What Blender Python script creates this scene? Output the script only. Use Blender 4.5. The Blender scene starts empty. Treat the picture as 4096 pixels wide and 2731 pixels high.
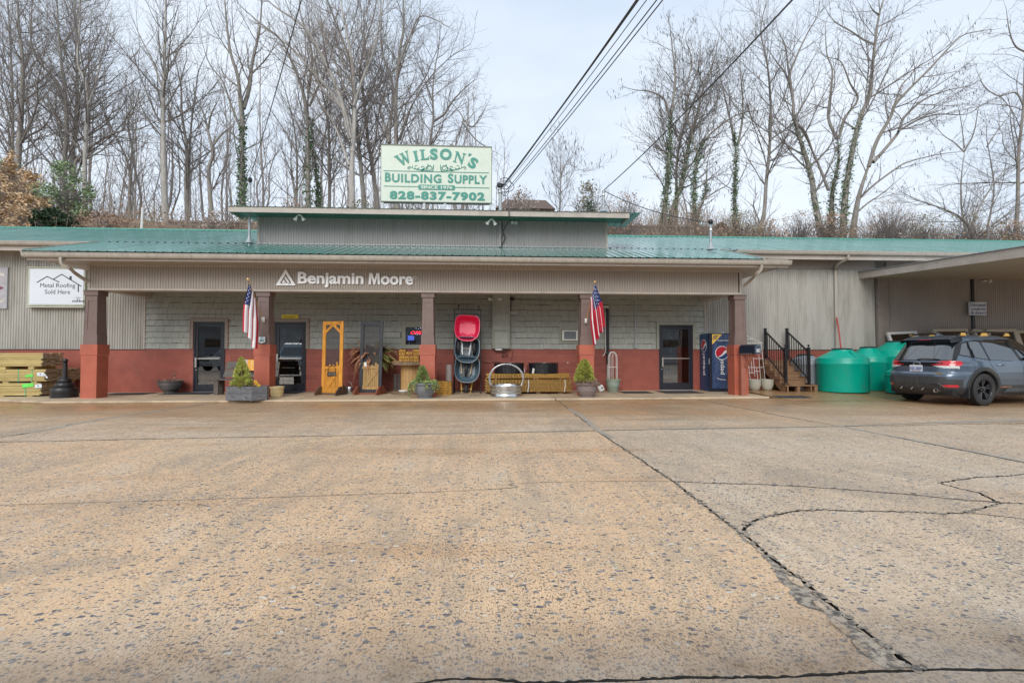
import bpy, bmesh, math, random
import numpy as np
from mathutils import Vector, Matrix
random.seed(7)
R = math.radians
D = bpy.data
SC = bpy.context.scene
COL = SC.collection
# ---------------------------------------------------------------- camera, sky, sun, exposure
FPX, CX, CY = 1975.0, 2048.0, 1365.5
YAW, PITCH, HC = R(3.25), R(1.48), 1.235
cam = D.cameras.new('camera'); cam.sensor_width = 36; cam.lens = FPX/4096*36
cam.clip_start = .05; cam.clip_end = 1200
cam_o = D.objects.new('camera', cam); COL.objects.link(cam_o)
cam_o.location = (0, 0, HC); cam_o.rotation_euler = (R(90)+PITCH, 0, -YAW)
SC.camera = cam_o
_fw = Vector((math.sin(YAW)*math.cos(PITCH), math.cos(YAW)*math.cos(PITCH), math.sin(PITCH)))
_rt = Vector((math.cos(YAW), -math.sin(YAW), 0)); _up = _rt.cross(_fw)
def _ray(px, py): return _fw + _rt*((px-CX)/FPX) - _up*((py-CY)/FPX)
def aty(px, py, Y):
    d = _ray(px, py); t = Y/d.y; return Vector((d.x*t, Y, HC+d.z*t))
def onz(px, py, z=0.):
    d = _ray(px, py); t = (z-HC)/d.z; return Vector((d.x*t, d.y*t, z))
world = D.worlds.new('World'); SC.world = world; world.use_nodes = True
wn = world.node_tree; wn.nodes.clear()
wo = wn.nodes.new('ShaderNodeOutputWorld'); wb = wn.nodes.new('ShaderNodeBackground'); wb.inputs[1].default_value = .1
sky = wn.nodes.new('ShaderNodeTexSky'); sky.sky_type = 'NISHITA'; sky.sun_disc = False
sky.sun_elevation = R(33); sky.sun_rotation = R(195); sky.dust_density = 3; sky.air_density = 1.0
tc = wn.nodes.new('ShaderNodeTexCoord'); mp = wn.nodes.new('ShaderNodeMapping'); mp.inputs['Scale'].default_value = (1, 1, 2.6)
nz = wn.nodes.new('ShaderNodeTexNoise'); nz.inputs['Scale'].default_value = 1.6; nz.inputs['Detail'].default_value = 5
cr = wn.nodes.new('ShaderNodeValToRGB')
cr.color_ramp.elements[0].position = .32; cr.color_ramp.elements[0].color = (5.2, 6.2, 7.6, 1)
cr.color_ramp.elements[1].position = .72; cr.color_ramp.elements[1].color = (7.9, 8.5, 9.2, 1)
mxw = wn.nodes.new('ShaderNodeMixRGB'); mxw.inputs[0].default_value = .93
L = wn.links.new
L(tc.outputs['Generated'], mp.inputs[0]); L(mp.outputs[0], nz.inputs['Vector']); L(nz.outputs[0], cr.inputs[0])
L(sky.outputs[0], mxw.inputs[1]); L(cr.outputs[0], mxw.inputs[2]); L(mxw.outputs[0], wb.inputs[0]); L(wb.outputs[0], wo.inputs[0])
sun = D.lights.new('sun', 'SUN'); sun.energy = 1.5; sun.angle = R(35); sun.color = (1, .96, .9)
sun_o = D.objects.new('sun', sun); COL.objects.link(sun_o); sun_o.rotation_euler = (R(57), 0, R(-15))
SC.view_settings.view_transform = 'Standard'; SC.view_settings.look = 'None'
SC.view_settings.exposure = 0.38; SC.view_settings.gamma = 1; SC.view_settings.use_curve_mapping = False
SC.cycles.max_bounces = 8; SC.cycles.use_denoising = True

# ---------------------------------------------------------------- helpers
def nn(nt, typ, **kw):
    n = nt.nodes.new(typ)
    for k, v in kw.items():
        if k.startswith('_'): setattr(n, k[1:], v)
        else: n.inputs[k.replace('__', ' ')].default_value = v
    return n
def ramp(nt, src, stops):
    r = nt.nodes.new('ShaderNodeValToRGB'); e = r.color_ramp.elements
    while len(e) < len(stops): e.new(.5)
    for i, (p, c) in enumerate(stops):
        e[i].position = p
        e[i].color = (c, c, c, 1) if not isinstance(c, tuple) else (*c, 1)
    nt.links.new(src, r.inputs[0]); return r.outputs[0]
def mixc(nt, fac, a, b, mode='MIX'):
    m = nt.nodes.new('ShaderNodeMixRGB'); m.blend_type = mode
    for i, v in ((0, fac), (1, a), (2, b)):
        if hasattr(v, 'links') or hasattr(v, 'is_linked'): nt.links.new(v, m.inputs[i])
        elif i == 0: m.inputs[0].default_value = v
        else: m.inputs[i].default_value = (*v, 1)
    return m.outputs[0]
def newmat(name):
    m = D.materials.new(name); m.use_nodes = True; nt = m.node_tree
    return m, nt, nt.nodes['Principled BSDF']
def M(name, col, rough=.6, metal=0., var=.14, scale=6., bump=0., bscale=60., rv=0., coat=0., spec=.5, stretch=(1, 1, 1), dirt=None, dfac=.5, dscale=3., dlo=.5, dhi=.7, emit=0., trans=0., alpha=1.):
    m, nt, b = newmat(name)
    t = nn(nt, 'ShaderNodeTexCoord'); mpn = nn(nt, 'ShaderNodeMapping'); mpn.inputs['Scale'].default_value = stretch
    oi = nn(nt, 'ShaderNodeObjectInfo')
    add = nn(nt, 'ShaderNodeVectorMath', _operation='ADD'); nt.links.new(t.outputs['Object'], add.inputs[0]); nt.links.new(oi.outputs['Random'], add.inputs[1])
    nt.links.new(add.outputs[0] if rv else t.outputs['Object'], mpn.inputs[0])
    n1 = nn(nt, 'ShaderNodeTexNoise', Scale=scale, Detail=6., Roughness=.62); nt.links.new(mpn.outputs[0], n1.inputs['Vector'])
    lo = tuple(c*(1-var) for c in col); hi = tuple(min(1, c*(1+var)) for c in col)
    c = ramp(nt, n1.outputs[0], [(.3, lo), (.7, hi)])
    if dirt:
        n2 = nn(nt, 'ShaderNodeTexNoise', Scale=dscale, Detail=7., Roughness=.7); nt.links.new(mpn.outputs[0], n2.inputs['Vector'])
        f = ramp(nt, n2.outputs[0], [(dlo, 0.), (dhi, dfac)])
        c = mixc(nt, f, c, dirt)
    if rv:
        rr = nn(nt, 'ShaderNodeMapRange'); rr.inputs[3].default_value = 1-rv; rr.inputs[4].default_value = 1+rv
        nt.links.new(oi.outputs['Random'], rr.inputs[0])
        hs = nn(nt, 'ShaderNodeHueSaturation'); nt.links.new(rr.outputs[0], hs.inputs['Value']); nt.links.new(c, hs.inputs['Color']); c = hs.outputs[0]
    nt.links.new(c, b.inputs['Base Color'])
    rg = ramp(nt, n1.outputs[0], [(.3, max(.02, rough*.88)), (.7, min(1., rough*1.12))]); nt.links.new(rg, b.inputs['Roughness'])
    b.inputs['Metallic'].default_value = metal; b.inputs['Specular IOR Level'].default_value = spec
    if coat: b.inputs['Coat Weight'].default_value = coat; b.inputs['Coat Roughness'].default_value = .06
    if trans: b.inputs['Transmission Weight'].default_value = trans
    if alpha < 1: b.inputs['Alpha'].default_value = alpha
    if emit: b.inputs['Emission Color'].default_value = (*col, 1); b.inputs['Emission Strength'].default_value = emit
    if bump:
        n3 = nn(nt, 'ShaderNodeTexNoise', Scale=bscale, Detail=5., Roughness=.6); nt.links.new(mpn.outputs[0], n3.inputs['Vector'])
        bp = nn(nt, 'ShaderNodeBump', Strength=min(1., bump), Distance=.01); nt.links.new(n3.outputs[0], bp.inputs['Height']); nt.links.new(bp.outputs[0], b.inputs['Normal'])
    return m

def setp(o, label=None, cat=None, group=None, kind=None):
    if label: o['label'] = label
    if cat: o['category'] = cat
    if group: o['group'] = group
    if kind: o['kind'] = kind
    return o
def thing(name, label, cat, loc=(0, 0, 0), rz=0., group=None):
    o = D.objects.new(name, None); o.empty_display_size = .1; COL.objects.link(o)
    o.location = loc; o.rotation_euler = (0, 0, rz)
    return setp(o, label, cat, group)
def link(name, me, mat=None, parent=None, loc=(0, 0, 0), rot=(0, 0, 0), scale=None):
    o = D.objects.new(name, me); COL.objects.link(o)
    if mat and not me.materials: me.materials.append(mat)
    o.location = loc; o.rotation_euler = rot
    if scale: o.scale = scale
    if parent: o.parent = parent
    return o
def copy_tree(o, parent=None):
    c = o.copy(); COL.objects.link(c); c.parent = parent
    for ch in list(o.children): copy_tree(ch, c)
    return c
class MB:
    def __init__(s): s.v = []; s.f = []; s.m = []; s.cur = 0; s.T = None
    def add(s, vs, fs):
        n = len(s.v)
        if s.T is not None: vs = [s.T @ Vector(p) for p in vs]
        s.v += [tuple(p) for p in vs]; s.f += [tuple(n+i for i in f) for f in fs]; s.m += [s.cur]*len(fs); return s
    def box(s, x0, y0, z0, x1, y1, z1):
        if x0 > x1: x0, x1 = x1, x0
        if y0 > y1: y0, y1 = y1, y0
        if z0 > z1: z0, z1 = z1, z0
        return s.add([(x0, y0, z0), (x1, y0, z0), (x1, y1, z0), (x0, y1, z0), (x0, y0, z1), (x1, y0, z1), (x1, y1, z1), (x0, y1, z1)],
                     [(0, 3, 2, 1), (4, 5, 6, 7), (0, 1, 5, 4), (1, 2, 6, 5), (2, 3, 7, 6), (3, 0, 4, 7)])
    def obox(s, p0, p1, w, h, up=(0, 0, 1)):
        p0 = Vector(p0); p1 = Vector(p1); d = (p1-p0).normalized(); up = Vector(up)
        if abs(d.dot(up)) > .98: up = Vector((0, 1, 0))
        r = d.cross(up).normalized()*w/2; u = r.normalized().cross(d)*h/2
        return s.add([p0-r-u, p0+r-u, p0+r+u, p0-r+u, p1-r-u, p1+r-u, p1+r+u, p1-r+u],
                     [(0, 1, 2, 3), (7, 6, 5, 4), (0, 4, 5, 1), (1, 5, 6, 2), (2, 6, 7, 3), (3, 7, 4, 0)])
    def tube(s, pts, r, n=8, cap=True):
        pts = [Vector(p) for p in pts]; rs = r if isinstance(r, (list, tuple)) else [r]*len(pts)
        vs = []; fs = []; u = None
        for i, p in enumerate(pts):
            d = (pts[min(i+1, len(pts)-1)]-pts[max(i-1, 0)]).normalized()
            if u is None: u = d.orthogonal().normalized()
            else:
                u = u-d*u.dot(d); u = u.normalized() if u.length > 1e-6 else d.orthogonal().normalized()
            w = d.cross(u)
            for k in range(n):
                a = 2*math.pi*k/n; vs.append(p+(u*math.cos(a)+w*math.sin(a))*rs[i])
        for i in range(len(pts)-1):
            for k in range(n):
                k2 = (k+1) % n; fs.append((i*n+k, i*n+k2, (i+1)*n+k2, (i+1)*n+k))
        if cap: fs.append(tuple(range(n))[::-1]); fs.append(tuple(range((len(pts)-1)*n, len(pts)*n)))
        return s.add(vs, fs)
    def lathe(s, prof, c=(0, 0, 0), n=32, cap=True, a0=0., a1=2*math.pi):
        vs = []; fs = []; full = abs(a1-a0-2*math.pi) < 1e-6; m = n if full else n+1
        for (r, z) in prof:
            for k in range(m):
                a = a0+(a1-a0)*k/n; vs.append((c[0]+r*math.cos(a), c[1]+r*math.sin(a), c[2]+z))
        for i in range(len(prof)-1):
            for k in range(n):
                k2 = (k+1) % m; fs.append((i*m+k, i*m+k2, (i+1)*m+k2, (i+1)*m+k))
        if cap and full:
            if prof[0][0] > 1e-4: fs.append(tuple(range(m))[::-1])
            if prof[-1][0] > 1e-4: fs.append(tuple(range((len(prof)-1)*m, len(prof)*m)))
        return s.add(vs, fs)
    def prism(s, poly, y0, y1, axis='y'):
        n = len(poly); f = {'y': lambda a, b, c: (a, c, b), 'z': lambda a, b, c: (a, b, c), 'x': lambda a, b, c: (c, a, b)}[axis]
        vs = [f(a, b, y0) for a, b in poly]+[f(a, b, y1) for a, b in poly]
        fs = [tuple(range(n)), tuple(range(2*n-1, n-1, -1))]+[(i, i+n, (i+1) % n+n, (i+1) % n) for i in range(n)]
        return s.add(vs, fs)
    def build(s, name, mats, parent=None, smooth=False, bevel=0., loc=(0, 0, 0), rot=(0, 0, 0), off=None, seg=2, fix=True):
        me = D.meshes.new(name)
        if off is not None: off = Vector(off); s.v = [tuple(Vector(p)-off) for p in s.v]
        me.from_pydata(s.v, [], s.f)
        for m in (mats if isinstance(mats, (list, tuple)) else [mats]): me.materials.append(m)
        if any(s.m): me.polygons.foreach_set('material_index', s.m)
        if fix:
            bm = bmesh.new(); bm.from_mesh(me); bmesh.ops.recalc_face_normals(bm, faces=bm.faces); bm.to_mesh(me); bm.free()
        if smooth:
            me.polygons.foreach_set('use_smooth', [True]*len(me.polygons))
            try: me.set_sharp_from_angle(angle=R(38))
            except Exception: pass
        me.update()
        o = link(name, me, None, parent, loc, rot)
        if bevel:
            b = o.modifiers.new('bevel', 'BEVEL'); b.width = bevel; b.segments = seg; b.limit_method = 'ANGLE'
        return o
def smoothpath(pts, n=6):
    pts = [Vector(p) for p in pts]; out = []
    P = [pts[0]*2-pts[1]]+pts+[pts[-1]*2-pts[-2]]
    for i in range(1, len(P)-2):
        for k in range(n):
            t = k/n; a, b, c, d = P[i-1], P[i], P[i+1], P[i+2]
            out.append(.5*((2*b)+(c-a)*t+(2*a-5*b+4*c-d)*t*t+(3*b-a-3*c+d)*t*t*t))
    out.append(pts[-1]); return out
def text_data(body, bold=0., shear=0., spacing=1.):
    cu = D.curves.new('lettering', 'FONT'); cu.body = body; cu.offset = bold; cu.shear = shear; cu.space_character = spacing
    cu.extrude = .04; cu.resolution_u = 4
    o = D.objects.new('lettering', cu); me = D.meshes.new_from_object(o)
    D.objects.remove(o); D.curves.remove(cu)
    n = len(me.vertices); co = np.empty(n*3, dtype=np.float32); me.vertices.foreach_get('co', co); co = co.reshape(-1, 3)
    return me, co
def text_fit(name, body, x0, x1, z0, z1, Y, mat, parent, depth=.02, off=(0, 0, 0), bold=0., shear=0., spacing=1., warp=None, T=None):
    """lettering fitted into the rectangle x0..x1, z0..z1 facing -Y, standing proud of plane Y"""
    me, co = text_data(body, bold, shear, spacing)
    mn = co.min(0); mxx = co.max(0)
    u = (co[:, 0]-mn[0])/(mxx[0]-mn[0]); v = (co[:, 1]-mn[1])/(mxx[1]-mn[1]); w = (co[:, 2]-mn[2])/(mxx[2]-mn[2])
    X = x0+(x1-x0)*u; Z = z0+(z1-z0)*v; Yc = Y-depth*w
    if warp: X, Z = warp(X, Z)
    out = np.stack([X, Yc, Z], 1)
    if T is not None: out = np.array([tuple(T @ Vector(p)) for p in out])
    out = out-np.array(off)
    me.vertices.foreach_set('co', out.astype(np.float32).ravel()); me.update()
    me.materials.clear(); me.materials.append(mat)
    return link(name, me, None, parent)
# ---------------------------------------------------------------- materials
m_red = M('red_paint', (.31, .08, .055), .55, var=.16, scale=3, bump=.5, bscale=35, dirt=(.16, .06, .05), dfac=.55, dscale=1.7, rv=.05)
m_red2 = M('red_post_paint', (.44, .115, .068), .5, var=.14, scale=2.5, bump=.35, bscale=50, dirt=(.42, .22, .16), dfac=.5, dscale=3, dlo=.55, dhi=.75)
m_siding = M('siding_metal', (.43, .415, .38), .42, var=.06, scale=1.2, stretch=(1.6, 1, .22), dirt=(.26, .24, .20), dfac=.8, dscale=2.2, dlo=.46)
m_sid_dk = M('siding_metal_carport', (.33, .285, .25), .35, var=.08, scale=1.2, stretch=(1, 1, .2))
m_boxsid = M('monitor_siding', (.33, .32, .31), .5, var=.05, scale=1.2, stretch=(1, 1, .25), dirt=(.24, .23, .21), dfac=.5)
m_trim = M('taupe_trim', (.46, .41, .36), .5, var=.07, scale=4, dirt=(.28, .24, .2), dfac=.6, dscale=2.5)
m_slat = M('beadboard_slat', (.38, .33, .28), .5, var=.07, scale=3, rv=.03, stretch=(1, 1, .4), dirt=(.24, .2, .17), dfac=.5)
m_soffit = M('soffit_slat', (.42, .36, .30), .5, var=.07, scale=3, rv=.03)
m_groove = M('groove_shadow_board', (.045, .04, .035), .8)  # near-black colour paints the shade inside gaps between slats and shingles
m_gutter = M('gutter_metal', (.43, .39, .335), .35, var=.07, scale=5, dirt=(.22, .19, .15), dfac=.55, dscale=8, stretch=(1.5, 1, .25), dlo=.45, dhi=.7)
m_green = M('green_roof_metal', (.105, .275, .235), .14, var=.12, scale=1.4, spec=1., coat=.6, stretch=(1, .3, 1), dirt=(.16, .38, .32), dfac=.6, dscale=2.5)
m_shingle = M('shingle_paint', (.355, .37, .335), .62, var=.10, scale=7, rv=.07, stretch=(2.4, 1, .5), bump=.5, bscale=30, dirt=(.27, .27, .23), dfac=.6, dscale=2.)
m_brown = M('brown_post_paint', (.19, .13, .115), .38, var=.10, scale=4, dirt=(.23, .17, .14), dfac=.45, dscale=5)
m_trimdoor = M('door_casing_paint', (.25, .225, .185), .5, var=.07)
m_trimpink = M('rose_edge_paint', (.36, .15, .11), .5, var=.1)
m_sage = M('sage_trim_paint', (.30, .31, .255), .5, var=.07)
m_black = M('black_aluminium', (.022, .024, .034), .3, var=.2, scale=9)
m_iron = M('black_iron', (.012, .012, .014), .35, var=.2)
m_steel = M('steel_bar', (.55, .52, .48), .3, metal=.85, var=.06)
m_galv = M('galvanised', (.62, .64, .65), .27, metal=.95, var=.10, scale=14, dirt=(.4, .42, .43), dfac=.5)
m_galvgrey = M('grey_conduit', (.38, .41, .43), .42, metal=.3, var=.08)
m_white = M('white_paint', (.78, .78, .76), .45, var=.05, dirt=(.55, .53, .48), dfac=.3)
m_signw = M('white_sign_panel', (.74, .79, .86), .3, var=.03, scale=2)
m_ink = M('dark_print', (.04, .04, .05), .5)
m_walk = M('walk_concrete', (.56, .44, .30), .55, var=.13, scale=1.3, bump=.35, bscale=70, dirt=(.26, .19, .12), dfac=.75, dscale=1.1)
m_bed = M('joint_bed', (.025, .025, .025), .9, bump=.6, bscale=90)
m_mat = M('rubber_mat', (.04, .045, .052), .8, bump=.6, bscale=120)
m_plastic = M('black_plastic', (.018, .018, .02), .4)
m_rubber = M('tyre_rubber', (.028, .028, .03), .75, bump=.5, bscale=80, dirt=(.12, .10, .085), dfac=.35, dscale=6)
def glassmat(name, tint=(.02, .022, .026), rough=.015, ior=2.5, spec=1.):
    m, nt, b = newmat(name)
    b.inputs['Base Color'].default_value = (*tint, 1); b.inputs['Roughness'].default_value = rough; b.inputs['IOR'].default_value = ior
    n = nn(nt, 'ShaderNodeTexNoise', Scale=3., Detail=2.); bp = nn(nt, 'ShaderNodeBump', Strength=.02, Distance=.02)
    nt.links.new(n.outputs[0], bp.inputs['Height']); nt.links.new(bp.outputs[0], b.inputs['Normal'])
    return m
def clearglass(name, tint=(.80, .84, .86)):
    m, nt, b = newmat(name); out = [n for n in nt.nodes if n.type == 'OUTPUT_MATERIAL'][0]
    tr = nn(nt, 'ShaderNodeBsdfTransparent'); tr.inputs[0].default_value = (*tint, 1)
    gl = nn(nt, 'ShaderNodeBsdfGlossy', Roughness=.01); fr = nn(nt, 'ShaderNodeFresnel', IOR=2.5); mx = nn(nt, 'ShaderNodeMixShader')
    nt.links.new(fr.outputs[0], mx.inputs[0]); nt.links.new(tr.outputs[0], mx.inputs[1]); nt.links.new(gl.outputs[0], mx.inputs[2]); nt.links.new(mx.outputs[0], out.inputs[0])
    return m
m_glass = clearglass('door_glass')
m_screen, nt, b = newmat('screen_mesh')
b.inputs['Base Color'].default_value = (.05, .05, .055, 1); b.inputs['Alpha'].default_value = .42; b.inputs['Roughness'].default_value = .6
def woodmat(name, col, dark, rough=.55, rv=.12, sc=5, st=(9, 9, .7), bump=.5):
    m, nt, b = newmat(name)
    t = nn(nt, 'ShaderNodeTexCoord'); mpn = nn(nt, 'ShaderNodeMapping'); mpn.inputs['Scale'].default_value = st
    oi = nn(nt, 'ShaderNodeObjectInfo'); add = nn(nt, 'ShaderNodeVectorMath', _operation='ADD')
    mul = nn(nt, 'ShaderNodeMath', _operation='MULTIPLY'); mul.inputs[1].default_value = 17.; nt.links.new(oi.outputs['Random'], mul.inputs[0])
    nt.links.new(t.outputs['Object'], add.inputs[0]); nt.links.new(mul.outputs[0], add.inputs[1]); nt.links.new(add.outputs[0], mpn.inputs[0])
    n1 = nn(nt, 'ShaderNodeTexNoise', Scale=sc, Detail=8., Roughness=.65, Distortion=.8); nt.links.new(mpn.outputs[0], n1.inputs['Vector'])
    c = ramp(nt, n1.outputs[0], [(.32, dark), (.5, tuple(.5*(a+q) for a, q in zip(col, dark))), (.62, col)])
    n2 = nn(nt, 'ShaderNodeTexNoise', Scale=9., Detail=2.); nt.links.new(t.outputs['Object'], n2.inputs['Vector'])
    c = mixc(nt, ramp(nt, n2.outputs[0], [(.66, 0.), (.74, .8)]), c, tuple(x*.5 for x in dark))
    rr = nn(nt, 'ShaderNodeMapRange'); rr.inputs[3].default_value = 1-rv; rr.inputs[4].default_value = 1+rv; nt.links.new(oi.outputs['Random'], rr.inputs[0])
    hs = nn(nt, 'ShaderNodeHueSaturation'); nt.links.new(rr.outputs[0], hs.inputs['Value']); nt.links.new(c, hs.inputs['Color'])
    nt.links.new(hs.outputs[0], b.inputs['Base Color']); b.inputs['Roughness'].default_value = rough
    bp = nn(nt, 'ShaderNodeBump', Strength=bump, Distance=.004); nt.links.new(n1.outputs[0], bp.inputs['Height']); nt.links.new(bp.outputs[0], b.inputs['Normal'])
    return m
w_orange = woodmat('orange_stained_pine', (.72, .34, .04), (.42, .15, .012))
w_picket = woodmat('plain_picket_wood', (.50, .32, .12), (.27, .15, .05))
w_char = woodmat('charred_wood', (.045, .05, .06), (.01, .01, .012), rough=.4)
w_yellow = woodmat('treated_pine', (.62, .50, .22), (.42, .31, .11), st=(.5, 9, 9), rv=.14)
w_endgr = woodmat('grey_end_grain', (.52, .44, .31), (.22, .17, .11), st=(6, 6, 6), rv=.25)
w_grey = woodmat('weathered_grey_wood', (.20, .205, .215), (.07, .072, .08), st=(1, 9, 9))
w_bench = woodmat('grey_bench_paint', (.125, .105, .09), (.07, .06, .05), st=(.7, 5, 5), bump=.2)
w_amber = woodmat('amber_stake_wood', (.66, .38, .07), (.30, .14, .02), st=(5, 5, 5), rv=.2)
w_spool = woodmat('spool_pine', (.52, .33, .14), (.33, .18, .06))
w_top = woodmat('spool_top_wood', (.26, .18, .11), (.12, .08, .05), st=(1, 6, 6))
w_step = woodmat('brown_stair_paint', (.30, .175, .095), (.20, .11, .06), st=(1, 5, 5), rv=.06, bump=.15)
w_redw = woodmat('red_brown_foot_wood', (.30, .10, .055), (.2, .06, .035), st=(2, 4, 4), bump=.2)
w_brnf = woodmat('brown_foot_wood', (.13, .085, .06), (.08, .05, .035), st=(2, 4, 4), bump=.2)

# ---------------------------------------------------------------- ground
def concrete(name, wet=False):
    m, nt, b = newmat(name); lk = nt.links.new
    g = nn(nt, 'ShaderNodeNewGeometry'); P = g.outputs['Position']; oi = nn(nt, 'ShaderNodeObjectInfo')
    def noise(scale, detail=5., rough=.6, st=None, rot=0., dist=0.):
        v = P
        if st:
            q = nn(nt, 'ShaderNodeMapping'); q.inputs['Scale'].default_value = st; q.inputs['Rotation'].default_value = (0, 0, rot); lk(P, q.inputs[0]); v = q.outputs[0]
        n = nn(nt, 'ShaderNodeTexNoise', Scale=scale, Detail=detail, Roughness=rough, Distortion=dist); lk(v, n.inputs['Vector']); return n.outputs[0]
    big = noise(.35, 6., .6)
    c = ramp(nt, big, [(.32, (.72, .52, .345)), (.5, (.82, .60, .40)), (.7, (.76, .62, .46))])
    c = mixc(nt, 1., c, oi.outputs['Color'], 'MULTIPLY')
    md = noise(9., 6., .72); c = mixc(nt, ramp(nt, md, [(.36, .4), (.48, 0.)]), c, (.42, .31, .21)); c = mixc(nt, ramp(nt, md, [(.55, 0.), (.72, .4)]), c, (.74, .58, .40))
    bl = noise(.9, 7., .7, (1, .7, 1), R(15), .8); c = mixc(nt, ramp(nt, bl, [(.36, .55), (.50, 0.)]), c, (.40, .33, .25)); c = mixc(nt, ramp(nt, bl, [(.54, 0.), (.68, .5)]), c, (.80, .68, .53))
    # tyre-swept streaks in the surface
    st1 = noise(2.2, 5., .6, (2.6, .22, 1), R(24)); c = mixc(nt, ramp(nt, st1, [(.44, .0), (.70, .38)]), c, (.44, .33, .23))
    st2 = noise(1.6, 4., .6, (3.2, .16, 1), R(2)); c = mixc(nt, ramp(nt, st2, [(.52, .0), (.68, .28)]), c, (.44, .36, .27))
    # sand grain
    sg = noise(230., 3., .7); c = mixc(nt, ramp(nt, sg, [(.39, .75), (.48, 0.)]), c, (.15, .10, .065)); c = mixc(nt, ramp(nt, sg, [(.55, 0.), (.66, .65)]), c, (.80, .66, .48))
    # exposed pebbles of two sizes
    patch = noise(.8, 4., .6)
    for sc, thr, prob in ((24., .42, .74), (52., .44, .52)):
        jit = noise(30., 2.); 
        v = nn(nt, 'ShaderNodeTexVoronoi', Scale=sc); v.inputs['Randomness'].default_value = 1.; q = nn(nt, 'ShaderNodeMapping'); q.inputs['Scale'].default_value = (.75, 1.15, 1); lk(P, q.inputs[0]); lk(q.outputs[0], v.inputs['Vector'])
        sx = nn(nt, 'ShaderNodeSeparateColor'); lk(v.outputs['Color'], sx.inputs[0])
        ms = nn(nt, 'ShaderNodeMath', _operation='LESS_THAN'); lk(v.outputs['Distance'], ms.inputs[0])
        dj = nn(nt, 'ShaderNodeMath', _operation='MULTIPLY'); lk(jit, dj.inputs[0]); dj.inputs[1].default_value = thr*1.6; lk(dj.outputs[0], ms.inputs[1])
        pb = nn(nt, 'ShaderNodeMath', _operation='GREATER_THAN'); pp = nn(nt, 'ShaderNodeMath', _operation='ADD'); lk(sx.outputs[0], pp.inputs[0]); pq = nn(nt, 'ShaderNodeMath', _operation='MULTIPLY'); lk(patch, pq.inputs[0]); pq.inputs[1].default_value = .35; lk(pq.outputs[0], pp.inputs[1]); lk(pp.outputs[0], pb.inputs[0]); pb.inputs[1].default_value = prob+.17
        mm = nn(nt, 'ShaderNodeMath', _operation='MULTIPLY'); lk(ms.outputs[0], mm.inputs[0]); lk(pb.outputs[0], mm.inputs[1])
        pc = ramp(nt, sx.outputs[1], [(.0, (.10, .105, .12)), (.42, (.17, .17, .18)), (.62, (.30, .27, .25)), (.82, (.20, .21, .25)), (.9, (.68, .62, .52)), (1., (.78, .72, .60))])
        c = mixc(nt, mm.outputs[0], c, pc)
    # fine dark pits and hair cracks
    pit = noise(72., 4., .75, (1.35, .7, 1), R(20), .4); pit2 = noise(17., 6., .75, (.8, 1.3, 1), R(-30), 1.5); pm = ramp(nt, noise(.55, 5., .65), [(.40, .12), (.60, 1.)])
    pt = mixc(nt, ramp(nt, pit2, [(.335, 1.), (.375, 0.)]), ramp(nt, pit, [(.385, 1.), (.44, 0.)]), (1, 1, 1)); pf = nn(nt, 'ShaderNodeMath', _operation='MULTIPLY'); lk(pt, pf.inputs[0]); lk(pm, pf.inputs[1])
    c = mixc(nt, pf.outputs[0], c, (.035, .028, .024))
    # damp run-off near the building and drain stains
    sp = nn(nt, 'ShaderNodeSeparateXYZ'); lk(P, sp.inputs[0])
    wn1 = noise(.5, 6., .62, (.45, 1.1, 1)); ad = nn(nt, 'ShaderNodeMath', _operation='MULTIPLY_ADD'); lk(wn1, ad.inputs[0]); ad.inputs[1].default_value = 9.; lk(sp.outputs[1], ad.inputs[2])
    wet1 = ramp(nt, nn_map(nt, ad.outputs[0], 13., 17.5), [(.0, 0.), (1., 1.)])
    wetp = ramp(nt, noise(.6, 6., .65, (.30, 1.5, 1), R(-8)), [(.54, 0.), (.70, .6)])
    wf = nn(nt, 'ShaderNodeMath', _operation='MAXIMUM'); lk(wet1, wf.inputs[0]); lk(wetp, wf.inputs[1])
    wc = mixc(nt, 1., c, (.82, .64, .44), 'MULTIPLY'); c = mixc(nt, wf.outputs[0], c, wc)
    spx = nn(nt, 'ShaderNodeMapRange'); spx.inputs[1].default_value = 6.; spx.inputs[2].default_value = 9.5; lk(sp.outputs[1], spx.inputs[0]); st3 = ramp(nt, noise(1.1, 7., .7, (.28, 1.7, 1), R(4), .6), [(.46, 0.), (.64, .55)]); sm = nn(nt, 'ShaderNodeMath', _operation='MULTIPLY'); lk(st3, sm.inputs[0]); lk(spx.outputs[0], sm.inputs[1]); c = mixc(nt, sm.outputs[0], c, (.34, .235, .135))
    # grimy front lip
    lip = ramp(nt, nn_map(nt, sp.outputs[1], 2.45, 1.95), [(.0, 0.), (1., .75)]); c = mixc(nt, lip, c, mixc(nt, ramp(nt, noise(2.5, 6., .7), [(.35, 0.), (.65, 1.)]), (.36, .31, .26), (.16, .11, .07)))
    lk(c, b.inputs['Base Color'])
    rgh = ramp(nt, wf.outputs[0], [(0., .62), (.6, .36), (1., .24)]); lk(rgh, b.inputs['Roughness'])
    hh = nn(nt, 'ShaderNodeMath', _operation='MULTIPLY_ADD'); lk(pt, hh.inputs[0]); hh.inputs[1].default_value = -1.2; lk(noise(60., 6., .75), hh.inputs[2])
    bp = nn(nt, 'ShaderNodeBump', Strength=.75, Distance=.006); lk(hh.outputs[0], bp.inputs['Height']); lk(bp.outputs[0], b.inputs['Normal'])
    return m
def nn_map(nt, src, a, b):
    r = nn(nt, 'ShaderNodeMapRange'); r.inputs[1].default_value = a; r.inputs[2].default_value = b; nt.links.new(src, r.inputs[0]); return r.outputs[0]
m_conc = concrete('lot_concrete')
m_asph = M('worn_asphalt', (.30, .25, .19), .7, var=.2, scale=3, bump=.6, bscale=80, dirt=(.12, .11, .10), dfac=.7)
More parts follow.
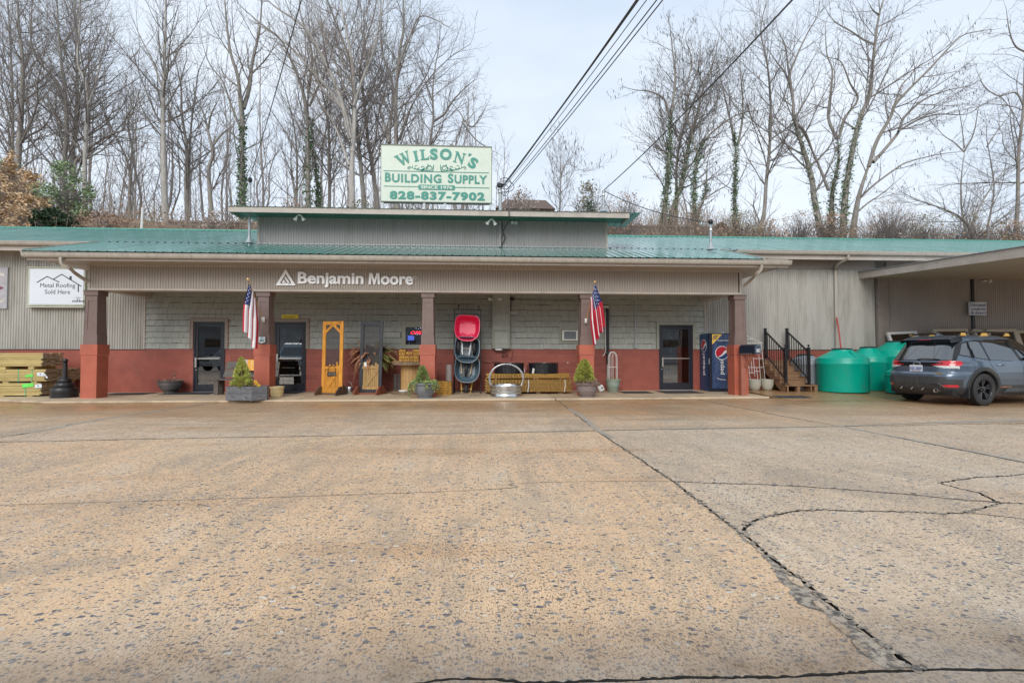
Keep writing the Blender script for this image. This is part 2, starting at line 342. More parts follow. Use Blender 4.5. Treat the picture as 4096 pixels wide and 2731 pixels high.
MB().add([(-400, -300, -.06), (400, -300, -.06), (400, 300, -.06), (-400, 300, -.06)], [(0, 1, 2, 3)]).build('ground', m_asph)['kind'] = 'structure'
MB().add([(-32, -6, -.035), (34, -6, -.035), (34, 16, -.035), (-32, 16, -.035)], [(0, 1, 2, 3)]).build('joint_bed', m_bed)['kind'] = 'structure'
rj = random.Random(5)
def jag(pts, amp, step=.05, coarse=1.):
    out = []
    for i in range(len(pts)-1):
        a = Vector((*pts[i], 0)); b2 = Vector((*pts[i+1], 0)); d = b2-a; L_ = d.length; n = max(1, int(L_/step)); nrm = Vector((-d.y, d.x, 0)).normalized()
        ph = rj.uniform(0, 9)
        for k in range(n):
            t = k/n; e = min(1., t*6, (1-t)*6)
            off = amp*e*(.6*math.sin(ph+t*L_*3*coarse)+.5*math.sin(ph*2+t*L_*8.3*coarse)+rj.uniform(-.35, .35)) if k else 0
            out.append(tuple((a+d*t+nrm*off)[:2]))
    out.append(tuple(pts[-1])); return out
F_, W_ = 1.865, 13.4
A = (1.69, F_); B = (1.78, 3.36); C_ = (1.84, 4.75); D_ = (1.82, 7.93); E_ = (1.98, W_)
pl = dict(
 j1a=jag([A, B], .010, .03), j1b=jag([B, C_], .010, .03), j1c=jag([C_, D_], .008, .04), j1d=jag([D_, E_], .012, .05),
 j2l=jag([(-7.1, 7.35), (-4.5, 7.55), (-1.66, 7.7), D_], .02), j2l0=jag([(-30, 6.2), (-12, 7.1), (-7.1, 7.35)], .03),
 j2r=jag([D_, (4.5, 8.08), (6.12, 8.15)], .02), j2rr=jag([(6.12, 8.15), (12, 8.5), (32, 9)], .03),
 j3=jag([(-30, 3.4), (-3, 4.35), (-.5, 4.5), (.4, 4.7), C_], .008), k3=jag([C_, (2.95, 4.5), (3.68, 4.22), (4.32, 3.9)], .022, .03),
 c1=jag([B, (2.05, 3.62), (2.44, 3.79), (2.71, 3.82), (3.1, 3.76), (3.6, 3.67), (3.75, 3.68), (4.32, 3.9)], .02, .025), c1e=jag([(4.32, 3.9), (4.9, 3.8), (6.15, 3.5)], .02, .03),
 vc=jag([(4.32, 3.9), (4.42, 4.2), (4.36, 4.5), (4.7, 4.65), (6.15, 4.9)], .03, .03),
 j5a=jag([(6.15, F_), (6.15, 3.5)], .01), j5b=jag([(6.15, 3.5), (6.15, 4.9)], .01), j5c=jag([(6.15, 4.9), (6.12, 8.15)], .012), j5d=jag([(6.12, 8.15), (5.95, 9.5), (5.85, W_)], .02),
 jl=jag([(-7.1, 7.35), (-7.3, 10), (-6.7, W_)], .03), f1=jag([(-30, F_+.05), (-4, F_+.02), (-1.8, F_+.01), (-.32, F_+.015), (-.16, F_+.05), (.02, F_+.045), (.15, F_+.01), (.45, F_+.01), A], .009, .02),
 f2=jag([A, (2.1, F_-.02), (6.15, F_)], .01, .03), f3=jag([(6.15, F_), (32, F_)], .02),
 d2=jag([(3.75, 3.68), (4.25, 3.42), (4.9, 3.1), (6.15, 2.75)], .012, .03),
)
def face(name, segs, tint, gap=.014):
    pts = []
    for s in segs:
        if isinstance(s, tuple): pts.append(s); continue
        p = pl[s.lstrip('-')]; p = p[::-1] if s[0] == '-' else p
        pts += [q for q in p if not pts or (abs(q[0]-pts[-1][0])+abs(q[1]-pts[-1][1])) > 1e-6]
    if abs(pts[0][0]-pts[-1][0])+abs(pts[0][1]-pts[-1][1]) < 1e-6: pts.pop()
    ar = sum(pts[i-1][0]*pts[i][1]-pts[i][0]*pts[i-1][1] for i in range(len(pts)))
    if ar < 0: pts = pts[::-1]
    n = len(pts); out = []
    for i in range(n):
        a = Vector(pts[i-1]); b2 = Vector(pts[i]); c = Vector(pts[(i+1) % n])
        nr = Vector((-(c-a).y, (c-a).x)).normalized(); g = gap*rj.uniform(.5, 1.4); out.append((b2.x+nr.x*g, b2.y+nr.y*g))
    bm = bmesh.new(); vs = [bm.verts.new((x, y, 0)) for x, y in out]; f = bm.faces.new(vs)
    r = bmesh.ops.extrude_face_region(bm, geom=[f]); 
    for v in [g for g in r['geom'] if isinstance(g, bmesh.types.BMVert)]: v.co.z = -.05
    bmesh.ops.recalc_face_normals(bm, faces=bm.faces)
    for q in bm.faces: q.material_index = 0 if abs(q.normal.z) > .5 else 1
    bmesh.ops.triangulate(bm, faces=[q for q in bm.faces if len(q.verts) > 4])
    me = D.meshes.new(name); bm.to_mesh(me); bm.free(); o = link(name, me, m_conc, lot); me.materials.append(m_bed); o.color = (*tint, 1); return o
lot = D.objects.new('parking_lot', None); COL.objects.link(lot); lot['kind'] = 'structure'
T1 = (1.08, .975, .85); T2 = (1.0, 1.02, 1.04)
face('slab', ['j2l0', 'j2l', '-j1c', '-j1b', '-j1a', '-f1', (-30, F_+.05)], T1)
face('slab', ['jl', (-30, W_), (-30, 6.2), 'j2l0'], (.92, .85, .76), .02)
face('slab', ['j2l', 'j1d', (-6.7, W_), '-jl'], (.98, .96, .95), .012)
face('slab', ['j1c', 'j2r', '-j5c', '-vc', '-k3'], (.92, .95, .98))
face('slab', ['j1d', (5.85, W_), '-j5d', '-j2r'], (.95, .90, .84), .010)
face('slab', ['j1b', 'k3', '-c1'], (.97, .99, 1.0), .012)
pl['c1a'] = pl['c1'][:min(range(len(pl['c1'])), key=lambda i: abs(pl['c1'][i][0]-3.75))+1]; pl['c1b'] = pl['c1'][len(pl['c1a'])-1:]; pl['d2'][0] = pl['c1a'][-1]
face('slab', ['j1a', 'c1a', 'd2', (6.15, F_), '-f2'], T2, .013)
face('slab', ['c1b', 'c1e', (6.15, 2.75), '-d2'], (.94, .97, 1.0), .006)
face('slab', ['vc', '-j5b', '-c1e'], (.95, .96, .98), .012)
face('slab', ['j5a', 'j5b', 'j5c', 'j2rr', (32, 1.9), '-f3'], (.93, .95, .97))
face('slab', ['j5d', (32, W_), '-j2rr'], (.90, .88, .85), .02)
face('slab', ['f1', 'f2', 'f3', (32, -5), (-30, -5)], (1.0, .98, .95), .003)
# broken edge beside the long joint: shallow trench with loose chunks
ch = MB()
for (cx_, cy_, a_, b_) in ((1.70, 2.62, .05, .06), (1.655, 2.36, .035, .05), (1.62, 2.18, .045, .055), (1.60, 2.03, .05, .04), (1.735, 3.02, .02, .04)):
    k = rj.randint(6, 8); poly = [(cx_-.01+a_*.6*math.cos(2*math.pi*i/k)*rj.uniform(.7, 1.15), cy_+b_*math.sin(2*math.pi*i/k)*rj.uniform(.75, 1.1)) for i in range(k)]
    ch.prism(poly, .002, .009, 'z')
ch.build('concrete_chunk', m_conc, lot).color = (.95, .97, 1, 1)
sp_ = MB()
pts = jag([(1.735, 3.3), (1.69, 2.85), (1.62, 2.55), (1.58, 2.35), (1.60, 2.2), (1.54, 2.0), (1.57, F_+.02)], .03, .02); ln = [(1.776-.020-.09*(3.35-y)/1.48, y) for x, y in pts]
for i in range(len(pts)-1): sp_.add([(*pts[i], .0016), (*ln[i], .0016), (*ln[i+1], .0016), (*pts[i+1], .0016)], [(0, 1, 2, 3)])
m_spall = M('crumbled_concrete', (.12, .105, .09), .9, var=.6, scale=60, bump=1., bscale=60, dirt=(.44, .37, .29), dfac=.9, dscale=22, dlo=.44, dhi=.56)
sp_.build('spalled_edge', m_spall, lot)
# grey patched joints
m_patch = M('grey_joint_patch', (.36, .325, .27), .5, var=.14, scale=3, bump=.4)
def strip(pts, w, z=.0035, name='patched_joint', mat=m_patch):
    b_ = MB(); p = [tuple(v_[:2]) for v_ in smoothpath([Vector((*q_, 0)) for q_ in pts], 14)]
    for i in range(len(p)-1):
        d = Vector((p[i+1][0]-p[i][0], p[i+1][1]-p[i][1])).normalized(); n_ = Vector((-d.y, d.x))
        w0 = w*(.6+.5*math.sin(i*.7)**2*abs(math.sin(i*.23))); w1 = w*(.6+.5*math.sin((i+1)*.7)**2*abs(math.sin((i+1)*.23)))
        b_.add([(p[i][0]-n_.x*w0, p[i][1]-n_.y*w0, z), (p[i+1][0]-n_.x*w1, p[i+1][1]-n_.y*w1, z), (p[i+1][0]+n_.x*w1, p[i+1][1]+n_.y*w1, z), (p[i][0]+n_.x*w0, p[i][1]+n_.y*w0, z)], [(0, 1, 2, 3)])
    return b_.build(name, mat, lot)
strip([(-30, 6.25), (-12, 7.1), (-8.2, 7.3)], .45); strip([(-8.3, 7.35), (-7.2, 8.1), (-7.25, 10), (-6.9, 12.8)], .07, .0036)
strip([(1.9, 7.2), (1.85, 8.1), (1.95, 9.6), (1.9, 11.2)], .06, .0037); strip([(-1.5, 7.72), (.2, 7.83), (1.7, 7.95)], .035, .0038); strip([(-30, 3.4), (-3, 4.35), (.4, 4.75), (1.8, 4.74)], .006, .0035, 'hair_joint', M('hair_joint', (.22, .17, .12), .8)); strip([(2, 7.98), (4.5, 8.12), (6.1, 8.2), (9, 8.6), (14, 8.9)], .045, .0039)
strip([(6.1, 8.3), (6.15, 7.2), (6.2, 6.0), (6.2, 5)], .05, .0041); strip([(8, 8.5), (10.2, 8.7)], .12, .0042)
m_jf = M('tarred_joint', (.085, .072, .058), .8, var=.4, scale=9)
for q_ in ('j2l', 'j2r', 'j1d', 'j1c'):
    b_ = MB(); p = pl[q_]
    for i in range(len(p)-1):
        d = Vector((p[i+1][0]-p[i][0], p[i+1][1]-p[i][1])).normalized(); w0, w1 = [(.022 if q_[1] == '2' else .012)*(.45+.8*math.sin(k*.31)**2*abs(math.cos(k*.083))) for k in (i, i+1)]
        b_.add([(p[i][0]+d.y*w0, p[i][1]-d.x*w0, .0022), (p[i+1][0]+d.y*w1, p[i+1][1]-d.x*w1, .0022), (p[i+1][0]-d.y*w1, p[i+1][1]+d.x*w1, .0022), (p[i][0]-d.y*w0, p[i][1]+d.x*w0, .0022)], [(0, 1, 2, 3)])
    b_.build('joint_filler', m_jf, lot)
cb = MB()
for q_, n_, sp2_ in (('j1a', 70, .035), ('j1b', 70, .03), ('j1c', 80, .035), ('c1', 90, .035), ('c1e', 30, .03), ('k3', 50, .03), ('vc', 30, .03), ('f2', 0, .04)):
    for k in range(n_):
        a = rj.choice(pl[q_]); 
        if abs(a[0]) > 6: continue
        x, y = a[0]+rj.gauss(0, sp2_*.4), a[1]+rj.gauss(0, sp2_*.4); r_ = rj.uniform(.006, .026); m_ = rj.randint(5, 8); cb.add([(x+r_*math.cos(6.283*i/m_)*rj.uniform(.6, 1.2), y+r_*math.sin(6.283*i/m_)*rj.uniform(.6, 1.2), .0028+.0001*(k % 9)) for i in range(m_)], [tuple(range(m_))])
cb.build('crack_crumbs', m_spall, lot)['kind'] = 'stuff'
# raised walk under the porch and apron on the right
wk = MB(); wk.prism([(-10.95, 12.98), (1.9, 13.08), (1.93, 15.95), (-13.4, 15.95), (-13.4, 13.9)], .0, .06, 'z'); wkl = wk.build('front_walk', m_walk, bevel=.02); wkl['kind'] = 'structure'
wk = MB(); wk.prism([(1.925, 13.08), (7.9, 13.28), (8.1, 15.95), (1.955, 15.95)], .0, .06, 'z'); wkl = wk.build('front_walk', m_walk, bevel=.02); wkl['kind'] = 'structure'
ap = MB(); xs = [8.11, 34]; prof = [(12.6, .004), (13.3, .03), (14.0, .075), (14.5, .09), (15.95, .10)]
for i in range(4):
    y0, z0 = prof[i]; y1, z1 = prof[i+1]; ap.add([(8.11, y0, z0), (34, y0, z0), (34, y1, z1), (8.11, y1, z1), (8.11, y0, -.02), (8.11, y1, -.02)], [(0, 1, 2, 3), (0, 3, 5, 4)])
o = ap.build('apron_pavement', m_conc); o['kind'] = 'structure'; o.color = (.9, .86, .8, 1)
ap = MB(); ap.prism([(-32, 13.35), (-11.0, 13.35), (-11.0, 13.9), (-13.45, 13.9), (-13.45, 15.95), (-32, 15.95)], -.03, .004, 'z'); o = ap.build('side_pavement', m_conc); o['kind'] = 'structure'; o.color = (.85, .8, .72, 1)
# ---------------------------------------------------------------- the store building
YW, YP = 15.95, 13.85
bld = thing('store_building', 'long low building supply store with green metal roof, porch and raised front wall', 'store', (0, YW, 0))
bo = (0, YW, 0)
def sub(b_, name, mats, parent=None, **k): return b_.build(name, mats, parent or bld, off=bo, **k)
# openings: x0,x1,z0,z1
def wx(px): return aty(px, 1417, YW).x
DO = [(wx(774.6), wx(900), .06, 2.25), (wx(1099), wx(1224), .06, 2.25), (wx(2636), wx(2770.6), .06, 2.20)]
WI = (wx(1622), wx(1727), 1.54, 2.10); AC = (wx(2246), wx(2308), 1.68, 2.02)
WZ = 1.41
# core wall behind finishes, with real openings for doors and window
core = MB()
def wallrun(b_, x0, x1, z0, z1, y0, y1, ops):
    xs = sorted({x0, x1, *[v for o in ops for v in o[:2] if x0 < v < x1]}); zs = sorted({z0, z1, *[v for o in ops for v in o[2:] if z0 < v < z1]})
    for i in range(len(xs)-1):
        for j in range(len(zs)-1):
            xm, zm = (xs[i]+xs[i+1])/2, (zs[j]+zs[j+1])/2
            if any(o[0] < xm < o[1] and o[2] < zm < o[3] for o in ops): continue
            b_.box(xs[i], y0, zs[j], xs[i+1], y1, zs[j+1])
ALL = DO+[WI, AC]
wallrun(core, -24, 34, 0, 4.42, YW+.03, YW+.2, ALL)
sub(core, 'core_wall', M('core_wall', (.2, .19, .17), .8))
# smooth red wainscot left and right, blocks between
for xa_, xb_ in ((-24, wx(845)), (wx(2490), 34)): ww = MB(); wallrun(ww, xa_, xb_, -.02, WZ, YW, YW+.03, DO); sub(ww, 'stucco_wainscot', m_red)
bw = sub(MB().box(wx(845)+.01, YW+.014, -.02, wx(2490)-.01, YW+.029, WZ-.004), 'block_wainscot', M('mortar_paint', (.46, .19, .155), .7, bump=.5))
bw.data.materials[0]
# cut of doors through the mortar sheet is made by building it in runs
bpy.data.objects.remove(bw)
bwm = MB(); wallrun(bwm, wx(845), wx(2490), -.02, WZ-.004, YW+.010, YW+.029, DO); bw = sub(bwm, 'block_wainscot', D.materials['mortar_paint'])
bh = .2005; blk = MB().box(.002, 0, .006, .403, .03, bh-.006).build('block', m_red, bw, bevel=.004, seg=1)
first = True
for r_ in range(7):
    x = wx(845)-.2*(r_ % 2)
    while x < wx(2490):
        a, b_ = max(x, wx(845)), min(x+.405, wx(2490)); z0 = .06+r_*bh-.055
        for (d0, d1, e0, e1) in DO:
            if e1 > z0:
                if a < d0 < b_: b_ = d0 if b_-d0 < d0-a or b_ < d1 else b_
                if a < d1 < b_ and a >= d0: a = d1
                if a >= d0 and b_ <= d1: a = b_
        if b_-a > .03:
            if first: o = blk; first = False
            else: o = D.objects.new('block', blk.data); COL.objects.link(o); o.parent = bw; m_ = o.modifiers.new('bevel', 'BEVEL'); m_.width = .004; m_.segments = 1; m_.limit_method = 'ANGLE'
            o.location = (a, YW+.003+random.uniform(-.0012, .0012)-bo[1], z0); o.scale = ((b_-a)/.405, 1, 1)
        x += .405
# corrugated siding, left and right
def corr(name, x0, x1, z0, z1, y, pitch, amp, mat, ops=(), shape='sine', parent=None):
    b_ = MB(); n = int((x1-x0)/pitch)
    prof = [(0, 0), (.12, .12), (.30, .88), (.5, 1), (.70, .88), (.88, .12)] if shape == 'sine' else [(0, 0), (.80, 0), (.84, 1), (.96, 1), (1., 0)]
    pts = []
    for i in range(n):
        for (a, h) in prof:
            if not pts or x0+(i+a)*pitch > pts[-1][0]+1e-5: pts.append((x0+(i+a)*pitch, y-amp*h))
    pts.append((x1, y))
    for i in range(len(pts)-1): b_.add([(pts[i][0], pts[i][1], z0), (pts[i+1][0], pts[i+1][1], z0), (pts[i+1][0], pts[i+1][1], z1), (pts[i][0], pts[i][1], z1)], [(0, 1, 2, 3)])
    o = sub(b_, name, mat, parent, fix=False); return o
XL, XR = wx(581), wx(2818)
def panels(x0, x1, mat, z1=4.4, w=.915, zj=0):
    x = x0
    while x < x1-.05:
        corr('siding_panel', x, min(x+w, x1), WZ-.02+zj, z1, YW-.004-(.002 if int((x-x0)/w+.5) % 2 else 0), .0762, .024, mat); x += w
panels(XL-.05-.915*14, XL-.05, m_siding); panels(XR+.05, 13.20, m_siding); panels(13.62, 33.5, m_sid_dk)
# drip edge under the siding
sub(MB().box(-24, YW-.02, WZ-.035, XL, YW, WZ-.018).box(XR, YW-.02, WZ-.035, 24, YW, WZ-.018), 'base_flashing', m_groove)
# corner trims beside the shingles and canopy post
sub(MB().box(XL-.06, YW-.035, WZ-.02, XL, YW+.01, 3.3), 'corner_trim', m_trim, bevel=.004); sub(MB().box(XR, YW-.035, WZ-.02, XR+.05, YW+.01, 3.3), 'corner_trim', m_trim, bevel=.004)
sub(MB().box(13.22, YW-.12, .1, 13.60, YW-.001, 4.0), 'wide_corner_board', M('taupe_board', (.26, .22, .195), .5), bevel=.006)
sub(MB().box(wx(3885), YW-.07, 1.3, wx(3895), YW-.019, 3.85), 'black_post', m_iron)
# shingles
shp = MB(); wallrun(shp, XL, XR, WZ-.01, 3.2, YW+.019, YW+.029, ALL); shp = sub(shp, 'shingle_siding', m_groove)  # dark backing sheet, coloured as the shadow lines between shingles
rw = .181; cand = []
cx0, cx1 = wx(1971.6), wx(2036)
ops2 = [(d[0]-.09, d[1]+.09, 0, d[3]+.10) for d in DO[:2]]+[(DO[2][0]-.10, DO[2][1]+.09, 0, DO[2][3]+.11)]+[(wx(1606), wx(1740.5), 1.47, 2.22), (wx(2235.5), wx(2312), 1.60, 2.10), (cx0, cx1, 1.38, 3.2)]
rs = random.Random(11)
for r_ in range(11):
    z0 = WZ-.008+r_*rw; x = XL-rs.uniform(0, .12)
    while x < XR:
        w = rs.choice([.14, .17, .2, .23, .26, .3]); a, b_ = max(x, XL), min(x+w-.0045, XR); x += w
        bad = False
        for (o0, o1, p0, p1) in ops2:
            if p0-.05 < z0+rw*.5 < p1:
                if a >= o0-.02 and b_ <= o1+.02: bad = True
                elif a < o0 < b_: b_ = o0
                elif a < o1 < b_: a = o1
        if bad or b_-a < .03: continue
        cand.append((a, b_, z0+rs.uniform(-.006, .006), r_))
def shv(a, b_, z0, j=0.): # a tapered shake, butt proud of the wall
    zt = z0+rw-.007
    return [(a, YW-.024-j, z0), (b_, YW-.024-j, z0), (b_, YW+.018, z0), (a, YW+.018, z0), (a, YW+.004-j*.3, zt), (b_, YW+.004-j*.3, zt), (b_, YW+.018, zt), (a, YW+.018, zt)]
BF = [(0, 3, 2, 1), (4, 5, 6, 7), (0, 1, 5, 4), (1, 2, 6, 5), (2, 3, 7, 6), (3, 0, 4, 7)]
def prio(c):
    a, b_, z0, r_ = c; edge = min(abs(a-XL), abs(b_-XR)); return (0 if edge < 1.55 else 1, r_)
cand.sort(key=prio)
unit = {}
for c in cand[:290]:
    a, b_, z0, r_ = c; b2 = MB(); b2.add([(x, y, z) for x, y, z in shv(a, b_, z0, rs.uniform(0, .006))], BF); k = round((b_-a), 2)
    b2.build('shingle', m_shingle, shp, off=((a+b_)/2, YW, z0), loc=((a+b_)/2, 0, z0))
mg = MB()
for a, b_, z0, r_ in cand[290:]: mg.add(shv(a, b_, z0, rs.uniform(0, .006)), BF)
o = sub(mg, 'shingle_course', m_shingle); o['kind'] = 'stuff'
# chase box on the wall with its lower frame
ch = MB().box(cx0, YW-.16, 1.40, cx1, YW+.01, 3.2); chase = sub(ch, 'wall_chase', m_shingle)
for x in (cx0, cx1): sub(MB().box(x-.022, YW-.185, 1.42, x+.022, YW-.145, 3.2), 'corner_board', m_sage, chase, bevel=.003)
for r_ in range(10):
    z0 = WZ+r_*rw; sub(MB().add([(cx0+.02, YW-.176, z0), (cx1-.02, YW-.176, z0), (cx1-.02, YW-.16, z0+rw), (cx0+.02, YW-.16, z0+rw), (cx0+.02, YW-.159, z0), (cx1-.02, YW-.159, z0)], [(0, 1, 2, 3), (0, 4, 5, 1), (0, 3, 4), (1, 5, 2)]), 'shingle_row', m_shingle, chase)
fr = MB(); x0, x1, z0, z1 = cx0+.01, cx1-.005, 1.42, 2.02
fr.box(x0, YW-.205, z1-.035, x1, YW-.18, z1).box(x0, YW-.205, z0, x1, YW-.18, z0+.03).box(x0, YW-.204, z0, x0+.035, YW-.18, z1).box(x1-.035, YW-.204, z0, x1, YW-.18, z1)
sub(fr, 'access_door_frame', m_sage, chase, bevel=.003)
# doors
def door(op, trimmat, edge, hinge_right, kind):
    x0, x1, z0, z1 = op; d = thing('_', 'x', 'x'); D.objects.remove(d)
    cas = MB(); t = .09
    cas.box(x0-t, YW-.045, z1, x1+t, YW+.01, z1+t+.01).box(x0-t, YW-.044, WZ-.01, x0-.002, YW+.01, z1).box(x1+.002, YW-.044, WZ-.01, x1+t, YW+.01, z1)
    c = sub(cas, 'door_casing', trimmat, bevel=.004)
    if edge:
        e = MB(); e.box(x0-t-.012, YW-.05, WZ-.01, x0-t-.002, YW, z1+t).box(x1+t+.002, YW-.05, WZ-.01, x1+t+.014, YW, z1+t).box(x0-t-.012, YW-.05, z1+t+.012, x1+t+.014, YW, z1+t+.024)
        e.box(x0-.02, YW-.049, WZ-.01, x0-.008, YW-.046, z1); sub(e, 'casing_edge', m_trimpink, c)
    f = MB(); y0, y1 = YW-.02, YW+.06
    f.box(x0, y0, z0, x0+.055, y1, z1).box(x1-.055, y0, z0, x1, y1, z1).box(x0+.055, y0, z1-.06, x1-.055, y1, z1).box(x0+.055, y0+.005, z0, x1-.055, y1, z0+.015)
    fo = sub(f, 'door_frame', m_black, bevel=.004)
    a, b_ = x0+.060, x1-.060; s = .075; zt = z1-.065; zb = z0+.02; zr = z0+.24
    l = MB(); l.box(a, y0+.01, zb, a+s, y1-.02, zt).box(b_-s, y0+.01, zb, b_, y1-.02, zt).box(a+s, y0+.012, zt-.085, b_-s, y1-.02, zt).box(a+s, y0+.012, zb, b_-s, y1-.02, zr)
    lo = sub(l, 'door_leaf', m_black, bevel=.004)
    sub(MB().box(a+s, y0+.030, zr, b_-s, y0+.036, zt-.085), 'door_glass', m_glass, lo)
    h = MB(); hz = z0+1.02
    h.box(a+s, y0-.03, hz, b_-s+.02, y0-.015, hz+.035); h.box(b_-s-.0, y0-.03, hz, b_-s+.02, y0+.02, hz+.035)
    sub(h, 'push_bar', m_steel, lo, bevel=.004)
    xh = a+.012; sub(MB().box(xh, y0-.055, hz-.26 if kind != 1 else hz-.22, xh+.055, y0-.04, hz+.05 if kind != 1 else hz+.16).box(xh+.01, y0-.045, hz-.05, xh+.03, y0+.012, hz), 'pull_handle', m_steel, lo, bevel=.006)
    k = MB(); k.T = Matrix.Translation((a+.028, y0+.008, hz-.33)) @ Matrix.Rotation(R(90), 4, 'X'); k.lathe([(.018, 0), (.018, .012)], n=12); sub(k, 'lock', m_steel, lo)
    sub(MB().box(x0-.01, YW-.10, z0, x1+.01, YW+.02, z0+.012), 'threshold', m_galvgrey, fo)
door(DO[0], m_trimdoor, True, False, 0); door(DO[1], m_trimdoor, True, False, 1); door(DO[2], m_sage, False, False, 2)
# interior seen through the glass
ii = MB(); ii.box(-13, YW+4.5, 0, 9, YW+4.6, 3.2).box(-13, YW+.2, -.02, 9, YW+4.6, .05).box(-13, YW+.2, 3.0, 9, YW+4.6, 3.1)
sub(ii, 'interior_room', M('shop_interior', (.07, .06, .055), .8, var=.5, scale=2))
sh = MB(); rs2 = random.Random(3)
for x in (-9.6, -8.9, -6.6, -5.9, -2.8, 5.4, 6.1, 6.8):
    for z in (.35, .8, 1.25, 1.7): sh.box(x-.4, YW+1.6+rs2.uniform(0, .8), z, x+.35, YW+2.6, z+.04)
sub(sh, 'store_shelf', M('shelf', (.25, .25, .27), .6))['kind'] = 'stuff'
goods = MB(); gm = [M('goods_%s' % n, c, .5) for n, c in (('blue', (.03, .08, .30)), ('red', (.30, .03, .03)), ('white', (.45, .45, .45)), ('green', (.03, .15, .06)))]
for x in (-9.6, -8.9, -6.6, -5.9, -2.8, 5.4, 6.1, 6.8):
    for z in (.39, .84, 1.29, 1.74):
        u = x-.38
        while u < x+.3: goods.cur = rs2.randint(0, 3); w = rs2.uniform(.06, .16); goods.box(u, YW+1.75+rs2.uniform(0, .5), z, u+w, YW+2.5, z+rs2.uniform(.12, .32)); u += w+.01
o = sub(goods, 'shelf_goods', gm); o['kind'] = 'stuff'
# window with casing
x0, x1, z0, z1 = WI; cs = MB(); cs.box(wx(1606), YW-.03, 1.415, x0, YW+.02, 2.30).box(x1, YW-.03, 1.415, wx(1740.5), YW+.02, 2.30).box(x0, YW-.031, z1, x1, YW+.02, 2.30).box(x0, YW-.031, 1.415, x1, YW+.02, z0)
wc = sub(cs, 'window', m_sage, bevel=.003)
op_ = thing('neon_open_sign', 'black sign with red lit word OPEN behind the small window', 'sign', (x0+.4, YW+.06, 1.9)); oo = tuple(op_.location)
def nx(px, py): q = aty(px, py, YW+.05); return q.x, q.z
a0, b0 = nx(1646, 1341); a1, b1 = nx(1713, 1309); MB().box(a0, YW+.055, b0, a1, YW+.075, b1).build('panel', m_ink, op_, off=oo)
m_neon = M('red_neon', (1., .02, .05), .4, emit=5.); m_dot = M('white_led', (.7, .75, 1.), .4, emit=4.)
tx_ = text_fit('lettering', 'OPEN', nx(1650, 0)[0], nx(1709, 0)[0], nx(0, 1333)[1], nx(0, 1320)[1], YW+.054, m_neon, op_, .004, oo, -.004, .25)
for px, py in ((1663, 1314), (1673, 1316), (1681, 1313), (1686, 1314), (1692, 1314), (1663, 1337), (1669, 1338), (1678, 1337), (1690, 1338)): u_, v_ = nx(px, py); MB().box(u_, YW+.050, v_, u_+.012, YW+.054, v_+.012).build('light_dot', m_dot, op_, off=oo)
mo_ = thing('monitor', 'small lit blue screen inside the window below the OPEN sign', 'screen', (x0+.2, YW+.3, 1.5)); oo = tuple(mo_.location); q0, q1 = aty(1631, 1361, YW+.3), aty(1656, 1342, YW+.3)
MB().box(q0.x-.02, YW+.31, q0.z-.02, q1.x+.02, YW+.36, q1.z+.02).box(q0.x+.05, YW+.31, q0.z-.5, q1.x-.05, YW+.35, q0.z).build('housing', m_ink, mo_, off=oo); MB().box(q0.x, YW+.30, q0.z, q1.x, YW+.309, q1.z).build('screen', M('blue_screen', (.10, .16, .75), .4, emit=1.2, var=.4, scale=9), mo_, off=oo)
pr_ = thing('counter_box', 'small white box inside the window at lower left', 'box', (x0+.05, YW+.25, 1.5)); oo = tuple(pr_.location); q0, q1 = aty(1626, 1378, YW+.25), aty(1641, 1365, YW+.25); MB().box(q0.x, YW+.25, q0.z, q1.x, YW+.4, q1.z).build('box', m_white, pr_, off=oo, bevel=.005); MB().box(q0.x+.02, YW+.245, q0.z+.03, q1.x-.03, YW+.249, q1.z-.03).build('slot', m_ink, pr_, off=oo)
wf = MB(); wf.box(x0, YW-.012, z0, x0+.02, YW+.03, z1).box(x1-.02, YW-.012, z0, x1, YW+.03, z1).box(x0+.02, YW-.011, z1-.02, x1-.02, YW+.03, z1).box(x0+.02, YW-.011, z0, x1-.02, YW+.03, z0+.02)
sub(wf, 'window_frame', m_black, wc); sub(MB().box(x0+.02, YW+.005, z0+.02, x1-.02, YW+.01, z1-.02), 'window_pane', m_glass, wc)
# AC sleeve casing
cs = MB(); a0, a1 = wx(2235.5), wx(2312); cs.box(a0, YW-.03, 1.585, AC[0], YW+.02, 2.13).box(AC[1], YW-.03, 1.585, a1, YW+.02, 2.13).box(AC[0], YW-.031, AC[3], AC[1], YW+.02, 2.13).box(AC[0], YW-.031, 1.585, AC[1], YW+.02, AC[2])
sub(cs, 'sleeve_casing', m_sage, bevel=.003)

# ---------------------------------------------------------------- porch
BZ0, BZ1 = 2.97, 3.64; BX0, BX1 = -10.62, 7.43
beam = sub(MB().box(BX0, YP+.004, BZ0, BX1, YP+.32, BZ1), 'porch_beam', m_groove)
sl = MB().box(.0, 0, 0, .0655, .012, BZ1-BZ0-.08).build('beam_slat', m_slat, beam, bevel=.0035, seg=1)
n = int((BX1-BX0-.12)/.0725)
for i in range(n):
    o = sl if i == 0 else link('beam_slat', sl.data, None, beam)
    if i: b2 = o.modifiers.new('bevel', 'BEVEL'); b2.width = .0035; b2.segments = 1; b2.limit_method = 'ANGLE'
    o.location = (BX0+.06+i*.0725, YP-.008-bo[1], BZ0+.04)
sub(MB().box(BX0-.005, YP-.012, BZ0-.015, BX1+.005, YP+.33, BZ0+.04), 'beam_sill', m_trim, beam, bevel=.003)
sub(MB().box(BX0, YP-.014, BZ1-.04, BX1, YP+.003, BZ1), 'beam_head', m_trim, beam)
for x in (BX0-.01, BX1-.05): sub(MB().box(x, YP-.016, BZ0-.012, x+.06, YP+.02, BZ1+.001), 'beam_corner', m_trim, beam, bevel=.003)
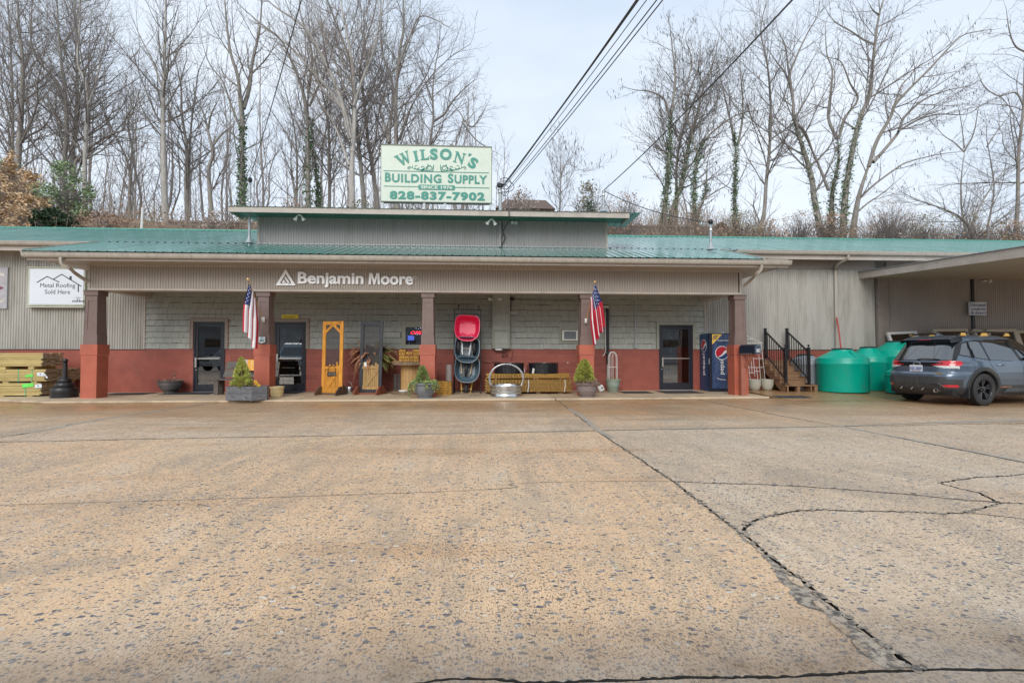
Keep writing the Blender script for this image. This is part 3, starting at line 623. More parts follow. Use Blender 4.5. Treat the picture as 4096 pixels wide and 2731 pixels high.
# end beams back to the wall and porch ceiling
for x0, x1 in ((BX0, BX0+.3), (BX1-.3, BX1)): sub(MB().box(x0, YP+.33, BZ0+.02, x1, YW-.03, BZ1), 'end_beam', m_trim, bevel=.004)
sub(MB().box(BX0+.3, YP+.32, 3.185, BX1-.3, YW-.002, 3.22), 'porch_ceiling', M('ceiling_board', (.55, .50, .44), .7))
# soffit slats
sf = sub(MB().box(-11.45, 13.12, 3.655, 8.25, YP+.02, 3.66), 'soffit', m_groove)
ss = MB().box(.0, 0, 0, .101, .72, .010).build('soffit_slat', m_soffit, sf)
for i in range(int(19.7/.112)):
    o = ss if i == 0 else link('soffit_slat', ss.data, None, sf)
    o.location = (-11.44+i*.112, 13.125-bo[1], 3.645)
sub(MB().box(-11.5, YP-.04, 3.635, 8.3, YP-.017, 3.664), 'soffit_channel', m_trim, sf)
for x0, x1 in ((-11.45, BX0-.0), (BX1+.0, 8.25)): sub(MB().box(x0, YP+.02, 3.646, x1, YW-.6, 3.66), 'side_soffit', m_soffit, sf)
# fascia + gutters
def gutter(x0, x1, y, zt, nm='gutter'):
    b_ = MB(); p = [(y, zt), (y-.02, zt), (y-.022, zt-.03), (y-.012, zt-.05), (y-.0, zt-.075), (y+.03, zt-.11), (y+.12, zt-.11), (y+.12, zt-.02)]
    p = [(y-.01+.004, zt-.004), (y-.014, zt), (y-.016, zt-.022), (y-.006, zt-.032), (y-.004, zt-.07), (y+.02, zt-.115), (y+.115, zt-.115), (y+.115, zt-.01), (y+.108, zt-.01), (y+.108, zt-.105), (y+.025, zt-.105), (y+.004, zt-.066)]
    b_.prism([(a, b2) for a, b2 in p], x0, x1, 'x'); g = sub(b_, nm, m_gutter)
    for x in (x0, x1-.003): sub(MB().prism([(y-.016, zt), (y-.006, zt-.07), (y+.02, zt-.116), (y+.116, zt-.116), (y+.116, zt)], x-.003, x, 'x'), 'end_cap', m_gutter, g)
    return g
g1 = gutter(-11.60, 8.42, 13.0, 3.80)
for x in (-7.5, -1.2, 4.9): sub(MB().box(x, 12.982, 3.68, x+.02, 12.990, 3.802), 'gutter_seam', m_gutter, g1)
sub(MB().box(-11.56, 13.117, 3.62, 8.38, 13.135, 3.84), 'fascia_board', m_trim)
# roofs: ribbed sheets, one object per sheet
SLP = .312
def roofpanel(name, x0, w, pts, mat, drop=0., pitch=.2286, ribw=.035, ribh=.018):
    """pts = (y,z) line from eave up; sheet with raised ribs"""
    prof = []; n = max(1, round(w/pitch))
    for i in range(n):
        c0 = x0+i*pitch
        prof += [(c0, ribh), (c0+ribw*.3, ribh), (c0+ribw*.7, 0), (c0+pitch*.42, 0), (c0+pitch*.45, .004), (c0+pitch*.5, 0), (c0+pitch-ribw*.7, 0), (c0+pitch-ribw*.3, ribh)]
    prof.append((x0+n*pitch, ribh)); b_ = MB(); vs = []; m_ = len(prof)
    for (y, z) in pts:
        for (x, h) in prof: vs.append((x, y, z+h+drop))
    fs = [(j*m_+i, j*m_+i+1, (j+1)*m_+i+1, (j+1)*m_+i) for j in range(len(pts)-1) for i in range(m_-1)]
    b_.add(vs, fs)
    e = pts[0]; vs = [(x, e[0], e[1]+h+drop) for x, h in prof]+[(x, e[0]+.001, e[1]+h+drop-.006) for x, h in prof]
    b_.add(vs, [(i, i+m_, i+m_+1, i+1) for i in range(m_-1)])
    return b_
roof = sub(MB().box(-24, 20.9, 6.2, 34, 21.1, 6.26), 'main_roof', m_green)
pw = .2286*4
proto = roofpanel('roof_panel', 0, pw, [(15.33, 4.565), (18.2, 4.565+SLP*2.87), (21.05, 4.565+SLP*5.72)], m_green).build('roof_panel', m_green, roof, off=bo, fix=False)
n = int(58/pw)
for i in range(n):
    o = proto if i == 0 else link('roof_panel', proto.data, None, roof)
    o.location = (-24+i*pw, 0, .0015*(i % 2))
sub(MB().box(-24, 20.98, 6.345, 34, 21.25, 6.40).box(-24, 21.1, 4.0, 34, 21.3, 6.35), 'ridge_cap', M('ridge_teal', (.10, .33, .27), .4), roof)
proof = sub(MB().box(-11.56, 15.2, 4.48, 8.38, 15.3, 4.50), 'porch_roof', m_green)
proto = roofpanel('p', 0, pw, [(12.98, 3.835), (14.2, 3.835+SLP*1.22), (15.5, 3.835+SLP*2.52)], m_green).build('porch_roof_panel', m_green, proof, off=bo, fix=False)
n = int(19.96/pw)+1
for i in range(n):
    x = -11.58+i*pw
    if x+pw > 8.5: break
    o = proto if i == 0 else link('porch_roof_panel', proto.data, None, proof)
    o.location = (x, 0, .0015*(i % 2))
xe = x if x+pw > 8.5 else x+pw
for X in (-11.60, xe-.02): sub(MB().add([(X, 12.975, 3.80), (X+.04, 12.975, 3.80), (X+.04, 12.975, 3.865), (X, 12.975, 3.865), (X, 15.4, 3.80+SLP*2.42), (X+.04, 15.4, 3.80+SLP*2.42), (X+.04, 15.4, 3.87+SLP*2.42), (X, 15.4, 3.87+SLP*2.42)], BF), 'rake_trim', m_gutter, proof)
# closed underside of porch roof
sub(MB().add([(-11.5, 13.13, 3.80), (8.3, 13.13, 3.80), (8.3, 15.6, 4.50), (-11.5, 15.6, 4.50)], [(0, 1, 2, 3)]), 'roof_deck', m_groove, proof)
# closure teeth where main eave meets the porch roof
tz = MB()
for i in range(60):
    x = -11.2+i*.2286
    if x < -7.0 or x > 4.0: tz.box(x, 15.30, 4.585, x+.06, 15.34, 4.60)
for i in range(40):
    x = 3.95+i*.2286
    if x < 8.2: tz.box(x, 15.30, 4.585, x+.06, 15.34, 4.60)
sub(tz, 'lap_closure', m_ink, proof)['kind'] = 'stuff'
for x0, x1 in ((-24, -11.55), (8.05, 24)):
    g = gutter(x0, x1, 15.22, 4.565); sub(MB().box(x0, 15.337, 4.30, x1, 15.352, 4.58), 'eave_fascia', m_trim, g)
    sub(MB().box(x0, 15.352, 4.38, x1, YW-.01, 4.395), 'eave_soffit', m_soffit, g)
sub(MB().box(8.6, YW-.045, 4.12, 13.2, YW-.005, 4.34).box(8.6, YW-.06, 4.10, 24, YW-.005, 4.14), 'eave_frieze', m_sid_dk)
# downspouts
def spout(pts, name='downspout', w=.075):
    b_ = MB(); p = smoothpath(pts, 6)
    b_.tube(p, [w*.62*(1+.04*(i % 2)) if i < 14 else w*.62 for i in range(len(p))], 4, True); o = sub(b_, name, m_gutter); return o
xl = aty(245, 1035, 13.06).x
spout([(xl, 13.06, 3.70), (xl, 13.06, 3.60), (xl+.03, 13.08, 3.50), (xl+.14, 13.16, 3.42), (aty(300, 1092, 13.5).x, 13.5, aty(300, 1092, 13.5).z), (aty(353, 1128, 13.86).x, 13.86, aty(353, 1128, 13.86).z)])
xr = aty(3045, 1060, 13.06).x
spout([(xr, 13.06, 3.74), (xr, 13.06, 3.62), (xr-.03, 13.08, 3.52), (xr-.10, 13.16, 3.44), (aty(3005, 1118, 13.5).x, 13.5, aty(3005, 1118, 13.5).z), (aty(2976, 1144, 13.8).x, 13.8, aty(2976, 1144, 13.8).z)])
xd = aty(3342, 1200, YW-.06).x; xg = aty(3392, 1040, 15.28).x
spout([(xg, 15.28, 4.46), (xg, 15.28, 4.40), (xg-.03, 15.32, 4.33), (xg-.15, 15.55, 4.20), (xd, YW-.12, 4.08), (xd, YW-.08, 3.98), (xd, YW-.08, 3.9), (xd, YW-.08, .3)])
# posts
def wedge(b_, x0, x1, y0, y1, z0, z1, t): # tapered shaft, t = inset at top
    b_.add([(x0, y0, z0), (x1, y0, z0), (x1, y1, z0), (x0, y1, z0), (x0+t, y0+t, z1), (x1-t, y0+t, z1), (x1-t, y1-t, z1), (x0+t, y1-t, z1)], BF)
for i, pxl in enumerate((319, 1013, 1678, 2318, 2938)):
    X = aty(pxl, 1500, YP).x; W = .43; cxp = X+W/2; cyp = YP+W/2
    pb = sub(MB().box(X+.008, YP+.008, .0 if i == 4 else .04, X+W-.008, YP+W-.008, 1.205), 'post_base', m_red2, bevel=.006)
    sub(MB().box(X-.006, YP-.006, 1.212, X+W+.006, YP+W+.006, 1.50), 'base_band', m_red2, pb, bevel=.006)
    st = MB(); h = .185; wedge(st, cxp-h, cxp+h, cyp-h, cyp+h, 1.50, 1.75, .004)
    ps = sub(st, 'post_shaft', m_brown, bevel=.003)
    st = MB(); h = .172; wedge(st, cxp-h+.012, cxp+h-.012, cyp-h+.012, cyp+h-.012, 1.75, 2.84, .018)
    sub(st, 'shaft_core', m_brown, ps)
    # raised frame leaves the middle panel recessed
    for sd in range(4):
        fr = MB(); fr.T = Matrix.Translation((cxp, cyp, 0)) @ Matrix.Rotation(R(90*sd), 4, 'Z')
        def q(u0, u1, z0, z1):
            def hw(z): return h-(z-1.75)/1.09*.018
            vs = []
            for yy in (0, 1):
                for (u, z) in ((u0, z0), (u1, z0), (u1, z1), (u0, z1)):
                    y = -hw(z)+(.013 if yy else 0); vs.append((u*hw(z), y, z))
            fr.add([vs[0], vs[1], vs[5], vs[4], vs[3], vs[2], vs[6], vs[7]], BF)
        q(-1, -.55, 1.751, 2.84); q(.55, 1, 1.751, 2.84); q(-.55, .55, 1.751, 1.90); q(-.55, .55, 2.68, 2.84)
        sub(fr, 'shaft_frame', m_brown, ps)
    cp = MB().box(cxp-.185, cyp-.185, 2.82, cxp+.185, cyp+.185, 2.925).box(cxp-.20, cyp-.20, 2.925, cxp+.20, cyp+.20, 2.953)
    sub(cp, 'post_cap', m_brown, ps, bevel=.006)

# ---------------------------------------------------------------- raised front wall with its own roof
MX0, MX1, MY = -6.84, 3.86, 15.3
mon = sub(MB().box(MX0, MY+.004, 4.4, MX1, 19.5, 5.42), 'raised_wall', m_boxsid)
x = MX0
while x < MX1-.05:
    b_ = MB(); w = min(.915, MX1-x); n = int(w/.0653)
    corr('wall_panel', x, x+w, 4.55, 5.42, MY+.002-(.002 if int((x-MX0)/.915+.5) % 2 else 0), .0762, .018, m_boxsid, parent=mon); x += w
for x in (MX0-.02, MX1-.04): sub(MB().box(x, MY-.022, 4.5, x+.06, MY+.06, 5.42), 'corner_trim', m_trim, mon)
FX0, FX1, FY = -7.34, 4.36, 14.5
fa = sub(MB().box(FX0, FY, 5.315, FX1, FY+.025, 5.475), 'roof_fascia', m_trim, mon, bevel=.004)
sub(MB().box(FX0, FY+.025, 5.315, FX0+.02, MY+.06, 5.475).box(FX1-.02, FY+.025, 5.315, FX1, MY+.06, 5.475), 'side_fascia', m_trim, mon)
m_undergreen = M('green_soffit_metal', (.05, .17, .13), .45, var=.1)
b_ = MB()
x = FX0+.02
us = sub(MB().box(FX0+.02, FY+.026, 5.41, FX1-.02, MY+.05, 5.42), 'under_roof', m_undergreen, mon)
i = 0
while x < FX1-.05:
    sub(MB().box(x+.004, FY+.03, 5.392, min(x+.222, FX1-.03), MY+.0, 5.4085).box(x+.09, FY+.03, 5.384, x+.13, MY, 5.3915), 'soffit_panel', m_undergreen, us); x += .2286
for X0, X1 in ((FX0+.03, MX0), (MX1, FX1-.03)): sub(MB().box(X0, MY+.01, 5.39, X1, MY+.05, 5.408), 'side_panel', m_undergreen, us)
x = FX0-.03; proto = roofpanel('t', 0, pw, [(FY-.03, 5.478), (MY+.9, 5.50)], m_green, ribh=.022).build('top_roof_panel', m_gutter, mon, off=bo, fix=False)
proto.data.materials[0] = M('grey_green_roof_edge', (.22, .30, .28), .3, var=.1)
for i in range(int((FX1-FX0)/pw)+1):
    if x+pw > FX1+.2: break
    o = proto if i == 0 else link('top_roof_panel', proto.data, None, mon); o.location = (x, 0, .0015*(i % 2)); x += pw
sub(roofpanel('t', x, FX1+.03-x, [(FY-.03, 5.478), (MY+.9, 5.50)], m_green, ribh=.022), 'top_roof_panel', proto.data.materials[0], mon, fix=False)
fl = MB()
for i in range(70):
    x = MX0+i*.153
    fl.box(x, MY-.03, 4.575, x+.13, MY-.018, 4.60)
sub(fl, 'flashing_tab', m_galvgrey, mon)['kind'] = 'stuff'
# lights under the raised roof
def flood(px, py):
    p = aty(px, py, 14.75); t = thing('floodlight', 'x', 'light fixture', p)
    MB().lathe([(.05, 0), (.05, .02), (.03, .04)], (0, 0, 0), 12).build('mount', m_white, t)
    for s, a in ((-1, R(38)), (1, R(-30))):
        h = MB(); h.T = Matrix.Translation((s*.05, 0, -.0)) @ Matrix.Rotation(a*1., 4, 'Y') @ Matrix.Rotation(R(20), 4, 'X') @ Matrix.Rotation(R(180), 4, 'X')
        h.lathe([(.02, 0), (.022, .05), (.035, .08), (.06, .15), (.058, .155), (.03, .13)], n=16, cap=False); h.build('lamp_head', m_white, t, smooth=True)
    return t
flood(1197, 862)['label'] = 'twin white floodlight under the upper roof edge, above the left flag'
flood(1966, 880)['label'] = 'twin white floodlight under the upper roof edge, just right below the big store sign'
p = aty(2056, 892, 15.25); t = thing('emergency_light', 'grey twin-lens emergency light high on the raised wall, right of the cable loop', 'light fixture', p)
MB().box(-.12, -.06, -.06, .12, .02, .06).build('housing', m_galvgrey, t, bevel=.02, seg=3)
for s in (-1, 1):
    h = MB(); h.T = Matrix.Translation((s*.055, -.06, 0)) @ Matrix.Rotation(R(90), 4, 'X'); h.lathe([(.042, 0), (.045, .012), (.035, .02)], n=16); h.build('lens', m_white, t, smooth=True)
# ---------------------------------------------------------------- signs
def rect_poly(b_, x0, x1, z0, z1, y, d): b_.box(x0, y-d, z0, x1, y, z1)
m_teal = M('teal_letter', (.015, .25, .19), .4, var=.1); m_cream = M('cream_sign_panel', (.60, .68, .58), .38, var=.04, scale=1.5, dirt=(.48, .50, .40), dfac=.35)
SY = 15.6
sx0, sx1 = aty(1524, 700, SY).x, aty(1966, 700, SY).x; sz1 = (aty(1524, 581, SY).z+aty(1966, 590, SY).z)/2; sz0 = aty(1745, 808, SY).z
SG = thing('rooftop_sign', 'big cream rooftop sign with arched green store name and a phone number', 'sign', (sx0, SY, 5.5)); so = (sx0, SY, 5.5)
w_, h_ = sx1-sx0, sz1-sz0
def S(px, py): # sign picture coordinates (from a 1344-wide crop) -> sign plane
    # sheared quad of the crop: left edge x65..., top-left(65,58) top-right(1253,82) bottom-left(62,655) bottom-right(1253,677)
    u = (px-64)/(1253-64); v = (py-(58+24*u))/(597); return sx0+u*w_, sz1-v*h_
cab = MB().box(sx0, SY, sz0, sx1, SY+.18, sz1).build('panel', m_cream, SG, off=so, bevel=.006)
MB().box(sx0-.02, SY-.015, sz1-.005, sx1+.02, SY+.2, sz1+.03).box(sx1, SY-.006, sz0, sx1+.015, SY+.19, sz1).box(sx0-.015, SY-.006, sz0, sx0, SY+.19, sz1).box(sx0-.01, SY-.008, sz0-.02, sx1+.01, SY+.19, sz0).build('sign_frame', M('sign_edge', (.16, .17, .13), .5), SG, off=so)
for px in (80, 525, 748, 1242):
    x = S(px, 600)[0]; MB().box(x-.035, SY+.02, 5.45, x+.035, SY+.10, sz0).build('leg', m_galvgrey, SG, off=so)
for px in (362, 662, 960):
    x = S(px, 300)[0]; MB().box(x-.002, SY-.0015, sz0, x+.002, SY+.001, sz1).build('panel_joint', m_trim, SG, off=so)
rl = MB()
for (a, b_, y) in ((92, 1225, 343), (95, 465, 496), (858, 1228, 518)):
    p0 = S(a, y); p1 = S(b_, y)
    if y == 343: zz = S(660, 345)[1]
    else: zz = S(660, 508)[1]
    rl.box(p0[0], SY-.012, zz-.009, p1[0], SY-.001, zz+.009)
rl.build('rule', m_teal, SG, off=so)
def fit(txt, a, b_, y0, y1, bold=.0, **k):
    xm = (a+b_)/2; p = S(a, 0)[0]; q = S(b_, 0)[0]; z1 = S(xm, y0)[1]; z0 = S(xm, y1)[1]
    return text_fit('lettering', txt, p, q, z0, z1, SY-.001, k.pop('mat', m_teal), SG, .014, so, bold, **k)
fit('B', 107, 170, 354, 450, .03); fit('UILDING', 182, 710, 369, 462, .03, spacing=1.12); fit('S', 780, 840, 365, 464, .03); fit('UPPLY', 852, 1205, 383, 474, .03, spacing=1.08)
zz = S(660, 516); p = MB(); pts = []
xa, xb = S(462, 0)[0], S(858, 0)[0]; rr_ = .078; zc = S(660, 513)[1]
for k in range(20):
    a = math.pi/2+math.pi*k/9 if k < 10 else -math.pi/2+math.pi*(k-10)/9
    cxx = xa+rr_*.45 if k < 10 else xb-rr_*.45
    pts.append((cxx+rr_*.45*math.cos(a), zc+rr_*math.sin(a)))
p.prism(pts, SY-.013, SY-.001).build('since_badge', m_teal, SG, off=so)
text_fit('lettering', 'SINCE 1976', S(490, 0)[0], S(830, 0)[0], zc-.052, zc+.052, SY-.0135, m_cream, SG, .008, so, .03)
fit('828-837-7902', 158, 1180, 558, 648, .045, spacing=1.15)
# arched name: flared letters as polygons on a baseline arc
GL = {'W': [[(0, 1), (.30, 1), (.30, .94), (.255, .92), (.40, .32), (.50, .74), (.46, .94), (.40, .95), (.40, 1), (.66, 1), (.66, .94), (.62, .92), (.74, .32), (.86, .90), (.80, .94), (.80, 1), (1.0, 1), (1.0, .95), (.95, .92), (.74, 0), (.66, 0), (.54, .50), (.42, 0), (.34, 0), (.07, .93), (0, .95)]],
      'I': [[(0, 0), (1, 0), (.93, .08), (.80, .12), (.80, .88), (.93, .92), (1, 1), (0, 1), (.07, .92), (.22, .88), (.22, .12), (.07, .08)]],
      'L': [[(0, 0), (1, 0), (1.0, .32), (.93, .30), (.86, .16), (.45, .13), (.45, .88), (.58, .93), (.6, 1), (0, 1), (.03, .93), (.16, .88), (.16, .12), (.02, .07)]],
      'N': [[(0, 0), (.34, 0), (.33, .06), (.22, .11), (.22, .72), (.80, -.03), (.88, -.03), (.88, .88), (.99, .93), (1, 1), (.66, 1), (.67, .94), (.78, .89), (.78, .34), (.28, 1), (0, 1), (.01, .94), (.10, .90), (.12, .10), (.01, .06)]],
      "'": [[(.2, .62), (.6, .62), (1, 1), (.2, 1)]]}
def arc_letter(ch, cxp, cyp, wpx, hpx, ang):
    x, z = S(cxp, cyp); sw = wpx/1189*w_; sh = hpx/597*h_; a = R(ang); ca, sa = math.cos(a), math.sin(a)
    def tr(u, v): X = (u-.5)*sw; Z = (v-.5)*sh; return x+X*ca-Z*sa, z+X*sa+Z*ca
    if ch in GL:
        b_ = MB()
        for poly in GL[ch]: b_.prism([tr(u, v) for u, v in poly], SY-.015, SY-.001)
        o = b_.build('letter', m_teal, SG, off=so); return
    me, co = text_data(ch, .045); mn, mx_ = co.min(0), co.max(0)
    for i, c in enumerate(co):
        u, v = tr((c[0]-mn[0])/(mx_[0]-mn[0]), (c[1]-mn[1])/(mx_[1]-mn[1])); co[i] = (u-so[0], SY-.001-.014*(c[2]-mn[2])/(mx_[2]-mn[2])-so[1], v-so[2])
    me.vertices.foreach_set('co', co.ravel()); me.materials.clear(); me.materials.append(m_teal); link('letter', me, None, SG)
for a in (('W', 300, 207, 165, 125, 26), ('I', 436, 178, 50, 112, 12), ('L', 525, 162, 92, 112, 6), ('S', 628, 156, 84, 120, 1), ('O', 757, 158, 128, 122, -3), ('N', 905, 194, 118, 118, -14), ("'", 1004, 185, 40, 80, -24), ('S', 1052, 250, 88, 118, -30)): arc_letter(*a)
# scroll ornament, mirrored pair
for s in (-1, 1):
    b_ = MB(); cxs = 663
    def q(px, py): X, Z = S(cxs+s*(px), py); return (X, SY-.006, Z)
    def curl(cx_, cy_, r0, a0, turns, w0, w1):
        pts = []; n = 16
        for k in range(n+1):
            t = k/n; a = R(a0)+turns*2*math.pi*t; r = r0*(1-.72*t); pts.append(q(cx_+r*math.cos(a), cy_-r*math.sin(a)))
        b_.tube(pts, [w0+(w1-w0)*k/n for k in range(n+1)], 5)
    b_.tube(smoothpath([q(40, 338), q(90, 335), (q(160, 330)), q(230, 318), q(290, 292), q(315, 300)], 5), .009, 5)
    curl(78, 308, 36, -60, 1.25, .016, .006); curl(305, 305, 18, 100, 1.1, .007, .007); curl(220, 290, 30, 200, .9, .013, .005); curl(150, 302, 20, 0, 1., .010, .005)
    for (ax, ay, bx, by, w0) in ((45, 330, 36, 262, .016), (100, 288, 98, 258, .014), (120, 300, 70, 272, .012), (170, 325, 110, 312, .017), (190, 322, 150, 340, .014), (265, 300, 262, 268, .006)):
        A_, B_ = Vector(q(ax, ay)), Vector(q(bx, by)); b_.tube([A_, A_.lerp(B_, .4), A_.lerp(B_, .75), B_], [w0, w0*1.1, w0*.7, .002], 5)
    b_.build('scroll_ornament', m_teal, SG, off=so)

# paint brand lettering on the porch beam
BY = YP-.022
def bz(px, py): return aty(px, py, BY)
BM = thing('wall_lettering', 'white raised paint lettering with triangle emblem on the porch beam', 'sign', (bz(1380, 1150).x, BY, 3.2)); bmo = tuple(BM.location)
m_lett = M('white_letter', (.93, .95, .97), .35, var=.05)
tm = lambda xs: [(bz(x, y).x, bz(x, y).z) for x, y in xs]
tri = tm([(1144, 1077), (1184.5, 1142), (1104, 1142)])
def triframe(b_, t, k):
    c = (sum(p[0] for p in t)/3, sum(p[1] for p in t)/3); inn = [(c[0]+(x-c[0])*k, c[1]+(z-c[1])*k) for x, z in t]
    for i in range(3): j = (i+1) % 3; b_.prism([t[i], t[j], inn[j], inn[i]], BY-.03, BY)
b_ = MB(); triframe(b_, tri, .58)
b_.prism(tm([(1126, 1136), (1136, 1119), (1144, 1131), (1140, 1136), (1135, 1128), (1131, 1136)]), BY-.03, BY)
b_.prism(tm([(1139, 1112), (1143, 1106), (1163, 1136), (1155, 1136)]), BY-.03, BY)
b_.build('triangle_emblem', m_lett, BM, off=bmo)
xa = bz(1192, 1130).x; xb = bz(1459, 1130).x; zb = bz(1420, 1139).z; zt = bz(1420, 1092).z
def wordfit(body, x0p, x1p, capt, base, desc):
    """glyph bounds from cap/ascender top down to descender"""
    x0, x1 = bz(x0p, base).x, bz(x1p, base).x
    return text_fit('word', body, x0, x1, bz((x0p+x1p)/2, desc).z, bz((x0p+x1p)/2, capt).z, BY, m_lett, BM, .035, bmo, .028)
wordfit('Benjamin', 1192, 1455, 1089, 1139, 1151); wordfit('oore', 1524, 1652, 1105, 1140, 1140)
u0, u1, v0, v1 = bz(1475, 1139).x, bz(1521, 1139).x, bz(1498, 1138).z, bz(1498, 1093).z
MB().prism([(u0+(u1-u0)*u, v0+(v1-v0)*v) for u, v in ((0, 0), (.07, 1), (.31, 1), (.5, .42), (.69, 1), (.93, 1), (1, 0), (.80, 0), (.765, .66), (.56, 0), (.44, 0), (.235, .66), (.20, 0))], BY-.035, BY).build('word', m_lett, BM, off=bmo)
o = text_fit('registered_mark', 'R', bz(1656, 0).x+.012, bz(1665, 0).x-.008, bz(1660, 1115).z, bz(1660, 1107).z, BY, m_lett, BM, .01, bmo, .02)
rp = [(bz(1660.5, 1111).x+.038*math.cos(a*math.pi/8), BY-.008, bz(1660.5, 1111).z+.038*math.sin(a*math.pi/8)) for a in range(17)]; MB().tube(rp, .005, 5).build('mark_ring', m_lett, BM, off=bmo)

def wallbox(name, label, cat, px0, px1, py0, py1, Y, d, mat, bevel=.003, partname='panel'):
    p0 = aty(px0, py1, Y); p1 = aty(px1, py0, Y); t = thing(name, label, cat, ((p0.x+p1.x)/2, Y, p0.z)); o_ = tuple(t.location)
    b_ = MB().box(p0.x, Y-d, p0.z, p1.x, Y, p1.z).build(partname, mat, t, off=o_, bevel=bevel)
    return t, o_, p0.x, p1.x, p0.z, p1.z
m_yel = M('yellow_sign', (.72, .56, .02), .4, var=.04)
t, o_, a, b_, c, d = wallbox('entrance_sign', 'yellow ENTRANCE sign above the second door', 'sign', 1127, 1194, 1258, 1277, YW-.03, .015, m_yel)
text_fit('lettering', 'ENTRANCE', a+.08, b_-.09, c+.05, d-.05, YW-.046, m_ink, t, .003, o_)
# shield sticker on post
t, o_, a, b_, c, d = wallbox('shield_sign', 'small white shield sign lettered etc on the second post', 'sign', 1033, 1064, 1345, 1373, YP-.0, .001, m_white, 0, 'back')
D.objects.remove(t.children[0])
cxs, czs, ws, hs_ = (a+b_)/2, (c+d)/2, (b_-a)/2, (d-c)/2
shape = [(-.75, 1), (-.2, .88), (.2, .88), (.75, 1), (1, .72), (.88, .2), (1, -.35), (.8, -.78), (.3, -.95), (0, -1.05), (-.3, -.95), (-.8, -.78), (-1, -.35), (-.88, .2), (-1, .72)]
MB().prism([(cxs+u*ws, czs+v*hs_) for u, v in shape], YP-.012, YP-.002).build('border', m_ink, t, off=o_)
MB().prism([(cxs+u*ws*.93, czs+v*hs_*.93) for u, v in shape], YP-.016, YP-.010).build('face', m_white, t, off=o_)
m_sky = M('pale_blue_print', (.35, .55, .68), .4); text_fit('lettering', 'etc', cxs-.065, cxs+.065, czs-.05, czs+.015, YP-.017, M('teal_print', (.02, .2, .25), .4), t, .002, o_, .03)
b_ = MB(); b_.prism([(cxs+.05*math.cos(R(a)), czs+.05+.035*math.sin(R(a))) for a in range(60, 330, 20)], YP-.018, YP-.0165).build('emblem', m_sky, t, off=o_)
# roofing sign (box sign) on the left wall
t, o_, a, b_, c, d = wallbox('roofing_sign', 'white framed Metal Roofing Sold Here sign with roofline drawing, behind the left post', 'sign', 120, 352, 1072, 1231, YW-.05, .10, M('sign_tray', (.50, .52, .42), .5))
MB().box(a+.07, YW-.165, c+.10, b_-.03, YW-.15, d-.06).build('face', m_signw, t, off=o_, bevel=.002)
for y_, z_, h2 in ((.19, c, .035), (.18, c+.055, .02), (.18, d-.03, .03)): MB().box(a, YW-y_, z_, b_, YW-.151, z_+h2).build('rail', D.materials['sign_tray'], t, off=o_, bevel=.003)
Zs = lambda px, py: (aty(px, py, YW-.166).x, aty(px, py, YW-.166).z)
cr_ = lambda x, y: (x*.2933, 1040+y*.2934)
def lett(txt, x0, x1, y0, y1, mat=m_ink, bold=0.):
    p0 = Zs(*cr_(x0, y1)); p1 = Zs(*cr_(x1, y0)); text_fit('lettering', txt, p0[0], p1[0], p0[1], p1[1], YW-.166, mat, t, .002, o_, bold)
lett('Metal Roofing', 548, 1028, 318, 390); lett('Sold Here', 612, 958, 404, 462); lett('DIVERSIFIED BY', 1030, 1110, 508, 517); lett('RUCKER METALS', 985, 1150, 548, 575, bold=.02)
b_ = MB()
def ln_(pts, w=.009):
    q = [Zs(*cr_(x, y)) for x, y in pts]
    for i in range(len(q)-1):
        d_ = Vector((q[i+1][0]-q[i][0], q[i+1][1]-q[i][1])).normalized(); n_ = Vector((-d_.y, d_.x))*w; e = d_*w*.6
        b_.prism([(q[i][0]-e.x+n_.x, q[i][1]-e.y+n_.y), (q[i+1][0]+e.x+n_.x, q[i+1][1]+e.y+n_.y), (q[i+1][0]+e.x-n_.x, q[i+1][1]+e.y-n_.y), (q[i][0]-e.x-n_.x, q[i][1]-e.y-n_.y)], YW-.1675, YW-.1655)
ln_([(505, 305), (642, 225), (805, 300)], .014); ln_([(728, 262), (842, 195), (1108, 358)], .014); ln_([(1068, 345), (1068, 430)], .017); ln_([(963, 228), (963, 262)], .032); ln_([(1050, 545), (1067, 530), (1085, 545)], .008)
b_.build('roofline_drawing', m_ink, t, off=o_)['kind'] = 'stuff'
# quilt block sign, cut by the frame
t, o_, a, b_, c, d = wallbox('quilt_sign', 'grey quilt-block sign with dark red star points, left of the roofing sign', 'sign', -128, 33, 1072, 1232, YW-.03, .03, M('quilt_grey', (.42, .40, .43), .5))
MB().box(a-.02, YW-.07, c-.02, a, YW-.03, d+.02).box(b_, YW-.07, c-.02, b_+.02, YW-.03, d+.02).box(a, YW-.07, c-.02, b_, YW-.03, c).box(a, YW-.07, d, b_, YW-.03, d+.02).build('quilt_frame', m_galvgrey, t, off=o_)
qb = MB(); m_q = [M('quilt_maroon', (.20, .06, .08), .5), M('quilt_cream', (.62, .58, .52), .5), M('quilt_purple', (.27, .20, .25), .5)]
cxq, czq, hq = (a+b_)/2, (c+d)/2, (b_-a)/2
for s in (-1, 1):
    for k, (w, yy) in enumerate(((.86, 0), (.66, .22), (.66, -.22), (.46, .44), (.46, -.44))):
        qb.cur = 0 if k % 2 == 0 else 2
        qb.prism([(cxq, czq+yy*hq+hq*.12), (cxq+s*hq*(w-.25), czq+yy*hq+hq*.12), (cxq+s*hq*w, czq+yy*hq), (cxq+s*hq*(w-.25), czq+yy*hq-hq*.12), (cxq, czq+yy*hq-hq*.12)], YW-.0625-.0005*k, YW-.06)
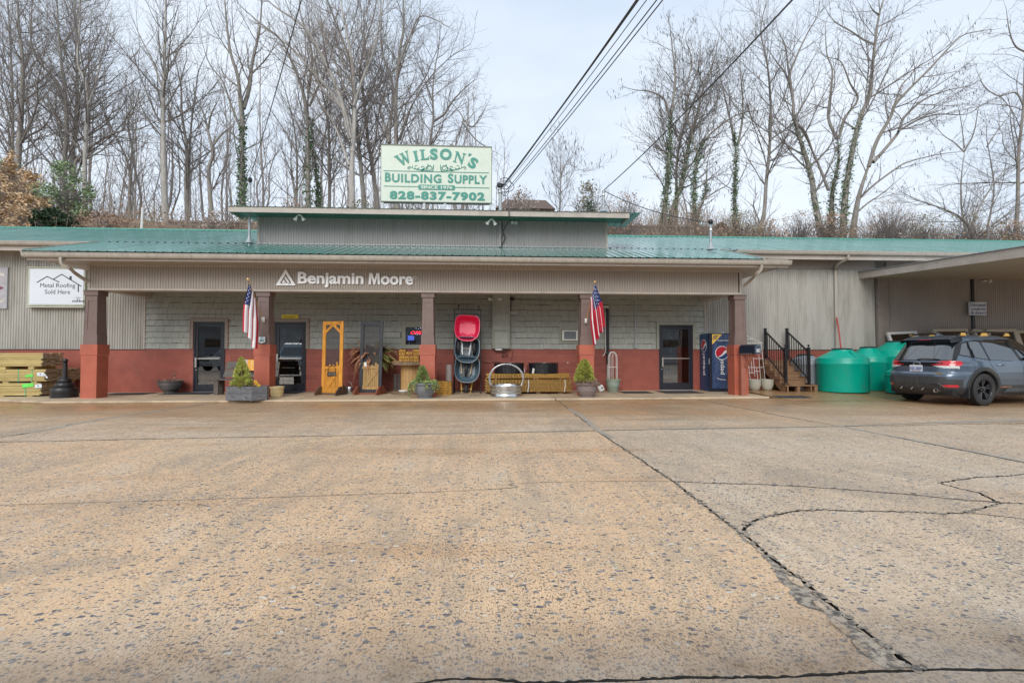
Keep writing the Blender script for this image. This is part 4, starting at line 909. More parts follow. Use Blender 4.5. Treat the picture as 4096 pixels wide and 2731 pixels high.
for sx in (-1, 1):
    for sz_ in (-1, 1):
        qb.cur = 1; qb.prism([(cxq+sx*hq*.45, czq+sz_*hq*.95), (cxq+sx*hq*.52, czq+sz_*hq*.70), (cxq+sx*hq*.9, czq+sz_*hq*.62), (cxq+sx*hq*.8, czq+sz_*hq*.80), (cxq+sx*hq*.66, czq+sz_*hq*.80), (cxq+sx*hq*.62, czq+sz_*hq*.95)], YW-.063, YW-.0605)
qb.build('quilt_star', m_q, t, off=o_)
# discount sign
t, o_, a, b_, c, d = wallbox('discount_sign', 'small white sign reading Discount windows & doors under the carport', 'sign', 3873, 3940, 1209, 1261, YW-.14, .05, M('pale_sign', (.62, .68, .76), .5))
for txt, f0, f1, g0, g1 in (('Discount', .05, .95, .66, .93), ('windows', .09, .93, .37, .60), ('& doors', .08, .95, .08, .32)):
    text_fit('lettering', txt, a+(b_-a)*f0, a+(b_-a)*f1, c+(d-c)*g0, c+(d-c)*g1, YW-.191, M('navy_print', (.03, .06, .16), .5) if 'navy_print' not in D.materials else D.materials['navy_print'], t, .002, o_, .012)
# AC unit
t, o_, a, b_, c, d = wallbox('air_conditioner', 'window air conditioner with white frame set in the wall left of the fourth post', 'air conditioner', 2247, 2307, 1322, 1362, YW+.05, .12, M('ac_grille_back', (.07, .08, .09), .5), .004, 'body')
MB().box(a-.005, YW-.10, c, a+.05, YW+.02, d).box(b_-.05, YW-.10, c, b_+.005, YW+.02, d).box(a+.05, YW-.101, d-.035, b_-.05, YW+.02, d).box(a+.05, YW-.101, c, b_-.05, YW+.02, c+.04).build('casing', m_white, t, off=o_, bevel=.006)
for k in range(11):
    z = c+.055+k*(d-c-.11)/10; MB().box(a+.05, YW-.085, z, b_-.05, YW-.07, z+.008).build('louvre', m_galvgrey, t, off=o_)

# ---------------------------------------------------------------- small wall fittings
def camx(px, py, label, flip=1):
    p = aty(px, py, YW-.2); t = thing('security_camera', label, 'camera', p)
    MB().box(.05*flip, -.0, -.03, .07*flip, .17, .03).tube([(.06*flip, .02, 0), (.0, -.02, .0)], .012, 8).build('bracket', m_white, t)
    b_ = MB(); b_.T = Matrix.Rotation(R(90), 4, 'X') @ Matrix.Rotation(R(-25*flip), 4, 'Y'); b_.lathe([(.03, -.06), (.042, -.05), (.042, .07), (.036, .07), (.03, .05)], n=20); b_.build('camera_body', m_white, t, smooth=True)
camx(1961, 1197, 'white bullet camera beside the left edge of the wall chase'); camx(2001, 1197, 'white bullet camera on the front of the wall chase', 1)
p = aty(2046, 1196, YW-.05); t = thing('junction_box', 'small black box on the shingles right of the wall chase', 'fitting', p)
MB().box(-.07, -.07, -.05, .09, .05, .05).tube([(.09, -.01, .0), (.5, -.0, -.03), (1.3, .0, -.045), (2.1, .0, -.04)], .007, 5).tube([(.0, -.02, -.05), (-.02, -.02, -.3), (.0, -.03, -.36)], .008, 5).build('box', m_iron, t, bevel=.006)
MB().tube([(-.02, -.0, -.40), (-.02, -.03, -.44), (.12, -.06, -.45), (.14, -.06, -.40)], .012, 8).build('hook', m_white, t)
p = aty(1995, 1398, YW-.14); t = thing('wall_lamp', 'pale oval lamp hanging below the wall chase with loose wires', 'light fixture', p)
b_ = MB(); b_.T = Matrix.Rotation(R(90), 4, 'Y'); b_.T = b_.T @ Matrix.Scale(.62, 4, (1, 0, 0)); b_.lathe([(.02, -.12), (.055, -.09), (.06, 0), (.055, .09), (.02, .12)], n=16); b_.build('shade', m_white, t, smooth=True)
rr2 = random.Random(4); b_ = MB()
for k in range(9): b_.tube(smoothpath([(.1, .05, .03), (.12+rr2.uniform(0, .12), .0, -.06), (.10+rr2.uniform(0, .22), .05, -.16), (.06+rr2.uniform(0, .2), .1, -.25)], 4), .004, 4)
b_.tube(smoothpath([(.42, .1, .03), (.45, .08, -.1), (.42, .1, -.28), (.38, .1, -.38)], 5), .006, 5).tube(smoothpath([(-1.1, .11, -.40), (-.7, .11, -.36), (-.35, .1, -.42), (-.05, .1, -.38), (.15, .1, -.45), (.3, .1, -.41)], 5), .006, 5)
b_.build('loose_wire', m_plastic, t)
# black vent pipe and white tube near the fourth post
p = aty(2430, 1230, YW-.06); t = thing('drain_pipe', 'tall black pipe with white elbow on the wall right of the fourth post', 'pipe', (p.x, YW-.06, .1)); o_ = tuple(t.location)
zt = p.z; zm = aty(2430, 1455, YW-.06).z; zl = aty(2430, 1530, YW-.06).z
MB().tube([(p.x, YW-.07, zt-.03), (p.x, YW-.07, zm)], .047, 12).build('black_pipe', m_plastic, t, off=o_, smooth=True)
MB().box(p.x-.03, YW-.05, zl, p.x+.035, YW-.002, zm+.03).build('lower_box', m_trim, t, off=o_)
MB().tube(smoothpath([(p.x+.01, YW-.07, zt-.12), (p.x+.01, YW-.07, zt+.0), (p.x-.04, YW-.07, zt+.02), (p.x-.14, YW-.07, zt+.03)], 4), .03, 8).build('elbow', m_white, t, off=o_, smooth=True)
MB().tube(smoothpath([(p.x-.07, YW-.06, zt-.15), (p.x-.07, YW-.06, 1.6), (p.x-.075, YW-.06, 1.35), (p.x-.11, YW-.06, 1.25), (p.x-.16, YW-.06, 1.18)], 5), .014, 8).build('white_tube', m_white, t, off=o_, smooth=True)
for z in (1.45, 1.28): MB().box(p.x-.11, YW-.10, z, p.x+.08, YW-.045, z+.02).build('clamp', m_galvgrey, t, off=o_)
p = aty(2539.5, 1213, YW-.04); q = aty(2539.5, 1392, YW-.04); t = thing('conduit', 'thin grey conduit with a small box low on the shingles, left of the third door', 'conduit', (p.x, YW-.04, q.z)); o_ = tuple(t.location)
MB().tube([(p.x, YW-.045, p.z), (p.x, YW-.045, q.z+.1)], .019, 8).build('tube', m_galvgrey, t, off=o_, smooth=True)
MB().box(p.x-.035, YW-.09, q.z, p.x+.035, YW-.02, q.z+.13).build('outlet_box', m_galvgrey, t, off=o_, bevel=.006); MB().box(p.x-.028, YW-.08, p.z-.02, p.x+.028, YW-.02, p.z+.07).build('top_box', m_galvgrey, t, off=o_, bevel=.006)

# ---------------------------------------------------------------- masts and wires
def mast(px, Y, pyb, pyt, r, label, base=True, head=True):
    p = aty(px, pyb, Y); q = aty(px, pyt, Y); t = thing('service_mast', label, 'mast', p); h = q.z-p.z
    MB().tube([(0, 0, -.15), (0, 0, h-.12)], r, 12).build('tube', m_galvgrey, t, smooth=True)
    if base: MB().lathe([(r*3.2, -.02), (r*2.6, .03), (r*1.2, .12), (r, .2)], n=16).build('flashing_boot', m_galvgrey, t, smooth=True)
    MB().lathe([(r*1.25, h*.62), (r*1.4, h*.62+.03), (r*1.25, h*.62+.06)], n=12).build('collar', m_galv, t)
    if head:
        b_ = MB(); b_.lathe([(r, h-.14), (r*1.7, h-.10), (r*1.8, h-.03), (r*1.1, h+.01), (.001, h+.02)], n=14); b_.box(-.02, -.14, h-.14, .02, -.02, h-.08); b_.build('weatherhead', m_iron, t, smooth=True)
    return Vector((q.x, Y, q.z))
ma = mast(997, 14.9, 969, 712, .035, 'grey pipe mast with black weatherhead through the left end of the raised roof')
mb_ = mast(2001, 15.6, 838, 735, .055, 'stub mast with insulators and cable loops beside the big rooftop sign', False)
mc = mast(2414, 16, 846, 748, .045, 'bare grey pipe mast at the right end of the raised roof', True, False)
md = mast(2843, 14.6, 996, 880, .04, 'grey mast with crossarm on the green roof right of the raised wall')
MB().tube([(-.28, -.02, -.14), (.12, .02, -.10)], .02, 6).tube([(-.3, -.02, -.16), (-.36, -.02, -.13)], .03, 6).build('crossarm', m_galvgrey, D.objects['service_mast.003'], loc=(0, 0, md.z-D.objects['service_mast.003'].location.z))
m_wire = M('black_wire', (.05, .05, .055), .5)
def wire(a, b_, sag, r, label, name='power_line', n=28, kink=0):
    a = Vector(a); b_ = Vector(b_); pts = []
    for k in range(n+1):
        t = k/n; p = a.lerp(b_, t); p.z -= sag*4*t*(1-t); pts.append(p-a)
    o = MB().tube(pts, r, 5).build(name, m_wire); o.location = a; return setp(o, label, 'cable', 'overhead wires')
def upto(a, px, Y): # continue from a through the top edge of the view at (px,0) at depth Y, on to a far pole behind the viewer
    e = aty(px, 0, Y); d = e-Vector(a); return Vector(a)+d*2.6
q0 = mb_+Vector((.1, 0, -.1))
for px, dz, r, nm in ((2500, 0, .016, 'outermost left overhead wire rising from the rooftop sign mast'), (2512, .06, .028, 'thick twisted overhead cable rising from the rooftop sign mast'), (2532, -.05, .011, 'third overhead wire in the bundle above the roof'), (2550, -.22, .014, 'fourth overhead wire, right of the thick cable'), (2562, -.3, .014, 'rightmost overhead wire of the bundle from the sign mast')):
    wire(q0+Vector((0, 0, dz)), upto(q0, px, 7.5), .28, r*.68, nm)
wire(mc+Vector((.02, 0, -.1)), upto(mc, 3030, 7.5), .55, .014, 'single overhead wire climbing to the upper right from the right roof mast')
wire(mc+Vector((.05, 0, -.15)), md+Vector((-.2, 0, -.05)), .16, .014, 'short wire sagging between the two right roof masts')
wire(ma+Vector((0, 0, -.05)), upto(ma, 1175, 8.5), .5, .010, 'single overhead wire climbing from the left roof mast')
for k, (dx, dz) in enumerate(((.16, 0), (.24, -.05), (.1, -.12))):
    pts = [(0, 0, 0)]+[(dx*1.2*math.cos(a)+.15, 0, dz+.18*math.sin(a)) for a in [R(x) for x in range(180, 520, 30)]]
    o = MB().tube(smoothpath(pts, 3), .011, 5).build('cable_loop', m_wire, D.objects['service_mast.001'], loc=(0, -.03, mb_.z-D.objects['service_mast.001'].location.z-.05*k))
# cable and downtube on the raised wall
p = aty(2000, 985, MY-.06); t = thing('wall_conduit', 'grey tube and looping black cable down the raised wall, right of centre', 'conduit', (p.x, MY-.04, p.z)); o_ = tuple(t.location)
zt = 5.38; MB().box(p.x-.035, MY-.07, p.z-.02, p.x+.035, MY-.015, zt).build('tube', m_boxsid, t, off=o_)
q = aty(2036, 838, 14.45)
MB().tube(smoothpath([(q.x-.02, 14.7, 5.95), (q.x-.01, 14.47, 5.55), (q.x, 14.44, 5.3), (q.x-.05, 14.8, 5.15), (q.x-.15, MY-.1, 5.02), (p.x+.16, MY-.07, 4.85), (p.x+.06, MY-.07, 4.65), (p.x+.05, MY-.07, 4.55)], 5), .016, 6).tube(smoothpath([(p.x+.05, MY-.07, 5.3), (p.x+.09, MY-.07, 5.0), (p.x+.03, MY-.07, 4.8), (p.x+.07, MY-.07, 4.6)], 5), .012, 5).build('cable', m_wire, t, off=o_)

# ---------------------------------------------------------------- carport on the right
CP = thing('carport', 'flat sloping carport roof projecting from the wall over the parked car', 'carport', (12.7, YW, 0)); o_ = (12.7, YW, 0)
cz = lambda y: 3.78-(YW-y)*.052
CYF = 10.4
MB().add([(12.64, CYF, cz(CYF)+.0), (12.68, CYF, cz(CYF)), (12.68, YW-.02, cz(YW)), (12.64, YW-.02, cz(YW)), (12.64, CYF, cz(CYF)+.24), (12.68, CYF, cz(CYF)+.24), (12.68, YW-.02, cz(YW)+.22), (12.64, YW-.02, cz(YW)+.22)], BF).build('rake_fascia', m_trim, CP, off=o_)
MB().box(12.64, CYF-.04, cz(CYF)-.02, 23, CYF, cz(CYF)+.24).build('front_fascia', m_trim, CP, off=o_)
for i in range(9):
    x0 = 12.70+i*1.15; MB().add([(x0+.004, CYF, cz(CYF)+.02), (x0+1.146, CYF, cz(CYF)+.02), (x0+1.146, YW-.03, cz(YW)+.02), (x0+.004, YW-.03, cz(YW)+.02), (x0+.004, CYF, cz(CYF)+.035), (x0+1.146, CYF, cz(CYF)+.035), (x0+1.146, YW-.03, cz(YW)+.035), (x0+.004, YW-.03, cz(YW)+.035)], BF).build('ceiling_board', M('carport_ceiling', (.50, .44, .35), .6, dirt=(.38, .33, .26), dfac=.5) if 'carport_ceiling' not in D.materials else D.materials['carport_ceiling'], CP, off=o_)
MB().add([(12.6, CYF-.06, cz(CYF)+.245), (23, CYF-.06, cz(CYF)+.245), (23, YW-.02, cz(YW)+.23), (12.6, YW-.02, cz(YW)+.23), (12.6, CYF-.06, cz(CYF)+.26), (23, CYF-.06, cz(CYF)+.26), (23, YW-.02, cz(YW)+.245), (12.6, YW-.02, cz(YW)+.245)], BF).build('roof_sheet', m_galvgrey, CP, off=o_)
for x in (13.0, 18.0, 22.8): MB().box(x-.07, CYF+.1, 0, x+.07, CYF+.24, cz(CYF)).build('post', m_iron, CP, off=o_)
p = aty(3955, 1122, YW-.25); t = thing('carport_lamp', 'small white spot lamp on the wall under the carport ceiling', 'light fixture', p)
MB().box(-.05, .1, -.02, .05, .25, .02).build('bracket', m_white, t)
b_ = MB(); b_.T = Matrix.Rotation(R(115), 4, 'X'); b_.lathe([(.02, -.04), (.03, 0), (.05, .07), (.045, .07), (.02, .05)], n=14, cap=False); b_.build('lamp_head', m_white, t, smooth=True)
# ---------------------------------------------------------------- flags
m_fr = M('flag_red', (.60, .025, .055), .7, var=.08); m_fw = M('flag_white', (.78, .76, .78), .7, var=.04); m_fb = M('flag_blue', (.015, .04, .17), .7, var=.1)
m_pole = M('varnished_pole', (.55, .28, .08), .4, var=.15); m_knob = M('gold_knob', (.75, .50, .20), .3, metal=.3)
def flag(tip, brk, lean, label, foot, seed):
    tip, brk = Vector(tip), Vector(brk); t = thing('american_flag', label, 'flag', brk); T_ = tip-brk; rf = random.Random(seed)
    MB().tube([(0, 0, 0), T_], .011, 8).build('flagpole', m_pole, t, smooth=True)
    b_ = MB(); b_.lathe([(.004, -.04), (.03, -.02), (.034, 0), (.028, .02), (.001, .034)], tuple(T_+T_.normalized()*.02), 14); b_.build('finial', m_knob, t, smooth=True)
    b_ = MB(); b_.box(-.035, .03, -.07, .035, .045, .07).tube([(0, .03, -.06), (0, -.03, -.02), (0, -.05, .06)], .018, 8).box(-.03, -.0, -.055, .03, .03, -.01); b_.build('bracket', m_white, t, bevel=.005)
    nu, nv = 52, 44; V = []; fly = 1.27; hoist = .88; d = T_.normalized(); top = T_-d*.03
    ls = 1 if lean > 0 else -1
    def P(u, v):
        a = top-d*hoist*u*.60 # gathered slightly along the pole
        g = min(1, v*2.2); amp = .030+.035*g; ph = u*2*math.pi*3.1
        w = .30*(1-.25*math.exp(-v*2)); x = a.x*(1-.5*g)+g*.5*top.x-ls*g*(u-.35)*w*.0
        x = a.x*(1-g*.35)+top.x*g*.35+(1 if T_.x < 0 else -1)*(u-.35)*.11*g+lean*v*fly*.13+math.cos(ph+.6)*amp*.75-ls*g*(.5-u)*(-.10)
        y = a.y-.02+math.sin(ph)*amp*(.5+g)-.05*g+.01*math.sin(v*7+u*3)
        z = a.z-v*fly*(.92+foot*u*.10)-.035*math.sin(ph*.5)*g-.02*u
        return Vector((x, y, z))
    g = [[P(i/nu, j/nv) for i in range(nu+1)] for j in range(nv+1)]
    b_ = MB(); vs = [p for row in g for p in row]; b_.add(vs, [])
    for j in range(nv):
        for i in range(nu):
            st = int(i/nu*13); can = (i/nu < 7/13) and (j/nv < .40)
            b_.f.append((j*(nu+1)+i, j*(nu+1)+i+1, (j+1)*(nu+1)+i+1, (j+1)*(nu+1)+i)); b_.m.append(2 if can else (0 if st % 2 == 0 else 1))
    c = b_.build('cloth', [m_fr, m_fw, m_fb], t, smooth=False, fix=False); c.data.polygons.foreach_set('use_smooth', [True]*len(c.data.polygons))
    s = MB()
    for r_ in range(9):
        for k in range(6 if r_ % 2 == 0 else 5):
            u = (.5+k+(0 if r_ % 2 == 0 else .5))/6.2*(7/13); v = (.7+r_)/9.6*.40; 
            for sd in (-1, 1):
                p = P(u, v); pu = (P(u+.004, v)-p).normalized(); pv = (P(u, v+.004)-p).normalized(); nr = pu.cross(pv).normalized()*.003*sd
                pts = []
                for q in range(10):
                    rr = .021 if q % 2 == 0 else .009; an = q*math.pi/5; pts.append(p+nr+pu*rr*math.sin(an)-pv*rr*math.cos(an))
                s.add(pts, [tuple(range(10))])
    s.build('star', m_fw, c, fix=False)
    return t
b1 = aty(1051, 1278, YP-.06); t1 = aty(993, 1119, YP-.62); flag(t1, b1, -.25, 'american flag hanging from an angled pole on the second post, over the bench', 1.2, 1)
b2 = aty(2345, 1283, YP-.06); t2 = aty(2379, 1130, YP-.62); flag(t2, b2, .9, 'american flag on an angled pole on the fourth post, beside the air conditioner', .3, 2)

# ---------------------------------------------------------------- left side: lumber and ash receptacle
LX = aty(166, 1573, 14.5).x
def lumber(xe, z0, rows, th, y0, y1, label, straps, tags, seed, colr=w_yellow):
    t = thing('lumber_stack', label, 'lumber', (xe-2.0, (y0+y1)/2, z0), group='lumber stacks by the left wall'); o_ = tuple(t.location); r = random.Random(seed); n = int((y1-y0)/.145)
    base = MB().box(-2.1, 0, 0, 2.0, .138, th*.9).build('board', w_yellow, t, bevel=.004, seg=1); first = True
    for k in range(rows):
        for j in range(n):
            o = base if first else link('board', base.data, None, t)
            if not first: b_ = o.modifiers.new('bevel', 'BEVEL'); b_.width = .004; b_.segments = 1
            first = False; o.location = (r.uniform(-.05, .015)-(0.03 if j else 0), y0+j*.145-o_[1]+r.uniform(-.004, .004), k*th+r.uniform(0, .003)); o.rotation_euler = (0, r.uniform(-.002, .002), r.uniform(-.002, .002))
    # grey weathered ends
    eg = MB().box(0, .002, .001, .012, .136, th*.88).build('board_end', w_endgr, t, bevel=.003, seg=1); f2 = True
    bs = [c for c in t.children if c.name.startswith('board') and not c.name.startswith('board_end')]
    for c in bs:
        o = eg if f2 else link('board_end', eg.data, None, t); f2 = False; o.location = (c.location.x+2.0+.0005, c.location.y, c.location.z)
    h = rows*th
    for dx in straps: MB().box(xe+dx-o_[0], y0-.006-o_[1], -.01, xe+dx+.018-o_[0], y0-.002-o_[1], h+.004).box(xe+dx-o_[0], y0-.006-o_[1], h, xe+dx+.018-o_[0], y1-o_[1], h+.004).build('strap', M('green_strap', (.08, .50, .25), .4) if 'green_strap' not in D.materials else D.materials['green_strap'], t)
    for kind_, dx, dz, w, hh, rot in tags:
        b_ = MB(); b_.T = Matrix.Translation((xe+dx-o_[0], y0-.012-o_[1], dz)) @ Matrix.Rotation(R(rot), 4, 'Y'); b_.box(-w/2, 0, -hh/2, w/2, .003, hh/2)
        b_.build('tag', M('lime_tag', (.15, .75, .12), .4) if kind_ == 'g' and 'lime_tag' not in D.materials else (D.materials['lime_tag'] if kind_ == 'g' else m_signw), t)
        if kind_ != 'g': MB().box(xe+dx-o_[0]-w*.12, y0-.0135-o_[1], dz-hh*.1, xe+dx-o_[0]+w*.1, y0-.012-o_[1], dz+hh*.15).build('tag_print', m_ink, t)
    for k in range(2): MB().box(xe-1.15+k*.75-o_[0], y0+.03-o_[1], -.085, xe-1.0+k*.75-o_[0], y1-o_[1], -.002).build('bolster', w_yellow, t, bevel=.004)
    return t
lumber(LX-.02, .092, 9, .038, 14.5, 15.75, 'bottom stack of yellow treated boards with grey ends and a green tag', (-.42,), (('g', -.34, .28, .30, .10, -8), ('w', -.06, .26, .18, .10, -4)), 1)
lumber(LX+.09, .478, 9, .0375, 14.5, 15.85, 'middle stack of yellow treated boards with two green straps and a curled white label', (-.72, -.36), (('g', -.42, .16, .20, .07, -6), ('w', -.12, .20, .18, .10, 2), ('w', .02, .15, .04, .14, -38)), 2)
lumber(LX+.05, .90, 7, .053, 14.45, 15.2, 'topmost shorter stack of thicker paler boards by the left wall', (), (), 3)
p = onz(262, 1588, .0); p = Vector((aty(260, 1500, 14.2).x, 14.2, 0)); t = thing('ash_receptacle', 'black ribbed outdoor ash receptacle with slim neck beside the left post', 'ash bin', p); t.scale = (1, 1, .9)
prof = [(.28, 0), (.295, .02), (.295, .05), (.305, .055), (.305, .09), (.295, .095), (.295, .12), (.305, .125), (.305, .16), (.295, .165), (.295, .19), (.30, .20), (.30, .31), (.275, .36), (.21, .375), (.215, .39), (.205, .395), (.205, .415), (.215, .42), (.215, .47), (.19, .505), (.15, .515), (.152, .53), (.146, .535), (.152, .55), (.15, .60), (.12, .645), (.075, .665), (.07, .675)]
MB().lathe(prof, n=40).build('base', m_plastic, t, smooth=True)
MB().lathe([(.062, .66), (.054, .75), (.05, 1.0), (.046, 1.03), (.06, 1.035), (.062, 1.045), (.05, 1.05), (.044, 1.10), (.058, 1.105), (.06, 1.12), (.035, 1.125)], n=24).build('neck', m_plastic, t, smooth=True)
MB().lathe([(.03, 1.12), (.055, 1.145), (.065, 1.175), (.055, 1.215), (.03, 1.235), (.001, 1.242)], n=24).build('cap', m_plastic, t, smooth=True)

# ---------------------------------------------------------------- plants helpers
def leafmat(name, col, dark):
    m, nt, b = newmat(name); g = nn(nt, 'ShaderNodeNewGeometry')
    c = ramp(nt, g.outputs['Random Per Island'], [(0, dark), (.5, col), (1, tuple(min(1, x*1.5) for x in col))]); nt.links.new(c, b.inputs['Base Color']); b.inputs['Roughness'].default_value = .6
    return m
m_ever = leafmat('dwarf_conifer_needles', (.42, .44, .09), (.17, .22, .06)); m_ever2 = leafmat('dark_conifer_needles', (.27, .34, .11), (.10, .15, .06))
m_brnl = leafmat('dry_brown_leaf', (.27, .17, .13), (.12, .07, .05)); m_fern = leafmat('green_fern', (.34, .36, .11), (.17, .19, .06)); m_ferndry = leafmat('dry_fern', (.42, .20, .11), (.22, .10, .06))
m_ivy = leafmat('ivy_leaf', (.10, .18, .07), (.04, .09, .035)); m_tan = leafmat('tan_beech_leaf', (.60, .43, .26), (.38, .25, .13))
def leafcloud(b_, pts, size, rnd, asp=.55, nrm=None):
    for p in pts:
        p = Vector(p); d = Vector((rnd.uniform(-1, 1), rnd.uniform(-1, 1), rnd.uniform(-.3, 1))).normalized(); u = d.orthogonal().normalized(); s = size*rnd.uniform(.6, 1.4)
        b_.add([p, p+d*s*.5+u*s*asp*.5, p+d*s, p+d*s*.5-u*s*asp*.5], [(0, 1, 2, 3)])
def conetree(b_, h, r, n, size, rnd, z0=0, cl=60, lean=0., shape=1.0):
    """tufted conifer: many small tufts at cluster points over a cone surface"""
    cs = []
    for k in range(cl):
        v = rnd.random()**.8; a = rnd.uniform(0, 2*math.pi); rr = r*(1-v)**shape*(.75+.3*rnd.random())+.02
        cs.append((rr*math.cos(a)+lean*v*h, rr*math.sin(a), z0+v*h, r*.26*(1.15-.6*v)))
    for k in range(n):
        c = rnd.choice(cs); q = Vector((rnd.gauss(0, 1), rnd.gauss(0, 1), rnd.gauss(0, 1)))*c[3]*.45
        p = Vector(c[:3])+q; out = Vector((c[0], c[1], .6*r+q.z)).normalized()
        d = (out+Vector((rnd.uniform(-.6, .6), rnd.uniform(-.6, .6), rnd.uniform(-.2, .7)))).normalized(); u = d.orthogonal().normalized(); s = size*rnd.uniform(.6, 1.3)
        b_.add([p-u*s*.22, p+u*s*.22, p+d*s], [(0, 1, 2)])
m_soil = M('potting_soil', (.05, .035, .025), .9, var=.4, scale=30, bump=1)
# bench behind the planter
p = Vector((aty(905, 1500, 15.1).x, 15.0, .06)); t = thing('bench', 'dark grey wooden bench with tilted plank back, signs leaning on it', 'bench', p); bl = 1.55
MB().box(-.25, -.28, .42, bl, -.09, .46).build('seat_board', w_bench, t, bevel=.004); MB().box(-.25, -.08, .42, bl, .12, .46).build('seat_board', w_bench, t, bevel=.004)
for x in (-.18, bl-.25):
    MB().box(x, -.24, 0, x+.13, -.17, .42).build('leg', w_bench, t, bevel=.004); MB().box(x, .02, 0, x+.13, .09, .42).build('leg', w_bench, t, bevel=.004); MB().box(x+.02, -.17, .30, x+.11, .02, .42).build('brace', w_bench, t)
for k in range(2):
    z0 = .50+k*.235; o = MB().add([(-.10+.02*k, .10+.06*k, z0), (bl-.05, .10+.06*k, z0), (bl-.05, .135+.06*k, z0), (-.10+.02*k, .135+.06*k, z0), (-.06+.03*k, .155+.06*k, z0+.222), (bl-.05, .155+.06*k, z0+.222), (bl-.05, .19+.06*k, z0+.222), (-.06+.03*k, .19+.06*k, z0+.222)], BF).build('back_board', w_bench, t, bevel=.004)
m_orange = M('orange_sign', (.80, .36, .01), .5)
def leansign(px, py, w, h, label, kind):
    q = aty(px, py, 14.98); t = thing('leaning_sign', label, 'sign', q, R(0)); t.rotation_euler = (R(-13), R(5 if kind == 'w' else 0), 0)
    MB().box(-w/2, 0, 0, w/2, .01, h).build('panel', m_white if kind == 'w' else m_orange, t, bevel=.002)
    if kind == 'w':
        MB().box(-w/2+.008, -.002, .008, w/2-.008, -.0005, .018).box(-w/2+.008, -.002, h-.018, w/2-.008, -.0005, h-.008).box(-w/2+.008, -.002, .018, -w/2+.016, -.0005, h-.018).box(w/2-.016, -.002, .018, w/2-.008, -.0005, h-.018).build('border', m_ink, t)
        b_ = MB(); b_.prism([(.75*w/2*math.cos(a*math.pi/10), h*.83+.10*h*math.sin(a*math.pi/10)) for a in range(20)], -.003, -.0005); b_.build('red_oval', M('danger_red', (.55, .03, .04), .5), t)
        text_fit('lettering', '25', -w*.30, w*.34, h*.36, h*.66, -.0005, m_ink, t, .002, bold=.05)
        for k in range(3): MB().box(-w*.34, -.002, h*(.10+.08*k), w*.34, -.0005, h*(.14+.08*k)).build('text_line', m_ink, t)
    else: text_fit('lettering', 'E', -w*.1, w*.35, h*.55, h*.9, -.0005, M('pale_orange', (.85, .6, .25), .5), t, .002); text_fit('lettering', 'C', -w*.1, w*.35, h*.12, h*.45, -.0005, D.materials['pale_orange'], t, .002)
leansign(965, 1482, .25, .34, 'white warning sign with red oval leaning on the bench back', 'w'); leansign(1004, 1482, .26, .33, 'orange sign leaning on the bench, mostly behind the second post', 'o')
# grey planter box (hexagonal timber)
A0 = onz(914, 1601, .06); A1 = onz(1005, 1603, .06); A2 = Vector((A1.x+.27, A1.y+.22, .06)); A0 = Vector((A0.x, A1.y+.10, .06)); cen = (A0+A2)/2+Vector((.0, .22, 0))
t = thing('planter_box', 'weathered grey timber planter box at the foot of the second post', 'planter', ((A0.x+A2.x)/2, A1.y+.3, .06)); o_ = Vector(t.location)
poly = [A0, A1, A2, A2+Vector((-.10, .34, 0)), A0+Vector((.30, .46, 0)), A0+Vector((-.04, .28, 0))]
for lv in range(2):
    for k in range(6):
        a, b_ = poly[k]-o_, poly[(k+1) % 6]-o_; d = (b_-a).normalized(); z = .09+lv*.178+.0
        q = MB().obox(a-d*.01+Vector((0, 0, z)), b_+d*.012+Vector((0, 0, z+random.uniform(-.004, .004))), .045, .170).build('plank', w_grey, t, bevel=.008)
MB().prism([(q.x-o_.x, q.y-o_.y) for q in poly], .22, .30, 'z').build('soil', m_soil, t)
for k in range(6):
    a = poly[k]-o_; MB().box(a.x-.02, a.y-.02, 0, a.x+.02, a.y+.02, .345).build('corner_post', w_grey, t)
rnd = random.Random(21)
sp = Vector((aty(966, 1540, A1.y+.3).x, A1.y+.3, .34)); t = thing('dwarf_conifer', 'yellow-green dwarf conifer growing in the timber planter box', 'shrub', sp)
b_ = MB(); conetree(b_, .76, .22, 8500, .055, rnd, cl=95); b_.build('foliage', m_ever, t, fix=False); MB().tube([(0, 0, -.06), (0, 0, .5)], .015, 6).build('stem', m_brnl, t)
b_ = MB(); rr3 = random.Random(5)
for k in range(700):
    a = rr3.uniform(0, 6.28); q = rr3.random()**.5*.27; leafcloud(b_, [(q*math.cos(a), q*math.sin(a)*.8, .04+rr3.uniform(0, .16)*(1-q*2))], .03, rr3, .4)
b_.build('dry_underside', m_brnl, t, fix=False)
p = Vector((aty(1027, 1530, A1.y+.25).x, A1.y+.25, .36)); t = thing('daffodil', 'yellow daffodil blooms at the right end of the timber planter', 'flower', p)
m_yf = M('yellow_petal', (.85, .60, .02), .5)
b_ = MB()
for (x, z) in ((0, .12), (.06, .07), (-.03, .17), (.04, .03)): b_.tube([(x*.5, 0, -.05), (x, 0, z)], .004, 5)
b_.build('stem', m_fern, t)
for (x, z) in ((0, .12), (.06, .07), (-.03, .17), (.04, .03)):
    b_ = MB()
    for k in range(6): a = k*math.pi/3; b_.add([(x, -.01, z), (x+.03*math.cos(a-.4), -.012, z+.03*math.sin(a-.4)), (x+.045*math.cos(a), -.014, z+.045*math.sin(a)), (x+.03*math.cos(a+.4), -.012, z+.03*math.sin(a+.4))], [(0, 1, 2, 3)])
    b_.T = Matrix.Translation((x, -.01, z)) @ Matrix.Rotation(R(90), 4, 'X'); b_.lathe([(.012, 0), (.018, .03)], n=10, cap=False); b_.build('bloom', m_yf, t)
